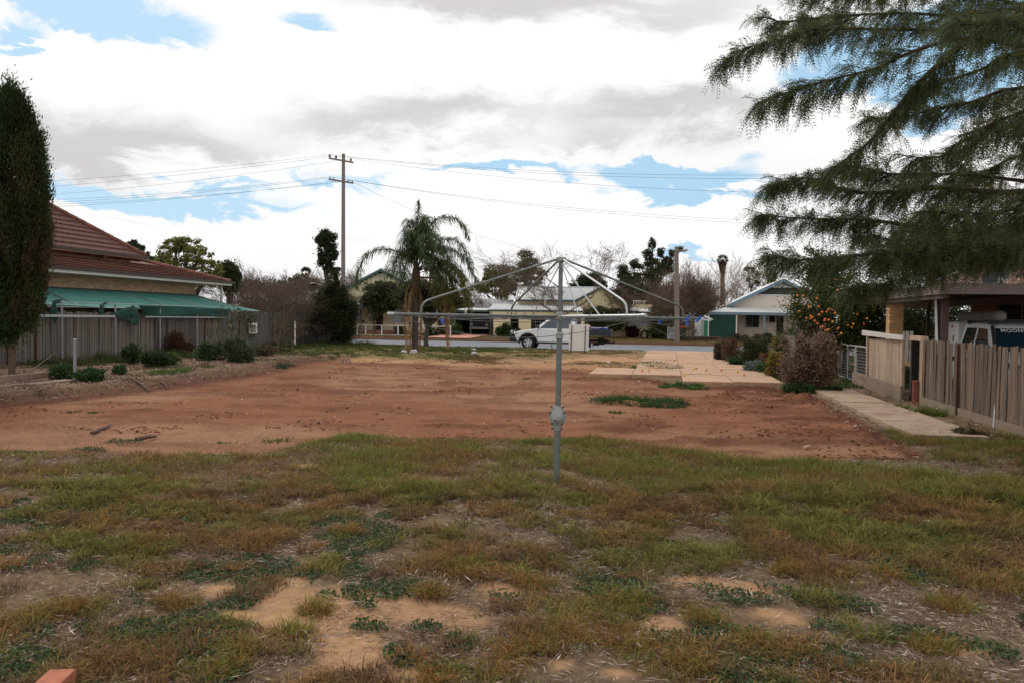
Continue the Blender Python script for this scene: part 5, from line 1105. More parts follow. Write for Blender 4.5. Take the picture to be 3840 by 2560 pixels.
# main roof slope facing the street
xm0 = q2x(1934); ze2 = q2z(2000, 1124, V2_-.3); vr_ = V2_+3.6; zr_ = PV(2100, 1078, vr_).z; xm0b = PV(1942, 1077, vr_).x
corr(h2, 'roof_sheet', TIN, (xm0, V2_-.3, ze2), (xl_-.02, V2_-.3, ze2), (xg, vr_, zr_), (xm0b, vr_, zr_), 30, .045)
corr(h2, 'roof_sheet', TIN, (xm0b, vr_+.01, zr_), (xg, vr_+.01, zr_), (xg, vr_+4, ze2), (xm0, vr_+4, ze2), 30, .02)
MB().cyl((xm0b, vr_, zr_+.02), (xg, vr_, zr_+.02), .06, 6).build('ridge_cap', TIN, h2)
MB().box((xm0, V2_-.36, ze2-.14), (xl_, V2_-.3, ze2-.01)).build('gutter', GREENT, h2)
MB().prism([(V2_+.02, 0), (V2_+8, 0), (V2_+8, ze2), (vr_, zr_-.1), (V2_+.02, ze2-.02)], 'x', xm0+.1, xm0+.2).box((xm0+.2, V2_+.02, 0), (xl_+.1, V2_+.2, ze2-.05)).build('front_wall', CREAM2, h2)
vf2 = 67.0; zv0 = q2z(2000, 1141); zv1 = q2z(2000, 1163, vf2); xv0 = q2x(1828, vf2); xv1 = q2x(2185, vf2)
corr(h2, 'verandah_roof', TIN, (xv0, vf2, zv1), (xv1, vf2, zv1), (q2x(2175), V2_, zv0), (q2x(1850), V2_, zv0), 40, .035)
MB().box((xv0, vf2-.05, zv1-.13), (xv1, vf2, zv1-.01)).build('verandah_gutter', GREENT, h2)
MB().box((xv0+.2, vf2+.05, zv1-.42), (xv1, vf2+.2, zv1-.14)).build('verandah_beam', CREAM2, h2)
for a_, b_ in ((1850, 1912), (1945, 1990), (2168, 2192)): MB().box((q2x(a_, vf2), vf2+.06, .1), (q2x(b_, vf2), vf2+.3, zv1-.43)).build('pier', CREAM2, h2)
MB().box((q2x(1835), V2_-.05, .1), (q2x(2160), V2_+.0, zv0-.1)).build('verandah_back_wall', plain('shaded_brown_wall', (.14, .09, .06), .8), h2)
window(h2, q2x(2010), q2x(2060), 1.0, 2.2, V2_-.05, panes=3); window(h2, q2x(2095), q2x(2150), 1.0, 2.2, V2_-.05, panes=3)
MB().box((q2x(1918), V2_-.09, .3), (q2x(1940), V2_-.06, 2.3)).build('door', DARK, h2)
# porch roof, panel, cooler on the right half
vp = 68.2; MB().prism([(vp, q2z(2300, 1166, vp)), (V2_, q2z(2300, 1160)), (V2_, q2z(2300, 1165)), (vp, q2z(2300, 1171, vp))], 'x', q2x(2188, vp), q2x(2395, vp)).build('porch_roof', plain('dark_porch', (.05, .05, .045), .7), h2)
corr(h2, 'patio_roof', TINW, (q2x(2368), V2_-1.6, q2z(2400, 1168, V2_-1.6)), (q2x(2456), V2_-1.6, q2z(2400, 1170, V2_-1.6)), (q2x(2440), V2_-.1, q2z(2400, 1158)), (q2x(2362), V2_-.1, q2z(2400, 1150)), 24, .018)
MB().box((q2x(2356), V2_-.08, q2z(2400, 1226)), (q2x(2441), V2_-.03, q2z(2400, 1188))).build('white_panel', plain('pale_grey_panel', (.60, .62, .64), .5), h2)
ck = MB().cbox((q2x(2378), V2_+1.2, q2z(2400, 1142)), (q2x(2412), V2_+2.2, q2z(2400, 1126)), .05).build('evaporative_cooler', plain('grey_plastic', (.20, .20, .19), .6), h2)
MB().bar((q2x(2366), V2_+.6, q2z(2400, 1128)), (q2x(2428), V2_+.6, q2z(2400, 1129)), .05, .06).bar((q2x(2374), V2_+.6, q2z(2400, 1143)), (q2x(2374), V2_+.6, q2z(2400, 1128)), .06, .06).bar((q2x(2415), V2_+.6, q2z(2400, 1143)), (q2x(2415), V2_+.6, q2z(2400, 1128)), .06, .06).build('rail', WHITE, h2)
am = MB(); ax_, az_ = q2x(2261), q2z(2261, 1024); am.cyl((ax_, V2_+2, zg_-.2), (ax_, V2_+2, az_), .022, 5)
for q in range(5): am.bar((ax_-.28+q*.13, V2_+1.75, az_-.08), (ax_-.28+q*.13, V2_+2.25, az_-.05), .012, .012)
am.bar((ax_-.3, V2_+2, az_-.06), (ax_+.3, V2_+2, az_-.06), .02, .02); am.build('aerial', GALV, h2)
MB().cyl((q2x(2050), V2_-1, q2z(2050, 1145)), (q2x(2050), V2_-1, q2z(2050, 1124)), .06, 8).build('vent_pipe', WHITE, h2)
# low house roof seen left of the second house
t = thing('grey_roof_house', 'low house with plain grey roof glimpsed between the palm and second house', 'house', (q2x(1850, 78), 78, .1))
MB().prism([(q2x(1790, 78), 0), (q2x(1915, 78), 0), (q2x(1915, 78), PV(1900, 1150, 78).z), (q2x(1790, 78), PV(1800, 1150, 78).z)], 'y', 78, 84).build('wall', BEIGE, t)
corr(t, 'roof', plain('dull_grey_roof', (.30, .32, .34), .6), (q2x(1780, 78), 77.6, PV(1800, 1152, 77.6).z), (q2x(1925, 78), 77.6, PV(1900, 1152, 77.6).z), (q2x(1925, 81), 81, PV(1900, 1124, 81).z), (q2x(1780, 81), 81, PV(1800, 1120, 81).z), 30)
# things in front of it
def bloc(lab, px, v, wpx, hpx, n, L, W, cols, seed, **kw): g = onV(px, v); return ebush(lab, px, 1260, wpx, hpx, n, L, W, cols, seed, d=(g-CAM).dot(_Fh), **kw)
bloc('round burgundy shrub against the cream wall right of the ute', 2367, 68.8, 54, 44, 2600, .12, .07, [(.06, .018, .022), (.085, .025, .03), (.04, .014, .018)], 110)
bloc('mid green shrub in front of the cream piers left of the ute', 1885, 66.3, 74, 46, 2600, .14, .07, BG+DG, 111, parts=2); bloc('low dark shrub by the cream piers', 1935, 66.4, 40, 26, 900, .13, .06, DG, 112)
far_tree('spreading dark olive shrub tree over the ute tray', 2262, 67.5, 1150, 1262, [(2235, 1195, 40, 26), (2290, 1190, 50, 30), (2320, 1210, 34, 26), (2250, 1165, 40, 14), (2270, 1225, 50, 16)], 9000, .15, .07, OL+DG+[(.07, .05, .03)], 113, trunk=.4, rad=.06, sub=18, cat='tree')
bare_tree('bare_tree', 'thin half bare tree before the gable wall of the second house', 'tree', onV(2285, 68.2), 4.3, 114, rad=.05, lev=5, spread=.5, trunk=.35, dens=900, cols=OL+BR, L=.13, W=.06)
far_tree('yellow green shrub tree left of the second power pole', 2470, 67.0, 1150, 1268, [(2475, 1165, 34, 18), (2455, 1200, 30, 26), (2490, 1230, 34, 30), (2465, 1245, 36, 22)], 6000, .15, .08, [(.08, .10, .03), (.11, .12, .035), (.05, .07, .025)], 115, trunk=.4, rad=.05, sub=14)
TYR = plain('tyre_rubber', (.018, .018, .018), .85, .15, 8)
for i, px in enumerate((2418, 2440)):
    g = onV(px, 67.4); pts = [g+Vector((math.cos(a)*.27, 0, .02+math.sin(a)*.62)) for a in np.linspace(0, math.pi, 13)]; tag(MB().tube(pts, .075, 8).build('garden_hoop', TYR, None, smooth=True), ('left' if i == 0 else 'right')+' one of two black rubber hoops standing before the cream wall', 'garden hoop', 'black garden hoops')
g = onV(2403, 67.8); tag(MB().cbox((g.x-.12, g.y-.1, g.z), (g.x+.12, g.y+.1, g.z+.55), .03).build('brown_post', plain('brown_stump', (.15, .07, .05), .9)), 'short reddish post between the burgundy shrub and the black hoops', 'post')
t = thing('wheelie_bin', 'dark green wheelie bin with red lid behind the second power pole', 'bin', onV(2560, 65.2)); g = wloc(t)
MB().prism([(g.x-.24, g.z+.05), (g.x+.24, g.z+.05), (g.x+.29, g.z+.98), (g.x-.29, g.z+.98)], 'y', g.y-.28, g.y+.28).build('body', plain('bin_green', (.012, .03, .02), .5), t)
MB().prism([(g.y-.34, g.z+.985), (g.y+.3, g.z+.985), (g.y+.3, g.z+1.06), (g.y-.2, g.z+1.08)], 'x', g.x-.31, g.x+.31).build('lid', plain('bin_red', (.35, .03, .02), .5), t)
for s_ in (-1, 1): MB().cyl((g.x+s_*.2-.03, g.y+.3, g.z+.1), (g.x+s_*.2+.03, g.y+.3, g.z+.1), .1, 10).build('wheel', TYR, t)
# white side fence and gate between second and third house
t = thing('white_panel_fence', 'pale blue white sheet fence standing left of the second power pole', 'fence', onV(2515, 66.3)); g0, g1 = onV(2503, 66.3), onV(2531, 66.3)
for q in range(5): x = g0.x+(g1.x-g0.x)*q/5; MB().box((x, 66.3, .1), (x+(g1.x-g0.x)/5-.02, 66.34, PV(2510, 1224, 66.3).z)).build('panel', plain('pale_blue_sheet', (.50, .57, .60), .5), t)
# --- third house
V3 = 69.0; z3 = lambda px, py, v=V3: PV(px, py, v).z; x3 = lambda px, v=V3: PV(px, 1200, v).x
h3 = thing('blue_trim_house', 'pale house with blue grey gable trim and green shade screen at right', 'house', (x3(2900), V3, .15))
xa3, za3 = x3(2931), z3(2931, 1052); xe3, ze3 = x3(2732), z3(2732, 1145); hf3 = xa3-xe3; xr3 = xa3+hf3; sl3 = (za3-ze3)/hf3
MB().prism([(xe3+.3, 0), (xr3-.3, 0), (xr3-.3, ze3), (xa3, za3-.2), (xe3+.3, ze3)], 'y', V3+.03, V3+11).build('wall', BEIGE, h3)
zl1, zl2 = z3(2900, 1105), z3(2900, 1079)
lb = MB()
z = zl1
while z < zl2-.05:
    a = max(xe3, xa3-(za3-.2-z)/sl3); b_ = min(xr3, xa3+(za3-.2-z)/sl3); MB().prism([(V3+.02, z), (V3-.08, z), (V3-.02, z+.11), (V3+.02, z+.11)], 'x', a, b_).build('louvre', plain('dark_louvre', (.07, .07, .06), .8), h3); z += .125
MB().box((xa3-(za3-.2-zl2)/sl3, V3-.06, zl2), (xa3+(za3-.2-zl2)/sl3, V3+.02, zl2+.08)).box((xa3-.03, V3-.05, zl2+.08), (xa3+.03, V3+.02, za3-.3)).build('gable_trim', WHITE, h3)
MB().box((xa3-(za3-.3-zl1)/sl3, V3-.05, zl1-.09), (xa3+(za3-.3-zl1)/sl3, V3+.02, zl1)).build('gable_sill', WHITE, h3)
for s_ in (-1, 1):
    e_ = (xa3+s_*(hf3+.05), ze3-.03); corr(h3, 'roof_sheet', TINW, (e_[0], V3-.55, e_[1]+.06), (e_[0], V3+11.3, e_[1]+.06), (xa3, V3+11.3, za3+.09), (xa3, V3-.55, za3+.09), 40, .018)
    MB().bar((e_[0], V3-.56, e_[1]-.03), (xa3, V3-.56, za3-.02), .05, .24).build('barge_board', BLUET, h3)
vf3 = 66.2; zt3, zb3 = z3(2850, 1153), z3(2850, 1172, vf3); xv0, xv1 = x3(2655, vf3), x3(3010, vf3)
corr(h3, 'verandah_roof', TINW, (xv0, vf3, zb3), (xv1, vf3, zb3), (xr3, V3-.02, zt3), (x3(2725), V3-.02, zt3), 70, .018)
MB().box((xv0, vf3-.05, zb3-.2), (xv1, vf3+.01, zb3-.015)).build('verandah_fascia', BLUET, h3)
MB().box((xv0, vf3+.4, .1), (xv1, V3+.02, .42)).build('verandah_floor', plain('floor_timber', (.23, .14, .1), .8), h3)
MB().box((xv0+2.4, V3-.02, .42), (xr3, V3+.02, zt3-.15)).build('front_wall', BEIGE, h3)
for px in (2866, 2985): x = x3(px, vf3); MB().box((x-.06, vf3+.02, .4), (x+.06, vf3+.14, zb3-.2)).build('verandah_post', BLUET, h3)
window(h3, x3(2799), x3(2844), z3(2820, 1226), z3(2820, 1184), V3-.03, frame=plain('olive_frame', (.12, .13, .1), .6)); MB().box((x3(2793), V3-.12, z3(2820, 1231)), (x3(2850), V3-.03, z3(2820, 1228))).build('window_sill', BEIGE, h3)
MB().box((x3(2886), V3-.35, z3(2890, 1209)), (x3(2904), V3-.03, z3(2890, 1186))).build('air_conditioner', DARK, h3)
MB().box((x3(2912), V3-.06, .42), (x3(2938), V3-.03, z3(2920, 1186))).build('door', plain('very_dark_brown', (.03, .02, .018), .6), h3)
gs = plain('green_screen_cloth', (.012, .055, .038), .85, .15, 2); gz0 = z3(2700, 1262, vf3); o = MB().box((x3(2660, vf3), vf3+.04, .35), (x3(2760, vf3), vf3+.06, zb3-.22)).build('green_screen', gs, h3)
MB().box((x3(2641, vf3), vf3+.1, .35), (x3(2655, vf3), vf3+.13, zb3-.25)).build('green_screen', plain('bright_green_cloth', (.03, .22, .12), .8), h3)
for px in (2657, 2762): MB().box((x3(px, vf3)-.04, vf3, .2), (x3(px, vf3)+.04, vf3+.05, zb3-.2)).build('screen_post', WHITE, h3)
t = thing('white_wall_panel', 'white sheet wall panel left of the green screen house', 'wall', onV(2622, 66.8)); MB().box((x3(2606, 66.8), 66.8, .2), (x3(2640, 66.8), 66.86, PV(2620, 1190, 66.8).z)).build('panel', WHITE, t); MB().box((x3(2637, 66.8), 66.76, .2), (x3(2641, 66.8), 66.8, PV(2620, 1188, 66.8).z)).build('post', WHITE, t)
mb = MB(); rr = np.random.default_rng(8)
t = thing('timber_pile', 'low pile of old boards on the ground before the white wall panel', 'timber pile', onV(2650, 65.2)); g = wloc(t)
for q in range(9): a = rr.uniform(-.15, .15); MB().bar((g.x-1.5+rr.normal()*.2, g.y+rr.normal()*.15, g.z+.05+q*.03), (g.x+1.6+rr.normal()*.3, g.y+rr.normal()*.15+a, g.z+.08+q*.03), .12, .035).build('board', PAL_R, t)
for i, (px, w_, h_, c_, lab) in enumerate(((2760, 34, 26, DG, 'small dark shrub under the green screen'), (2790, 24, 22, BR, 'tiny red brown shrub below the window of the right house'), (2855, 44, 32, BR+DG, 'dark reddish garden plants by the blue post'), (2880, 36, 34, DG, 'broad leaved cactus like shrub right of the blue post'), (2960, 60, 60, DG, 'dark shrub hiding the right house corner'))): bloc(lab, px, 64.5, w_, h_, 700, .14, .07, c_, 120+i)
# distant trees
far_tree('open crowned yellowish tree behind the carport', 1880, 84, 1000, 1200, [(1870, 1020, 50, 26), (1840, 1050, 40, 30), (1905, 1050, 40, 40), (1870, 1085, 60, 30), (1800, 1080, 40, 24)], 8000, .22, .12, YG+OL, 131, sub=20, sig=.18, nlimb=3)
far_tree('taller open pine like tree just left of the hoist mast', 1970, 80, 940, 1200, [(1968, 955, 26, 16), (1985, 985, 46, 20), (1955, 1010, 50, 22), (2000, 1030, 60, 26), (1970, 1060, 60, 26), (1930, 1085, 50, 24)], 9000, .24, .09, OL+YG[:1], 132, sub=24, sig=.15, trunk=.5, nlimb=3)
far_tree('pair of dark round trees behind the corrugated roof', 2215, 88, 1035, 1200, [(2195, 1060, 34, 26), (2225, 1050, 28, 24), (2255, 1070, 30, 20), (2170, 1075, 30, 20)], 7000, .24, .12, DG, 133, sub=16)
GUM = [(.055, .07, .035), (.075, .085, .045), (.04, .05, .028)]
far_tree('tall gum tree with clumpy crown left of the second power pole', 2450, 82, 905, 1200, [(2446, 918, 14, 22), (2478, 948, 14, 20), (2430, 955, 20, 18), (2445, 985, 26, 18), (2378, 990, 18, 18), (2335, 1012, 22, 14), (2402, 1000, 12, 10), (2500, 980, 22, 18), (2520, 950, 12, 14), (2365, 1040, 44, 22), (2455, 1030, 40, 26), (2490, 1010, 34, 24), (2552, 935, 16, 10)], 14000, .22, .09, GUM+YG[3:], 134, sub=34, sig=.2, trunk=.45, rad=.13, nlimb=2)
far_tree('broad dark evergreen mass under the gum crown', 2400, 78, 1040, 1200, [(2370, 1080, 55, 34), (2430, 1100, 60, 36), (2340, 1110, 40, 34), (2480, 1110, 40, 34), (2400, 1130, 80, 30)], 13000, .22, .11, [(.025, .04, .018), (.035, .05, .022), (.05, .045, .028)], 135, sub=20)
far_tree('small round olive tree behind the second house roof end', 2318, 84, 1080, 1200, [(2315, 1105, 26, 22), (2290, 1120, 20, 20)], 3000, .22, .1, OL, 136)
far_tree('slender gum with tufted crown above the right house roof', 2822, 88, 1005, 1200, [(2806, 1009, 13, 7), (2824, 1014, 9, 8), (2837, 1027, 8, 9), (2806, 1048, 8, 10), (2840, 1063, 11, 9), (2817, 1072, 9, 12)], 2600, .2, .08, GUM, 137, sub=10, sig=.22, trunk=.5, rad=.08)
BRB = [(.13, .085, .07), (.16, .11, .09), (.10, .065, .055)]
for i, (px, v, top, rad, dn, lab, tr_, sp) in enumerate(((2112, 66.5, 885, .19, 1900, 'large leafless street tree directly behind the hoist mast', .34, .5), (2600, 66.5, 1010, .15, 5200, 'wide dense brown bare bush tree right of the second power pole', .12, .6), (2510, 74, 1010, .14, 4200, 'brown bare tree left of the second power pole', .15, .6), (2640, 70, 1055, .12, 3600, 'lower brown bare bush near the pale panels', .1, .65), (2720, 86, 945, .16, 900, 'tall pale leafless tree beside the skirted fan palm', .25, .42),
                                              (2790, 90, 990, .12, 500, 'thin pale leafless tree above the right house roof', .3, .4), (2665, 84, 960, .12, 600, 'wispy bare tree left of the skirted fan palm', .3, .45), (2560, 88, 1000, .1, 0, 'faint bare tree beyond the brown bush', .3, .5), (2870, 86, 1000, .07, 0, 'slim bare stem left of the right gable', .55, .3), (1740, 78, 1080, .12, 2400, 'brown bare tree above the carport roof', .2, .6))):
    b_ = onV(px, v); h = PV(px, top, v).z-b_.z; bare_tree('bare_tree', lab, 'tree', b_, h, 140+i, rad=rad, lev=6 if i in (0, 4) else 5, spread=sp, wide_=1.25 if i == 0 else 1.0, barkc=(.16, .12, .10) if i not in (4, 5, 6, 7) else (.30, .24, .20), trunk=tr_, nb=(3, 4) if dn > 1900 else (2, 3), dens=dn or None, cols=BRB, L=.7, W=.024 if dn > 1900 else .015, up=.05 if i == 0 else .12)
# far wood on the horizon
r = np.random.default_rng(77); E = []
for i in range(120):
    x = r.uniform(-150, 150); y = r.uniform(105, 150); hh = r.uniform(2.5, 5); E.append((x, y, hh*.45, r.uniform(3, 6), 3, hh*.5))
o = leaves('distant_trees', cloud_pts(E, 110000, 14, .22, 9), None, .42, .24, DG+OL+GREYB[:1], seed=9); o['kind'] = 'stuff'
# ================================================================ vehicles (built facing -X at the origin, then placed)
PAINT = plain('white_car_paint', (.78, .79, .80), .22, .02, 2, spec=.6)
ALLOY = plain('alloy_wheel', (.62, .63, .64), .35, .05, 5, metal=.5)
def wheel(parent, x, y, r, side, spokes=6, wd=.24, alloy=True):
    w = thing('x', None, None, (x, y, r)); w.name = 'wheel'; w.parent = parent; w.location = Vector((x, y, r))-wloc(parent)
    mb = MB(); pr = [(.60, -.5), (.86, -.5), (.97, -.38), (1.0, -.2), (1.0, .2), (.97, .38), (.86, .5), (.60, .5)]; n = 28; vs = []
    for i in range(n):
        a = 2*math.pi*i/n
        for (rr_, yy) in pr: q = rr_*r*(1-.012*(i % 2)*(rr_ > .95)); vs.append((x+math.cos(a)*q, y+yy*wd, r+math.sin(a)*q))
    m_ = len(pr); fs = [(i*m_+j, i*m_+(j+1) % m_, ((i+1) % n)*m_+(j+1) % m_, ((i+1) % n)*m_+j) for i in range(n) for j in range(m_)]
    mb.add(vs, fs).build('tyre', TYR, w, auto=40)
    yo = y+side*wd*.42; mb = MB(); rim = r*.60
    for i in range(24): a0, a1 = 2*math.pi*i/24, 2*math.pi*(i+1)/24; mb.add([(x+math.cos(a)*q, yy, r+math.sin(a)*q) for a in (a0, a1) for q, yy in ((rim, yo+side*.01), (rim*.9, yo+side*.012), (rim*.88, yo-side*.05))], [(0, 1, 4, 3), (1, 2, 5, 4)])
    for i in range(spokes):
        a = 2*math.pi*(i+.25)/spokes; c, s = math.cos(a), math.sin(a)
        def pt(q, o_, yy): return (x+c*q-s*o_, yy, r+s*q+c*o_)
        mb.add([pt(.05, -.035, yo), pt(.05, .035, yo), pt(rim*.92, .055, yo+side*.008), pt(rim*.92, -.055, yo+side*.008), pt(.05, -.035, yo-side*.03), pt(.05, .035, yo-side*.03), pt(rim*.92, .055, yo-side*.03), pt(rim*.92, -.055, yo-side*.03)], [(0, 1, 2, 3), (4, 5, 6, 7), (0, 1, 5, 4), (1, 2, 6, 5), (2, 3, 7, 6), (3, 0, 4, 7)])
    mb.cyl((x, yo-side*.03, r), (x, yo+side*.02, r), .075, 12); mb.build('rim', ALLOY if alloy else GALV, w)
    MB().cyl((x, yo-side*.09, r), (x, yo-side*.06, r), rim, 20).build('brake_disc', DARK, w)
    return w
def arcp(cx, cz, r, a0, a1, n=10): return [(cx+r*math.cos(R(a)), cz+r*math.sin(R(a))) for a in np.linspace(a0, a1, n)]
def bev(o, w=.03, seg=3, ang=35):
    m = o.modifiers.new('bevel', 'BEVEL'); m.width = w; m.segments = seg; m.limit_method = 'ANGLE'; m.angle_limit = R(ang); m.harden_normals = False; return o
def cabin(parent, prof, zb, hw, taper, mat, name='cab'):
    mb = MB(); n = len(prof); vs = []
    for s in (-1, 1): vs += [(x, s*(hw-max(0, z-zb)*taper), z) for x, z in prof]
    return bev(mb.add(vs, [tuple(range(n)), tuple(range(2*n-1, n-1, -1))]+[(i, i+n, (i+1) % n+n, (i+1) % n) for i in range(n)]).build(name, mat, parent, auto=50), .035)
def sideglass(parent, poly, zb, hw, taper, name='side_window', mat=None, off=.006):
    for s in (-1, 1):
        vs = [(x, s*(hw+off-max(0, z-zb)*taper), z) for x, z in poly]+[(x, s*(hw+off-.02-max(0, z-zb)*taper), z) for x, z in poly]; n = len(poly)
        MB().add(vs, [tuple(range(n)), tuple(range(2*n-1, n-1, -1))]+[(i, i+n, (i+1) % n+n, (i+1) % n) for i in range(n)]).build(name, mat or GLASS, parent)
# ---- the white ute in the street
ute = thing('utility_truck', 'white extra cab ute with black bull bar and blue crates parked in the street', 'ute', (0, 0, 0))
hw = .93; zb = 1.16
prof = [(.30, .62), (.27, .80), (.33, .97), (.52, 1.05), (1.0, 1.13), (1.52, 1.20), (3.80, 1.20), (3.80, .43)]+arcp(1.06, .40, .50, 4, 176, 11)
bev(MB().prism(prof, 'y', -hw, hw).build('body', PAINT, ute, auto=50), .05, 3, 50)
cabin(ute, [(1.42, 1.14), (2.08, 1.66), (2.26, 1.76), (2.7, 1.82), (3.3, 1.82), (3.62, 1.77), (3.74, 1.66), (3.80, 1.14)], zb, hw-.01, .30, PAINT)
sideglass(ute, [(1.72, 1.22), (2.16, 1.60), (2.36, 1.70), (2.72, 1.71), (2.72, 1.22)], zb, hw-.01, .30); sideglass(ute, [(2.86, 1.22), (2.86, 1.71), (3.42, 1.70), (3.52, 1.62), (3.52, 1.22)], zb, hw-.01, .30)
MB().add([(1.50, -.78, 1.22), (1.50, .78, 1.22), (2.11, .66, 1.70), (2.11, -.66, 1.70), (1.53, -.76, 1.20), (1.53, .76, 1.20), (2.14, .64, 1.68), (2.14, -.64, 1.68)], [(0, 1, 2, 3), (4, 7, 6, 5), (0, 4, 5, 1), (1, 5, 6, 2), (2, 6, 7, 3), (3, 7, 4, 0)]).build('windscreen', GLASS, ute)
SEAM = plain('panel_gap', (.05, .05, .05), .8)
for s in (-1, 1):
    for x in (1.63, 2.79, 3.62): MB().box((x-.006, s*hw-.004, .50), (x+.006, s*hw+.004, 1.19)).build('door_gap', SEAM, ute)
    MB().box((2.45, s*(hw+.0)-.015, 1.02), (2.66, s*(hw)+.03, 1.06)).build('door_handle', PAINT, ute); MB().box((3.30, s*hw-.015, 1.02), (3.50, s*hw+.03, 1.06)).build('door_handle', PAINT, ute)
    m_ = MB().cbox((1.60, s*(hw+.02) if s > 0 else s*(hw+.22), 1.20), (1.72, s*(hw+.22) if s > 0 else s*(hw+.02), 1.40), .03).bar((1.68, s*(hw-.02), 1.22), (1.68, s*(hw+.06), 1.25), .05, .05).build('mirror', BLACKP, ute)
    fl = [(1.06+.56*math.cos(R(a)), .40+.56*math.sin(R(a))) for a in np.linspace(-6, 186, 15)]; fi = [(1.06+.47*math.cos(R(a)), .40+.47*math.sin(R(a))) for a in np.linspace(186, -6, 15)]
    mb = MB(); n = 15
    for i in range(n-1):
        a, b_, c, d = fl[i], fl[i+1], fi[n-2-i], fi[n-1-i]; mb.add([(p[0], yy, p[1]) for yy in (s*(hw-.05), s*(hw+.045)) for p in (a, b_, c, d)], [(0, 1, 2, 3), (4, 7, 6, 5), (0, 4, 5, 1), (1, 5, 6, 2), (2, 6, 7, 3), (3, 7, 4, 0)])
    mb.build('wheel_flare', BLACKP, ute); MB().cbox((.22, s*.86-.09, .84), (.48, s*.86+.085, .99), .03).build('headlight', plain('lamp_glass', (.55, .58, .6), .1, spec=.9), ute)
    MB().box((1.62, s*(hw-.03)-.03, .36), (3.72, s*(hw-.03)+.03, .45)).build('side_step', BLACKP, ute)
for x in (1.06, 4.12):
    for s in (-1, 1): wheel(ute, x, s*.80, .385, s)
MB().box((.6, -.80, .45), (1.6, .80, .95)).build('wheel_well', DARK, ute)
bb = MB(); bb.prism([(-.02, .46), (.0, .86), (.3, .92), (.42, .60), (.28, .42)], 'y', -.93, .93); bev(bb.build('bull_bar', BLACKP, ute), .04)
MB().tube([(.1, -.45, .9), (.12, -.45, 1.08), (.12, .45, 1.08), (.1, .45, .9)], .03, 8).tube([(.2, -.75, .9), (.1, -.6, .98), (.08, .6, .98), (.2, .75, .9)], .022, 6).build('bull_bar_hoop', BLACKP, ute)
for y in (-.55, .55): MB().cyl((.0, y, .98), (.1, y, .98), .09, 12).build('driving_light', MATS['lamp_glass'], ute)
MB().bar((-.1, -.2, 1.05), (.25, -.2, 1.04), .02, .02).build('aerial_mount', GALV, ute)
TRAY = plain('dark_navy_tray', (.022, .026, .035), .5, .1, 5)
MB().box((3.86, -.95, .86), (5.72, .95, .92)).build('tray_floor', TRAY, ute)
for s in (-1, 1): MB().cbox((3.90, s*.95-.025, .86), (5.72, s*.95+.025, 1.20), .01).build('tray_side', TRAY, ute)
MB().cbox((5.70, -.97, .80), (5.75, .97, 1.2), .01).build('tailgate', TRAY, ute)
hb_ = MB(); 
for y in (-.8, -.4, 0, .4, .8): hb_.bar((3.88, y, .9), (3.88, y, 1.88), .04, .05)
hb_.bar((3.88, -.85, 1.88), (3.88, .85, 1.88), .05, .05).bar((3.88, -.85, 1.55), (3.88, .85, 1.55), .04, .04); hb_.build('headboard', TRAY, ute)
MB().box((3.7, -.45, .50), (5.6, -.36, .62)).box((3.7, .36, .50), (5.6, .45, .62)).box((5.0, -.5, .35), (5.35, .5, .7)).box((4.75, -.35, .30), (5.05, .35, .45)).build('chassis', DARK, ute)
MB().box((5.3, -.1, .42), (5.95, .1, .5)).cyl((5.9, 0, .5), (5.9, 0, .6), .03, 8).build('tow_bar', DARK, ute)
for s in (-1, 1): MB().box((4.62, s*.82-.2, .18), (4.64, s*.82+.2, .62)).build('mud_flap', BLACKP, ute); MB().box((5.60, s*.8-.13, .68), (5.64, s*.8+.13, .78)).build('tail_light', plain('red_lamp', (.3, .02, .02), .3), ute)
ug = PV(1921, 1200, 47.3); ute.location = (ug.x, 47.5, ROADZ+.005)
# loads standing on the tray
def put(o, dx, dy, dz): o.location = ute.location+Vector((dx, dy, dz)); return o
BLUE_ = plain('blue_plastic', (.035, .06, .30), .45, .1, 5)
t = thing('plastic_crate', 'ribbed blue plastic crate on the ute tray', 'crate', (0, 0, 0)); mb = MB(); mb.cbox((0, -.5, 0), (.9, .5, .20), .02)
for q in range(8): mb.box((.05+q*.11, -.52, .02), (.09+q*.11, -.5, .18))
mb.build('box', BLUE_, t); MB().cbox((-.02, -.52, .205), (.92, .52, .25), .015).build('lid', plain('blue_white_lid', (.30, .36, .55), .5), t); put(t, 4.62, -.25, 1.06)
t = thing('fuel_can', 'red fuel can standing on the ute tray behind the cab', 'fuel can', (0, 0, 0)); MB().cbox((0, -.18, 0), (.24, .18, .44), .05).build('can', plain('red_plastic', (.42, .03, .025), .45), t); MB().tube([(.05, 0, .44), (.06, 0, .5), (.18, 0, .5), (.19, 0, .44)], .02, 6).build('handle', MATS['red_plastic'], t); MB().cyl((.2, -.1, .42), (.23, -.1, .5), .03, 8).build('spout', WHITE, t); put(t, 4.34, -.62, .925)
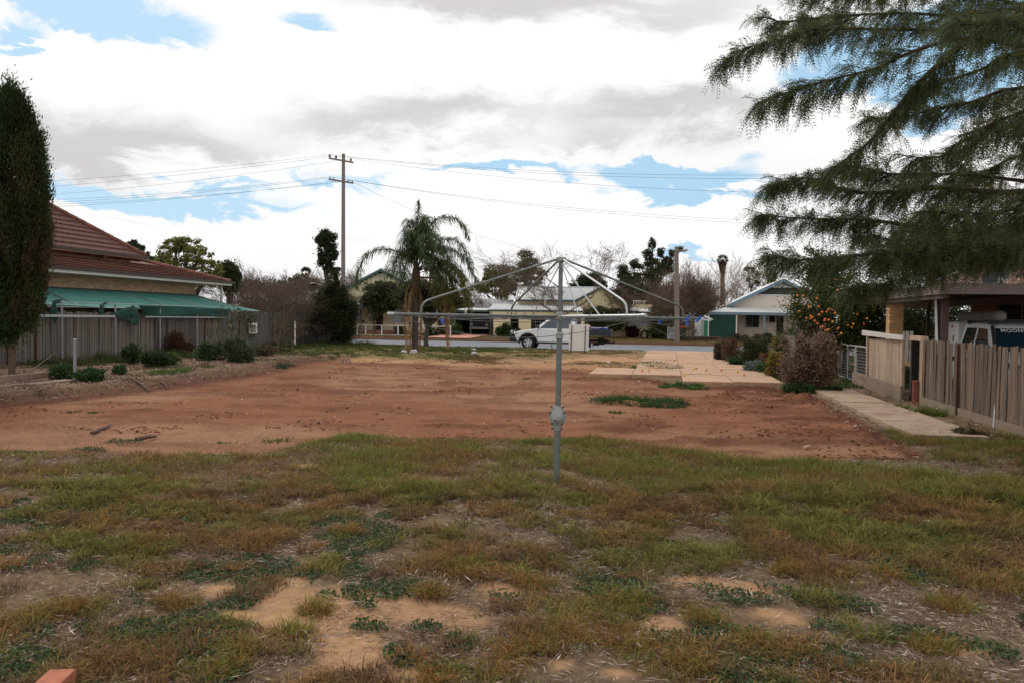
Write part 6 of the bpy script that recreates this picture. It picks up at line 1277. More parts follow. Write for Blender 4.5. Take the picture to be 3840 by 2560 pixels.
# ---- old dark four wheel drive in the carport
def boxy4wd(name, label, L, hw, zroof, zbelt, wr, mat, canopy=False, spokes=5):
    o = thing(name, label, 'four wheel drive', (0, 0, 0)); zb = zbelt
    prof = [(.06, .48), (.04, .95), (.14, zb-.12), (1.15, zb), (L-.05, zb), (L, .55), (L-.1, .45)]+arcp(L-1.0, .40, .47, 0, 180, 9)+arcp(.88, .40, .47, 0, 180, 9)
    bev(MB().prism(prof, 'y', -hw, hw).build('body', mat, o, auto=50), .04, 3, 50)
    return o
d4 = boxy4wd('old_four_wheel_drive', 'old dark four wheel drive parked nose out in the carport', 4.4, .84, 1.85, 1.12, .38, plain('dull_grey_paint', (.10, .10, .10), .4))
cabin(d4, [(1.1, 1.08), (1.5, 1.78), (1.7, 1.86), (4.2, 1.86), (4.38, 1.08)], 1.1, .83, .14, MATS['dull_grey_paint']); sideglass(d4, [(1.4, 1.18), (1.66, 1.72), (2.4, 1.72), (2.4, 1.18)], 1.1, .83, .14); sideglass(d4, [(2.5, 1.18), (2.5, 1.72), (4.0, 1.72), (4.1, 1.18)], 1.1, .83, .14)
MB().add([(1.13, -.72, 1.18), (1.13, .72, 1.18), (1.46, .66, 1.72), (1.46, -.66, 1.72), (1.17, -.72, 1.16), (1.17, .72, 1.16), (1.5, .66, 1.7), (1.5, -.66, 1.7)], [(0, 1, 2, 3), (4, 7, 6, 5), (0, 4, 5, 1), (1, 5, 6, 2), (2, 6, 7, 3), (3, 7, 4, 0)]).build('windscreen', GLASS, d4)
for x in (.88, 3.4):
    for s in (-1, 1): wheel(d4, x, s*.72, .37, s, alloy=False)
MB().box((-.02, -.6, .72), (.05, .6, .98)).build('grille', DARK, d4)
for s in (-1, 1): MB().cyl((-.02, s*.62, .86), (.06, s*.62, .86), .1, 12).build('headlight', MATS['lamp_glass'], d4)
MB().box((-.12, -.85, .48), (.0, .85, .62)).build('bumper', GALV, d4)
d4.rotation_euler = (0, 0, R(90)); d4.location = (PV(1793, 1200, 69).x, 69.4, .215)
# ---- white four wheel drive with service canopy and MOONSHINE RUN on the windscreen
w4 = boxy4wd('canopy_four_wheel_drive', 'white dual cab four wheel drive with canopy and lettered windscreen under the right carport', 5.2, .90, 1.88, 1.16, .4, PAINT)
cabin(w4, [(1.20, 1.12), (1.62, 1.72), (1.80, 1.80), (3.30, 1.82), (3.42, 1.12)], 1.14, .89, .2, PAINT)
sideglass(w4, [(1.48, 1.22), (1.80, 1.68), (2.34, 1.70), (2.34, 1.20)], 1.14, .89, .2); sideglass(w4, [(2.46, 1.20), (2.46, 1.70), (3.10, 1.70), (3.26, 1.20)], 1.14, .89, .2)
MB().cbox((3.45, -.9, 1.12), (5.2, .9, 1.84), .04).build('canopy', PAINT, w4)
for s in (-1, 1):
    MB().box((3.60, s*.9-.006, 1.22), (4.6, s*.9+.012, 1.72)).build('canopy_door', PAINT, w4); MB().box((3.62, s*.905-.01, 1.36), (3.66, s*.905+.025, 1.5)).build('door_handle', BLACKP, w4)
    for q in range(3): MB().box((3.72+q*.3, s*.905-.01, 1.68), (3.79+q*.3, s*.905+.02, 1.75)).build('hinge', MATS['red_lamp'], w4)
    for x in (1.36, 2.40, 3.36): MB().box((x-.006, s*.9-.003, .5), (x+.006, s*.9+.004, 1.14)).build('door_gap', SEAM, w4)
    MB().cbox((1.36, (.92 if s > 0 else -1.16), 1.22), (1.48, (1.16 if s > 0 else -.92), 1.46), .04).build('mirror', BLACKP, w4)
MB().add([(1.22, -.78, 1.20), (1.22, .78, 1.20), (1.60, .70, 1.70), (1.60, -.70, 1.70), (1.26, -.78, 1.18), (1.26, .78, 1.18), (1.64, .70, 1.68), (1.64, -.70, 1.68)], [(0, 1, 2, 3), (4, 7, 6, 5), (0, 4, 5, 1), (1, 5, 6, 2), (2, 6, 7, 3), (3, 7, 4, 0)]).build('windscreen', glass('blue_dark_glass', (.01, .025, .04)), w4)
for s in (-1, 1): MB().bar((1.22, s*.82, 1.18), (1.62, s*.75, 1.74), .07, .06).build('pillar', BLACKP, w4)
cu = bpy.data.curves.new('letters', 'FONT'); cu.body = 'MOONSHINE RUN'; cu.size = .135; cu.align_x = 'CENTER'; cu.extrude = .002; cu.offset = .0015; cu.space_character = 1.12
to = bpy.data.objects.new('tmp_text', cu); COL.objects.link(to); bpy.context.view_layer.update(); me = bpy.data.meshes.new_from_object(to.evaluated_get(bpy.context.evaluated_depsgraph_get())); bpy.data.objects.remove(to)
me.materials.clear(); me.materials.append(plain('white_letters', (.75, .75, .75), .6)); lt = link('windscreen_lettering', me, w4)
nv = Vector((-.5, 0, .38)).normalized(); upv = Vector((.38, 0, .5)).normalized(); rtv = upv.cross(nv)
lt.matrix_local = Matrix(((rtv.x, upv.x, nv.x, 1.50), (rtv.y, upv.y, nv.y, 0), (rtv.z, upv.z, nv.z, 1.565+.01), (0, 0, 0, 1))); lt.location = Vector((1.533, 0, 1.61))+nv*.012
MB().bar((1.255, -.5, 1.205), (1.33, .1, 1.30), .015, .02).build('wiper', BLACKP, w4)
for x in (.88, 4.2):
    for s in (-1, 1): wheel(w4, x, s*.76, .4, s)
MB().box((-.02, -.7, .7), (.05, .7, 1.0)).build('grille', BLACKP, w4)
for s in (-1, 1): MB().cbox((-.02, s*.78-.1, .78), (.1, s*.78+.1, .96), .02).build('headlight', MATS['lamp_glass'], w4)
bev(MB().prism([(-.2, .5), (-.18, .75), (.0, .8), (.05, .45)], 'y', -.9, .9).build('bumper', BLACKP, w4), .03)
MB().box((1.9, -.55, 1.85), (2.0, .55, 1.9)).build('roof_bar', BLACKP, w4); MB().box((2.9, -.55, 1.85), (3.0, .55, 1.9)).build('roof_bar', BLACKP, w4)
w4.rotation_euler = (0, 0, R(90)); w4.location = (PU(3712, 1200, 8.0).x+.08, 18.35, -.03)
_p = P(3712, 1200, 18.2); w4.location = (_p.x+.93, 18.55, -.12)
t = thing('rolled_awning', 'long grey rolled awning bag on the roof of the white four wheel drive', 'awning', (w4.location.x-.75, 19.6, 1.75))
b_ = wloc(t); mb = MB(); mb.cbox((b_.x-.13, b_.y+.1, b_.z-.0), (b_.x+.13, b_.y+2.5, b_.z+.21), .05); mb.build('bag', plain('grey_canvas', (.17, .155, .15), .9, .2, 6), t)
for q in (.6, 1.9): MB().box((b_.x-.06, b_.y+q, b_.z-.09), (b_.x+.1, b_.y+q+.05, b_.z-.002)).build('bracket', BLACKP, t)

# ================================================================ rotary clothes hoist
hg_ = G(2086, 1805); HX, HY = hg_.x, hg_.y; hz0 = float(gz(HX, HY)); HD = (hg_-CAM).dot(_Fh)
def hzp(py): return P(2090, py, HD).z
ZA = hzp(1187); hoist = thing('clothes_hoist', 'galvanised rotary clothes hoist standing in the grass', 'clothes hoist', (HX, HY, hz0))
HG = plain('dull_galvanised_pipe', (.155, .175, .17), .5, .14, 12, .12, 90, metal=.3, c2=(.26, .25, .225), c2s=4); HL = plain('light_galvanised_pipe', (.40, .43, .44), .42, .12, 12, .1, 90, metal=.3)
CAST = plain('cast_gear_housing', (.33, .34, .32), .55, .2, 12, .3, 60, metal=.2, c2=(.22, .15, .11), c2s=8, c2t=(.58, .72))
lean = Vector((.006, 0, 1)).normalized()
def hp(z): return Vector((HX, HY, 0))+Vector((lean.x*z, 0, z))
MB().cyl(hp(hz0-.1), hp(hzp(1612)), .033, 18).build('lower_tube', HG, hoist, auto=50)
zc, zt_ = hzp(1612), hzp(1520)
L_ = zt_-zc; pr = [(0, .036), (.12, .040), (.22, .042), (.30, .052), (.42, .066), (.55, .072), (.68, .066), (.80, .052), (.92, .042), (1, .040)]
MB().tube([hp(zc+q*L_) for q, r_ in pr], [r_ for q, r_ in pr], 20).build('gear_housing', CAST, hoist, auto=50)
fl_ = [(-.045, 0), (-.05, .25), (-.072, .33), (-.088, .5), (-.085, .66), (-.062, .85), (-.05, .97), (.05, .97), (.062, .85), (.085, .66), (.088, .5), (.072, .33), (.05, .25), (.045, 0)]
MB().prism([(HX+lean.x*zc+a_, zc+b_*L_) for a_, b_ in fl_], 'y', HY-.006, HY+.006).build('flange', CAST, hoist)
for a_, b_ in ((-.06, .96), (.06, .96), (-.072, .72), (.072, .72), (-.055, .27), (.055, .27), (-.05, .07), (.05, .07)): MB().cyl((HX+a_, HY-.025, zc+b_*L_), (HX+a_, HY+.02, zc+b_*L_), .009, 6).build('bolt', RUSTP, hoist)
bx0 = Vector((HX-.008, HY-.05, zc+.47*L_)); MB().tube([bx0, bx0+Vector((0, -.03, 0)), bx0+Vector((0, -.031, 0)), bx0+Vector((-.002, -.075, .004))], [.040, .036, .022, .018], 14).build('crank_boss', CAST, hoist, auto=40); MB().cyl(bx0+Vector((0, -.074, 0)), bx0+Vector((0, -.078, 0)), .010, 8).build('crank_socket', DARK, hoist)
MB().cyl(hp(zt_), hp(hzp(1268)), .0285, 16).build('middle_tube', HG, hoist, auto=50)
MB().tube([hp(hzp(1270)), hp(hzp(1268)), hp(hzp(1248)), hp(hzp(1246))], [.031, .037, .037, .031], 16).build('sleeve', CAST, hoist, auto=40)
MB().cyl(hp(hzp(1246)), hp(hzp(975)), .0225, 16).build('upper_mast', HG, hoist, auto=50)
MB().tube([hp(ZA-.045), hp(ZA-.04), hp(ZA+.04), hp(ZA+.045)], [.028, .035, .035, .028], 16).build('arm_hub', CAST, hoist, auto=40)
ZT = hzp(970); MB().tube([hp(ZT-.035), hp(ZT-.03), hp(ZT+.01), hp(ZT+.016)], [.035, .05, .05, .03], 12).build('top_cap', CAST, hoist, auto=40)
th0 = R(20)+YAW; AL = 1.73; arms = []
for i in range(4):
    a = th0+i*math.pi/2; d = Vector((math.cos(a), math.sin(a), 0)); arms.append(d); up = .012 if i in (3,) else 0.0
    tip = hp(ZA)+d*AL+Vector((0, 0, up)); MB().cyl(hp(ZA)+d*.03, tip, .0138, 14).build('arm', HL if i == 3 else HG, hoist, auto=50)
    MB().tube([tip-d*.03, tip+d*.015, tip+d*.03], [.019, .019, .013], 10).build('arm_end', HL, hoist, auto=40)
    bend = [hp(ZT-.01)+d*.045]; b0 = hp(ZA)+d*1.345+Vector((0, 0, .155)); b1_ = hp(ZA)+d*1.435+Vector((0, 0, .0))
    for q in np.linspace(0, 1, 9): 
        pA = hp(ZA)+d*1.33+Vector((0, 0, .150)); pC = hp(ZA)+d*1.432+Vector((0, 0, .06)); pB = hp(ZA)+d*1.427+Vector((0, 0, .118)); bend.append(pA*(1-q)**2+pB*2*q*(1-q)+pC*q*q)
    bend.append(b1_); st = MB().tube(bend, .0105, 12).build('strut', HL if i == 3 else HG, hoist, auto=50)
    for q in (.42, .58, .74, .90):
        p_ = hp(ZA)+d*AL*q; MB().tube([p_-d*.012+Vector((0, 0, .0)), p_+d*.012], [.020, .020], 10).tube([p_+Vector((0, 0, .014)), p_+Vector((0, 0, .045))], .006, 6).build('line_clip', HG, hoist)
for (i, q, r_) in ((1, .43, .006), (3, .26, .006), (3, .52, .007)): MB().cyl(hp(ZT-.04), hp(ZA)+arms[i]*AL*q+Vector((0, 0, .02)), r_, 6).build('stay_rod', HL, hoist)
p_ = hp(ZT-.04)*.62+(hp(ZA)+arms[3]*AL*.52)*.38; MB().tube([p_-Vector((.03, 0, -.02)), p_+Vector((.03, 0, -.02))], .014, 8).build('rod_clip', HL, hoist)
LINE = plain('clothes_line', (.10, .10, .105), .6)
rr = np.random.default_rng(2)
for k_, q in enumerate((.42, .58, .74, .90, .985)):
    for i in range(4):
        a_, b_ = hp(ZA)+arms[i]*AL*q, hp(ZA)+arms[(i+1) % 4]*AL*q; sg = ((.20 if q > .95 else .06 if q > .8 else .03) if i in (2, 3) else .035)*rr.uniform(.75, 1.3)
        MB().tube([a_+(b_-a_)*s_-Vector((0, 0, sg*4*s_*(1-s_))) for s_ in np.linspace(0, 1, 15)], .0028, 4).build('wire_line', LINE, hoist)
def online(i, q, s_, sg): a_, b_ = hp(ZA)+arms[i]*AL*q, hp(ZA)+arms[(i+1) % 4]*AL*q; return a_+(b_-a_)*s_-Vector((0, 0, sg*4*s_*(1-s_)))
PEGB = plain('blue_peg', (.02, .12, .55), .45); PEGW = plain('white_peg', (.68, .68, .64), .5)
def peg(lab, p, rot, m, L=.07): 
    t = thing('clothes_peg', lab, 'peg', p); s_ = math.sin(rot)*L; c_ = math.cos(rot)*L
    for o_ in (-.006, .006): MB().bar(p+Vector((o_, o_, .012)), p+Vector((s_+o_*1.6, o_*1.5, -c_)), .009, .012).build('peg_half', m, t)
    MB().cyl(p+Vector((0, -.012, -.02)), p+Vector((0, .012, -.02)), .006, 8).build('spring', GALV, t)
tipR = hp(ZA)+arms[0]*AL; dR = arms[0]
for i, (px, py, ro, m, lab) in enumerate(((2483, 1200, -.4, PEGB, 'pale blue peg on the wire between the right arms'), (2571, 1208, .35, PEGB, 'bright blue peg hanging left of the right arm tip'), (2583, 1198, -.25, PEGB, 'dark blue peg close beside the bright one'), (2628, 1198, -.7, PEGB, 'small blue peg nearest the white ones at the right tip'))):
    peg(lab, P(px, py-8, (tipR-CAM).dot(_Fh)-.12), ro, m)
for i, (ro, dx, lab) in enumerate(((1.2, -.03, 'white peg pointing right at the tip of the right hoist arm'), (-.5, -.05, 'upright white peg at the tip of the right hoist arm'), (1.6, -.06, 'lower white peg below the tip of the right hoist arm'))):
    peg(lab, tipR+dR*dx+Vector((0, -.02, .02-.02*i)), ro, PEGW, .085)
peg('small blue peg on the far left wire near the palm', P(1657, 1197, HD+.2), .2, PEGB, .05)
# signs by the road
s0 = GP(2147, 1329); sd_ = (s0-CAM).dot(_Fh); t = thing('sign_board', 'blank white sign board on two black stakes, seen from behind', 'sign', s0)
c4 = [P(2132, 1313, sd_), P(2207, 1315, sd_), P(2209, 1217, sd_), P(2134, 1216, sd_)]; MB().add(c4+[p+Vector((0, .02, 0)) for p in c4], [(0, 1, 2, 3), (7, 6, 5, 4), (0, 4, 5, 1), (1, 5, 6, 2), (2, 6, 7, 3), (3, 7, 4, 0)]).build('board', WHITEP, t)
for a_, b_ in (((2145, 1220), (2140, 1330)), ((2196, 1222), (2192, 1331))): MB().bar(P(a_[0], a_[1], sd_-.03), P(b_[0], b_[1]+2, sd_-.03), .035, .03).build('stake', BLACKP, t)
s0 = GP(2068, 1304); sd_ = (s0-CAM).dot(_Fh)+1.5; s0 = P(2068, 1299, sd_); s0.z = float(gz(s0.x, s0.y)); t = thing('small_sign', 'small pale sign board on a single grey post in front of the ute door', 'sign', s0)
c4 = [P(2052, 1271, sd_), P(2084, 1271, sd_), P(2084, 1220, sd_), P(2052, 1220, sd_)]; MB().add(c4+[p+Vector((0, .02, 0)) for p in c4], [(0, 1, 2, 3), (7, 6, 5, 4), (0, 4, 5, 1), (1, 5, 6, 2), (2, 6, 7, 3), (3, 7, 4, 0)]).build('board', plain('pale_grey_board', (.62, .61, .63), .6), t); a_ = P(2070, 1219, sd_-.03); MB().bar(a_, Vector((s0.x+.02, s0.y-.03, s0.z-.05)), .04, .03).build('post', GALV, t)
# ================================================================ right boundary
RU = 5.2
def rv(px): return PU(px, 1400, RU).y
def rz(px, py): return PU(px, py, RU).z
v_a, v_b = 6.5, rv(3462)
pf = paling_fence('brown weathered paling fence along the right side', RU, v_a, v_b, 1.33, PAL_R, .135, 41, [(rv(3600), True), (9.5, True)], back=+1, gapp=.002, varz=.022)
zpl = plain('plinth_board', (.20, .145, .10), .9, .3, 3, .5, 20, stretch=(1, .5, 6))
MB().box((RU-.04, v_a, -.05), (RU-.015, v_b, .16)).build('plinth_board', zpl, pf)
# rusty red barrel drum part and tuft by the opening
g = onU(3447, RU-.03); t = thing('rusty_drum', 'small rust red upright tin at the end of the right fence', 'tin', g); MB().cyl(g, g+Vector((0, 0, .46)), .10, 14).build('tin', plain('rust_red', (.16, .045, .03), .8, .3, 12), t); MB().tube([g+Vector((0, 0, .44)), g+Vector((0, 0, .47))], [.108, .108], 14).build('rim', MATS['rust_red'], t)
# loose gate of boards, standing in the fence line
t = thing('board_gate', 'pale weathered board gate panel leaning in the right fence line', 'gate', onU(3330, RU-.1)); va, vb = rv(3408), rv(3268); n = 15; rr = np.random.default_rng(6)
GB = plain('pale_weathered_board', (.38, .28, .20), .9, .35, 2.4, .6, 14, stretch=(11, 11, .6), rnd=.2, c2=(.22, .12, .075), c2t=(.5, .68), c2s=1.6)
for i in range(n):
    v0 = va+(vb-va)*i/n; v1 = va+(vb-va)*(i+1)/n-.008; zt = 1.30-.04*i/n; MB().prism([(v0, .22), (v1, .22), (v1+.05, zt), (v0+.05, zt)], 'x', RU-.10, RU-.08).build('board', GB, t)
for (v0, ww) in ((va-.0, .11), (vb-.12, .10)): MB().prism([(v0, .1), (v0+ww, .1), (v0+ww+.06, 1.33), (v0+.06, 1.33)], 'x', RU-.14, RU-.102).build('stile', GB, t)
MB().prism([(va-.12, 1.30), (vb+.32, 1.34), (vb+.32, 1.47), (va-.12, 1.40)], 'x', RU-.19, RU-.145).build('top_board', plain('grey_top_board', (.50, .47, .43), .85, .15, 4, .3, 20, stretch=(1, .6, 6)), t)
MB().prism([(va-.3, -.02), (vb+1.1, .02), (vb+1.1, .34), (va-.3, .32)], 'x', RU-.24, RU-.19).build('base_board', zpl, t)
MB().box((RU-.02, va-.25, -.05), (RU+.12, va-.15, 1.30)).build('gate_post', DARK, t)
MB().box((RU-.02, rv(3462)-.0, -.05), (RU+.1, rv(3455)+.08, 1.36)).build('gate_post', GB, t)
MB().box((RU-.03, rv(3455)-.05, 1.30), (RU+.1, va-.06, 1.40)).build('head_board', GB, t)
MB().box((RU+.13, rv(3462)-.3, .1), (RU+.15, va-.0, 1.28)).build('shadow_board', plain('gap_shade_grey', (.09, .08, .075), .9, .2, 5), t)  # dark board added behind the gap, standing in for its shade
# wire gate and corrugated sheet
t = thing('wire_gate', 'galvanised tube gate with wire mesh beside the brown shrub', 'gate', onU(3190, RU)); va, vb = rv(3252), rv(3122); zt0, zb0 = 1.02, .06
xg_ = RU-.02
MB().tube([(xg_, va, zb0), (xg_, va, zt0-.08), (xg_, va+.08, zt0), (xg_, (va+vb)/2-.12, zt0-.0), (xg_, (va+vb)/2, zt0-.06), (xg_, (va+vb)/2+.12, zt0), (xg_, vb-.08, zt0), (xg_, vb, zt0-.08), (xg_, vb, zb0), (xg_, va, zb0)], .021, 8).build('frame', GALVL, t)
MB().cyl((xg_, (va+vb)/2, zb0), (xg_, (va+vb)/2, zt0-.06), .016, 8).build('middle_bar', GALVL, t)
for q in range(1, 11): MB().cyl((xg_, va, zb0+(zt0-zb0)*q/11.5), (xg_, vb, zb0+(zt0-zb0)*q/11.5), .004, 4).build('mesh_wire', GALV, t)
for q in range(1, 9): MB().cyl((xg_, va+(vb-va)*q/9, zb0), (xg_, va+(vb-va)*q/9, zt0-.03), .003, 4).build('mesh_wire', GALV, t)
t = thing('timber_post_pair', 'pair of old timber posts behind the wire gate', 'posts', onU(3225, RU+.4))
for px, w_ in ((3222, .16), (3160, .12)): g = onU(px, RU+.5); MB().box((g.x, g.y-w_, -.05), (g.x+.1, g.y+w_, 1.05)).build('post', PAL_L, t)
g0, g1 = rv(3127), rv(3104); t = thing('corrugated_sheet', 'corrugated iron sheet standing on edge behind the brown shrub', 'iron sheet', (RU-.05, g0, 0)); vs = []
for i in range(41):
    z = .02+.92*i/40; o_ = .022*math.sin(i/40*2*math.pi*10); vs += [(RU-.25+o_, g0+.1, z), (RU+.15+o_, g1+1.9, z)]
MB().add(vs, [(2*i, 2*i+2, 2*i+3, 2*i+1) for i in range(40)]).build('sheet', TINW, t, smooth=True)
g0, g1 = rv(3098), rv(2890); tt = thing('paling_fence', 'far stretch of low grey paling fence hidden behind the right hand shrubs', 'fence', (RU+.25, g0+2, 0))
for i in range(70): v = g0+2+i*.16; MB().box((RU+.25, v, -.05), (RU+.27, v+.145, 1.05+.03*math.sin(i*3.7))).build('paling', PAL_L, tt)
g = GP(3724, 1608); tp_ = P(3731, 1512, (g-CAM).dot(_Fh)+.12); tag(MB().bar(g+Vector((0, .0, -.02)), tp_, .02, .012).build('paint_drip', WHITE), 'thin white paint drip, modelled as a strip, on the right fence near the frame edge', 'strip')  # white paint drip on the fence, modelled as a thin leaning strip
# ---------------------------------------------------------------- carport and neighbour's house on the right
cp = thing('brick_pillar_carport', 'flat roofed carport with yellow brick pillars behind the right fence', 'carport', (6.0, 20, 0)); cb_ = wloc(cp)
mb = MB(); mb.box((-.115, -.055, 0), (.115, .055, .074)); bY = mb.mesh('brick'); bY.materials.append(BRICKY)
CU, CV0, CV1 = 5.75, 18.9, 33.5; ZR = 2.46
for u_, px, top in ((6.05, 3355, 2.22), (6.05, 3233, 2.24), (6.05, 3166, 2.24)):
    c_ = PU(px, 1200, u_); v = c_.y; nC = int((top+.05)/.0855)
    MB().box((u_-.165, v-.165, -.05), (u_+.165, v+.165, top)).build('pillar_core', MORTAR, cp)
    for i in range(nC):
        z = -.05+i*.0855; fl2 = i % 2
        for (ox, oy, rot) in (((-.06, -.12, 0), (.12, -.06, 1), (.06, .12, 0), (-.12, .06, 1)) if fl2 else ((.06, -.12, 0), (.12, .06, 1), (-.06, .12, 0), (-.12, -.06, 1))):
            if z < .9 and px == 3355: pass
            if z < 1.0: continue
            o = link('brick', bY, cp, Vector((u_+ox, v+oy, z))-cb_); o.rotation_euler = (0, 0, rot*math.pi/2)
FAS = plain('brown_steel_fascia', (.12, .085, .08), .6, .1, 3)
MB().box((CU-.05, CV0, ZR-.17), (CU, CV1, ZR+.06)).box((CU-.05, CV0-.05, ZR-.17), (16, CV0, ZR+.06)).build('fascia', FAS, cp)
corr(cp, 'roof_sheet', TINW, (CU+.02, CV0+.02, ZR+.04), (16, CV0+.02, ZR+.04), (16, CV1, ZR+.10), (CU+.02, CV1, ZR+.02), 90, .018)
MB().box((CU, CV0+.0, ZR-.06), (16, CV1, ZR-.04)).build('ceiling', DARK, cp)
for u_ in (CU+.03, 8.6, 11.5): MB().box((u_, CV0+.2, ZR-.26), (u_+.08, CV1, ZR-.065)).build('roof_beam', FAS, cp)
xx = P(3542, 1200, 18.6); MB().box((xx.x-.07, xx.y-.07, -.05), (xx.x+.07, xx.y+.07, ZR-.17)).build('steel_post', plain('dark_red_brown_post', (.09, .045, .045), .6), cp)
a_, b_ = P(3519, 1300, 18.5), P(3503, 1088, 18.8); a_.z = 0; 
t = thing('leaning_sheet', 'pale edged board leaning upright under the carport corner', 'board', a_); d_ = b_-a_; MB().add([a_, a_+Vector((.02, .02, 0)), b_+Vector((.02, .02, 0)), b_, a_+Vector((.05, -.01, 0)), b_+Vector((.05, -.01, 0))], [(0, 1, 2, 3), (0, 3, 5, 4), (1, 4, 5, 2)]).build('white_edge', WHITE, t); MB().add([a_+Vector((.05, .0, 0)), a_+Vector((.27, .1, 0)), b_+Vector((.20, .1, 0)), b_+Vector((.05, 0, 0)), a_+Vector((.05, .03, 0)), a_+Vector((.27, .13, 0)), b_+Vector((.20, .13, 0)), b_+Vector((.05, .03, 0))], [(0, 1, 2, 3), (7, 6, 5, 4), (0, 4, 5, 1), (1, 5, 6, 2), (2, 6, 7, 3), (3, 7, 4, 0)]).build('board', plain('dark_grey_board', (.10, .095, .10), .8), t)  # board in one plain dark grey
g = P(3481, 1200, 27.0); MB().box((g.x-.05, g.y-.05, 0), (g.x+.05, g.y+.05, ZR-.1)).build('steel_post', FAS, cp)
rh = thing('right_brick_house', 'red brown brick house with tiled roof behind the right carport', 'house', (12, 27, 0)); hv_ = 26.5
MB().box((9.3, hv_, 0), (24, hv_+.2, 2.9)).build('wall', BRICKR, rh); MB().box((9.3, hv_+.2, 0), (9.5, hv_+1.5, 2.9)).build('wall', BRICKR, rh)
mb = MB(); mb.box((-.115, -.03, 0), (.115, .0, .072)); bR = mb.mesh('brick'); bR.materials.append(BRICKR); hb2 = wloc(rh); nb_ = 0
for i in range(15):
    for j in range(20):
        x = 9.45+j*.242+(i % 2)*.12; z = 1.15+i*.0855
        if nb_ < 300: link('brick', bR, rh, Vector((x, hv_, z))-hb2); nb_ += 1
xw = P(3680, 1200, 27.2).x; f_ = window(rh, xw-.62, xw+.62, 1.45, 2.25, hv_-.03, frame=plain('brown_frame', (.16, .11, .09), .6), panes=2)
# its roof in courses of tiles
RTM = plain('tan_roof_tile', (.40, .22, .15), .8, .3, 5, .4, 40, rnd=.22, c2=(.22, .12, .085), c2s=2)
ur, zr0, vr0 = 9.2, 2.75, 24.4
MB().add([(ur, vr0, zr0), (26, vr0, zr0), (26, vr0+6, zr0+3.0), (ur+6, vr0+6, zr0+3.0), (ur, vr0+12, zr0), (26, vr0+12, zr0)], [(0, 1, 2, 3), (0, 3, 4), (3, 2, 5, 4)]).build('roof_underlay', TILEU, rh)
mt = tile_mesh(.32, .42); mt.materials.clear(); mt.materials.append(RTM); n_ = 0
for c_ in bpy.data.objects:
    if c_.name.startswith('pane') and c_.parent == f_: c_.data.materials[0] = DARK
for r_ in range(11):
    run = r_*.33
    for j in range(22):
        x = ur+run+.2+j*.32
        if x < 15.5 and n_ < 230: o = link('roof_tile', mt, rh, Vector((x, vr0+run, zr0+run*.5+.02))-hb2); o.rotation_euler = (0, -math.atan(.5), math.pi/2); n_ += 1
caps(rh, (ur, vr0, zr0+.03), (ur+6, vr0+6, zr0+3.03), mat=RTM)
# satellite dish on the carport roof
dc = P(3742, 1035, 20.5); t = thing('satellite_dish', 'dark mesh satellite dish with strut legs on the carport roof', 'satellite dish', (dc.x, dc.y, ZR+.06))
DM = plain('dark_dish_mesh', (.035, .05, .065), .7, .1, 20); nrm = Vector((-.25, .75, .55)).normalized(); e1 = nrm.cross(Vector((0, 0, 1))).normalized(); e2 = e1.cross(nrm); vs = [dc]; fs = []
for i in range(1, 6):
    for j in range(28): a = 2*math.pi*j/28; r_ = .36*i/5; vs.append(dc+e1*math.cos(a)*r_+e2*math.sin(a)*r_+nrm*(r_*r_*.55))
for j in range(28):
    fs.append((0, 1+j, 1+(j+1) % 28))
    for i in range(4): fs.append((1+i*28+j, 1+i*28+(j+1) % 28, 1+(i+1)*28+(j+1) % 28, 1+(i+1)*28+j))
o = MB().add(vs, fs).build('reflector', DM, t, smooth=True); o.modifiers.new('solid', 'SOLIDIFY').thickness = .01
MB().cyl((dc.x, dc.y-.05, ZR+.05), dc-nrm*.03, .024, 10).build('mast', GALVL, t)
for q, ends in ((0, (P(3812, 1076, 20.3)))  , (1, P(3690, 1046, 20.9))): MB().bar(dc-nrm*.04, Vector((ends.x, ends.y, ends.z if q else ZR+.06)), .025, .02).build('strut', GALVL, t)
MB().cyl(dc+nrm*.05, dc+nrm*.42, .010, 6).build('feed_arm', GALV, t); MB().sphere(dc+nrm*.43, .035, 8, 6).build('feed_horn', GALVL, t)
# garden beyond the pillars
ebush('dense dark green garden hedge seen between the brick pillars', 3440, 1330, 420, 300, 20000, .12, .06, [(.03, .045, .02), (.045, .06, .025), (.06, .065, .03)], 161, d=36, parts=3)
ebush('pale flowering shrub low behind the fence opening', 3480, 1300, 34, 60, 900, .08, .05, [(.30, .28, .22), (.12, .14, .08)], 162, d=24)
t = thing('white_garden_fence', 'low white fence glimpsed behind the brick pillars', 'fence', P(3300, 1260, 34)); a_, b_ = P(3240, 1222, 34), P(3420, 1222, 34)
for q in range(12): x = a_.x+(b_.x-a_.x)*q/11; y = a_.y+(b_.y-a_.y)*q/11; MB().box((x-.06, y, .1), (x+.06, y+.02, 1.35)).build('picket', WHITE, t)
# ---------------------------------------------------------------- shrubs along the drive
ebush('dark dry shrub nearest the road on the right of the driveway', 2700, 1352, 64, 74, 3600, .10, .03, [(.075, .07, .045), (.055, .05, .035), (.12, .08, .055)], 171, parts=2, axis='out')
ebush('brown dry shrub between dark shrub and round green bush', 2742, 1362, 50, 84, 2800, .09, .03, BR+[(.09, .07, .05)], 172, axis='out')
ebush('large round olive green bush beside the driveway', 2828, 1372, 150, 112, 11000, .10, .022, [(.07, .09, .035), (.055, .07, .03), (.10, .085, .045), (.05, .045, .03)], 173, parts=2, axis='out', shell=.3)
ebush('low green shrub in front of the round olive bush', 2765, 1372, 66, 30, 1500, .09, .04, BG+DG, 174)
ebush('silver blue strappy plant at the driveway edge', 2826, 1394, 62, 36, 900, .20, .03, [(.16, .21, .19), (.12, .16, .14), (.20, .24, .21)], 175, axis='out', twigs=6)
ebush('green weedy clump right of the silver plant', 2872, 1400, 60, 34, 1200, .10, .04, BG, 176)
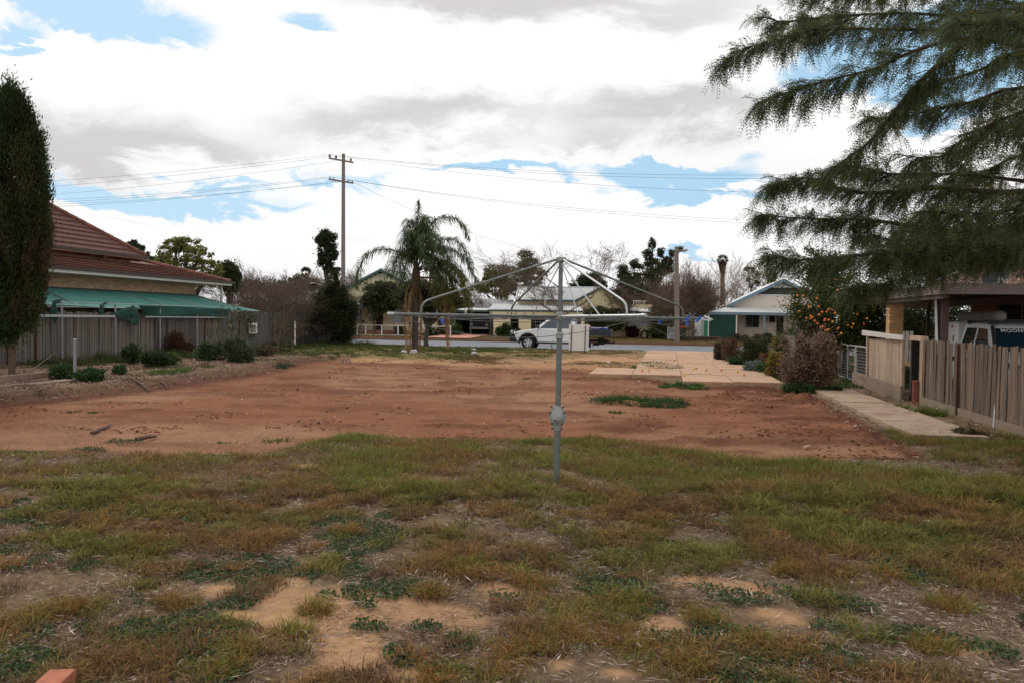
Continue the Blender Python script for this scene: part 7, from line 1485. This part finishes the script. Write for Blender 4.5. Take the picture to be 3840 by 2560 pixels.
ebush('yellow flowering shrub at the foot of the brown shrub', 2908, 1415, 64, 84, 4200, .06, .035, [(.36, .23, .03), (.28, .19, .03), (.10, .11, .035), (.16, .14, .04)], 177)
ebush('taller yellow tinged shrub behind the yellow one', 2925, 1400, 54, 150, 3800, .07, .035, [(.26, .19, .04), (.10, .12, .04), (.12, .12, .045)], 178, d=26.5)
ebush('thin dry brown shrub between round bush and yellow shrub', 2875, 1385, 50, 60, 1600, .08, .03, BR, 179, axis='out')
ebush('big russet brown dried shrub before the wire gate', 3040, 1462, 220, 205, 26000, .05, .03, [(.25, .155, .12), (.19, .11, .085), (.30, .20, .155), (.15, .09, .07), (.10, .09, .05)], 180, parts=4, twigs=120, shell=.3, sig=.3, barkc=(.16, .10, .075))
ebush('green undergrowth at the foot of the russet shrub', 3000, 1466, 130, 40, 2600, .07, .035, DG+BG, 181, parts=3)
ebush('dark green weeds below the corrugated sheet', 3120, 1470, 90, 26, 1400, .06, .03, DG, 182, parts=2)
ebush('low grass and weeds at the foot of the right fence', 3640, 1640, 120, 40, 1200, .05, .02, [(.12, .09, .05), (.08, .08, .035)], 183, parts=3, depth=.4)
g_ = GP(2903, 1345); t = thing('white_sheet_panel', 'small pale sheet panel half hidden behind the shrubs', 'panel', g_); d_ = (g_-CAM).dot(_Fh)+1; a_, b_ = P(2893, 1348, d_), P(2917, 1300, d_); MB().box((a_.x, a_.y, a_.z), (b_.x, a_.y+.04, b_.z)).build('panel', plain('pale_blue_panel', (.45, .48, .52), .6), t)
# orange tree
g = GP(3120, 1415); d_ = 25.5; g = P(3130, 1300, d_); g.z = 0
E = []
for (a_, b_, rx, ry) in ((3060, 1130, 95, 75), (3150, 1180, 110, 80), (3040, 1210, 70, 60), (3230, 1200, 80, 70), (3250, 1120, 70, 60), (3110, 1060, 90, 60), (3290, 1240, 50, 40), (3160, 1270, 90, 40), (3060, 980, 60, 60), (3120, 1000, 60, 50)):
    c_ = P(a_, b_, d_+(.5 if b_ < 1100 else 0)); s = d_/FPX; E.append((c_.x, c_.y, c_.z, rx*s, rx*s*.9, ry*s))
ot = leafy_tree('orange_tree', 'orange tree heavy with fruit behind the russet shrub', 'tree', g, .8, E, 26000, .085, .045, [(.05, .075, .025), (.08, .10, .03), (.12, .125, .035), (.035, .05, .02)], 190, rad=.1, sub=24, sig=.24)
ob = MB(); ob.sphere((0, 0, 0), .036, 8, 6); om = ob.mesh('orange', smooth=True); om.materials.append(MATS['orange_peel']); ob = MB(); ob.sphere((0, 0, 0), .036, 8, 6); om2 = ob.mesh('orange', smooth=True); om2.materials.append(plain('yellow_peel', (.70, .33, .04), .5))
rr = np.random.default_rng(19); gb = wloc(ot)
FRU = [(2990, 1109), (3012, 1110), (3063, 1120), (2998, 1168), (3140, 1090), (3040, 1185), (3083, 1171), (3107, 1161), (3120, 1163), (3056, 1204), (3072, 1181), (3066, 1213), (3095, 1197), (3092, 1202), (3108, 1200), (3122, 1207), (3142, 1234), (3145, 1230), (3105, 1237), (3095, 1240), (3040, 1195), (3025, 1193), (3047, 1191), (3130, 1175), (3085, 1225), (3078, 1227), (3100, 1170), (3155, 1250), (3180, 1220), (3195, 1228), (3200, 1215), (3215, 1180), (3240, 1215), (3252, 1195), (3130, 1050), (3165, 1120), (3070, 1150), (3034, 1150), (3010, 1140), (3115, 1222), (3060, 1190), (3165, 1200), (3210, 1200), (3225, 1170), (3262, 1225), (3150, 1065), (3118, 1190)]
for i, (px, py) in enumerate(FRU[:38]):
    p = P(px, py, d_-rr.uniform(.6, 1.7)); link('orange', om if (px < 3100 or i % 3) else om2, ot, p-gb)
dp = ['near the slab corner', 'just left of the middle joint', 'beside the weedy joint', 'right of the weedy joint', 'close to the grass clump', 'alone on the upper slab', 'near the front edge', 'paired with a darker one', 'furthest right on the slabs', 'half way to the shrubs', 'at the left slab edge', 'lying lowest on the right slab']
for i, (px, py) in enumerate(((2433, 1400), (2408, 1400), (2600, 1394), (2611, 1391), (2436, 1387), (2529, 1359), (2566, 1419), (2649, 1397), (2766, 1404), (2705, 1398), (2462, 1388), (2790, 1417))):
    p = GP(px, py); p.z = max(p.z, .06)+.036; o = tag(link('fallen_orange', om if i % 2 else om2, None, p), 'fallen orange on the driveway '+dp[i], 'orange', 'fallen oranges on the driveway')
# ---------------------------------------------------------------- pepper tree whose boughs hang into the upper right
pt = thing('pepper_tree', 'pepper tree with drooping feathery boughs filling the upper right', 'tree', (0, 0, 0)); PD_ = 9.6
tb = P(4560, 1300, 10.4); tb.z = float(gz(tb.x, tb.y)); pt.location = tb
BRN = [([(4400, 20), (3900, 60), (3654, 139), (3529, 235), (3419, 345), (3338, 440), (3257, 536), (3170, 600), (3105, 650)], -.6, .075), ([(4300, 10), (3750, 40), (3580, 60), (3404, 51), (3170, 59), (2942, 81), (2858, 62)], .8, .04), ([(3900, 60), (3560, 110), (3360, 110), (3052, 112), (2920, 154), (2795, 183), (2718, 240)], .2, .035), ([(3654, 139), (3529, 160), (3397, 205), (3287, 257), (3140, 293), (2993, 335), (2845, 385)], -.9, .035),
       ([(4300, 200), (3840, 195), (3690, 257), (3507, 323), (3434, 367), (3380, 400)], 1.2, .045), ([(4400, 330), (3840, 330), (3654, 381), (3507, 411), (3382, 440), (3250, 450)], .3, .04), ([(4400, 460), (3840, 465), (3617, 528), (3529, 587), (3404, 590)], -1.0, .04), ([(4400, 640), (3840, 719), (3507, 704), (3287, 726), (3140, 704), (3022, 668), (2880, 700)], .0, .06), ([(3840, 680), (3617, 655), (3360, 655), (3243, 631), (3170, 625)], 1.0, .035),
       ([(4400, 760), (3840, 844), (3544, 866), (3287, 829), (3067, 822), (2845, 808)], .5, .06), ([(4300, 860), (3840, 915), (3507, 930), (3250, 954), (3030, 976), (2880, 965)], -.8, .05), ([(4300, 830), (3840, 900), (3600, 960), (3440, 1020), (3331, 1060), (3180, 1085)], .9, .045), ([(4300, 880), (3840, 930), (3620, 950), (3450, 965), (3300, 985)], 1.8, .04), ([(4300, 80), (3840, 20), (3600, -40), (3300, -50), (3120, -10), (3000, -25)], 1.2, .04),
       ([(4200, 500), (3840, 580), (3700, 640), (3560, 690)], 1.6, .04), ([(4200, 260), (3840, 110), (3700, 90), (3560, 100)], -1.6, .04), ([(4200, 700), (3840, 780), (3650, 800), (3450, 790)], -1.5, .035), ([(4300, 300), (3900, 400), (3750, 450), (3650, 500)], -1.8, .035), ([(4200, 860), (3840, 900), (3650, 910), (3400, 900), (3200, 890)], 1.5, .04)]
w_ = Wood(); hub = np.array(tb)+[0, 0, 4.4]; w_.path([np.array(tb)-[0, 0, .2], np.array(tb)+[.15, .1, 1.2], np.array(tb)+[-.1, 0, 2.6], hub], .36, .24, 10)
tw0, twd, TWn = [], [], []; rr = np.random.default_rng(33); LP, LD, LL = [], [], []
for bi, (pl, dd, rad) in enumerate(BRN):
    pts = catmull([P(x_, y_, PD_+dd) for x_, y_ in pl], 6); r0 = rad; h_ = hub if pl[0][1] < 500 else np.array(tb)+[0, 0, 2.8]
    w_.path([h_, (h_+pts[0])/2+[0, 0, .15], pts[0]], rad*1.5, rad*.8, 7); w_.path(list(pts), rad*.72, .004, 6)
    seg = np.linalg.norm(np.diff(pts, axis=0), axis=1); cum = np.concatenate([[0], np.cumsum(seg)]); T = cum[-1]; nt = int(T*(44 if pl[0][1] < 600 else 58))
    for q in range(nt):
        s = rr.uniform(.12, 1)**.75*T; p = np.array([np.interp(s, cum, pts[:, i]) for i in range(3)]); p2 = np.array([np.interp(min(s+.1, T), cum, pts[:, i]) for i in range(3)]); tdir = unit(p2-p+1e-6)
        f = s/T; d = unit(tdir*1.0+rr.normal(size=3)*np.array([.55, .75, .45])+[0, 0, -.16]); L = rr.uniform(.16, .62)*(1.2-.75*f); a = p; path = [a]
        for z in range(3): d = unit(d+rr.normal(size=3)*.16+[0, 0, -.13]); a = a+d*L/3; path.append(a)
        w_.path(path, .0065, .002, 3); m_ = int(4+L*15); path = np.array(path)
        for z in range(m_):
            u_ = rr.uniform(.1, 1)*3; i0 = min(int(u_), 2); o_ = path[i0]+(path[i0+1]-path[i0])*(u_-i0); LP.append(o_); LD.append(unit((path[i0+1]-path[i0])*4/np.maximum(L, .2)+rr.normal(size=3)*.7+[0, 0, -.25]))
w_.build('trunk_and_boughs', pt, (.060, .045, .035))
LP = np.array(LP); LD = np.array(LD); n = len(LP); print('pepper leaves', n)
vis = np.abs((LP-np.array(CAM))@np.array(RT)/((LP-np.array(CAM))@np.array(FW))) < 1.3; LP, LD = LP[vis], LD[vis]; n = len(LP)
prs = 7; ll = rr.uniform(.10, .19, (n, 1)); side = unit(np.cross(LD, unit(rr.normal(size=(n, 3)))+[0, 0, .6])); V = []; dn_ = np.array([0, 0, -1.0])
for k_ in range(prs):
    s = (k_+.6)/prs; o_ = LP+LD*ll*s+dn_*ll*.35*s*s
    for sg in (-1, 1):
        d = unit(LD*.75+side*sg+rr.normal(size=(n, 3))*.12+dn_*.1); l_ = ll*.30*(1.1-.5*abs(s-.45)); wv = unit(np.cross(d, LD)+1e-6); wv = unit(np.cross(wv, d))*.0042+wv*.0014
        V.append(np.stack([o_, o_+d*l_*.45+wv, o_+d*l_, o_+d*l_*.45-wv], 1))
V = np.stack(V, 1).reshape(-1, 3); F = np.arange(len(V)).reshape(-1, 4); PC = np.array([(.085, .112, .05), (.11, .135, .058), (.06, .08, .04), (.15, .135, .04)]); cl = PC[rr.choice(4, n, p=[.38, .28, .26, .08])]*rr.uniform(.75, 1.25, (n, 1))
npmesh('foliage', V, F, LEAF, pt, np.repeat(cl, prs*2*4, axis=0)); print('pepper', n, len(F))
# brick lying in the near corner
BRK = plain('orange_red_brick', (.42, .14, .075), .85, .2, 20, .6, 120, c2=(.30, .09, .05), c2s=14); fa = G(236, 2505, .085); fb_ = G(150, 2585, .085); d = (fb_-fa).normalized(); sd = Vector((-d.y, d.x, 0)); L = .23; W2 = .055; vs = []
for z in (0, .078):
    for (a_, b_) in ((0, -1), (0, 1), (1, 1), (1, -1)): q = fa+d*a_*L+sd*b_*W2; vs.append((q.x, q.y, float(gz(fa.x, fa.y))+z+.004))
tag(bev(MB().add(vs, [(0, 1, 2, 3), (4, 7, 6, 5), (0, 4, 5, 1), (1, 5, 6, 2), (2, 6, 7, 3), (3, 7, 4, 0)]).build('brick', BRK), .004, 2), 'single orange red brick lying in the grass at the lower left corner', 'brick')
# sticks on the soil
for i, (a_, b_, r_, lab) in enumerate((((490, 1438), (562, 1454), .03, 'dark plank lying on the soil right of the steel pipe'), ((602, 1436), (628, 1444), .02, 'short dark stick on the bank under the round shrub'), ((510, 1640), (585, 1620), .03, 'curled strip of rusty root on the soil at left'), ((345, 1605), (415, 1572), .03, 'thin rusty root lying on the bare soil'), ((3015, 1657), (3045, 1652), .02, 'pale fallen leaf or chip on the soil before the path'), ((105, 1415), (233, 1300), .012, 'dark thin stick leaning on the fence beside the pipe'))):
    p, q = GP(*a_, .03), GP(*b_, .03)
    if i == 5: q = PU(b_[0], b_[1], LU+.15)
    m_ = (p+q)/2+Vector((.02, .03, .01)); tag(MB().tube([p, m_, q], [r_, r_*.9, r_*.5], 6).build('stick', plain('dark_stick', (.09, .05, .035), .9) if i != 4 else plain('pale_chip', (.5, .36, .24), .9)), lab, 'stick')
for o in list(bpy.data.objects):
    for kx in ('label', 'category'):
        if kx in o and o[kx] is None: del o[kx]
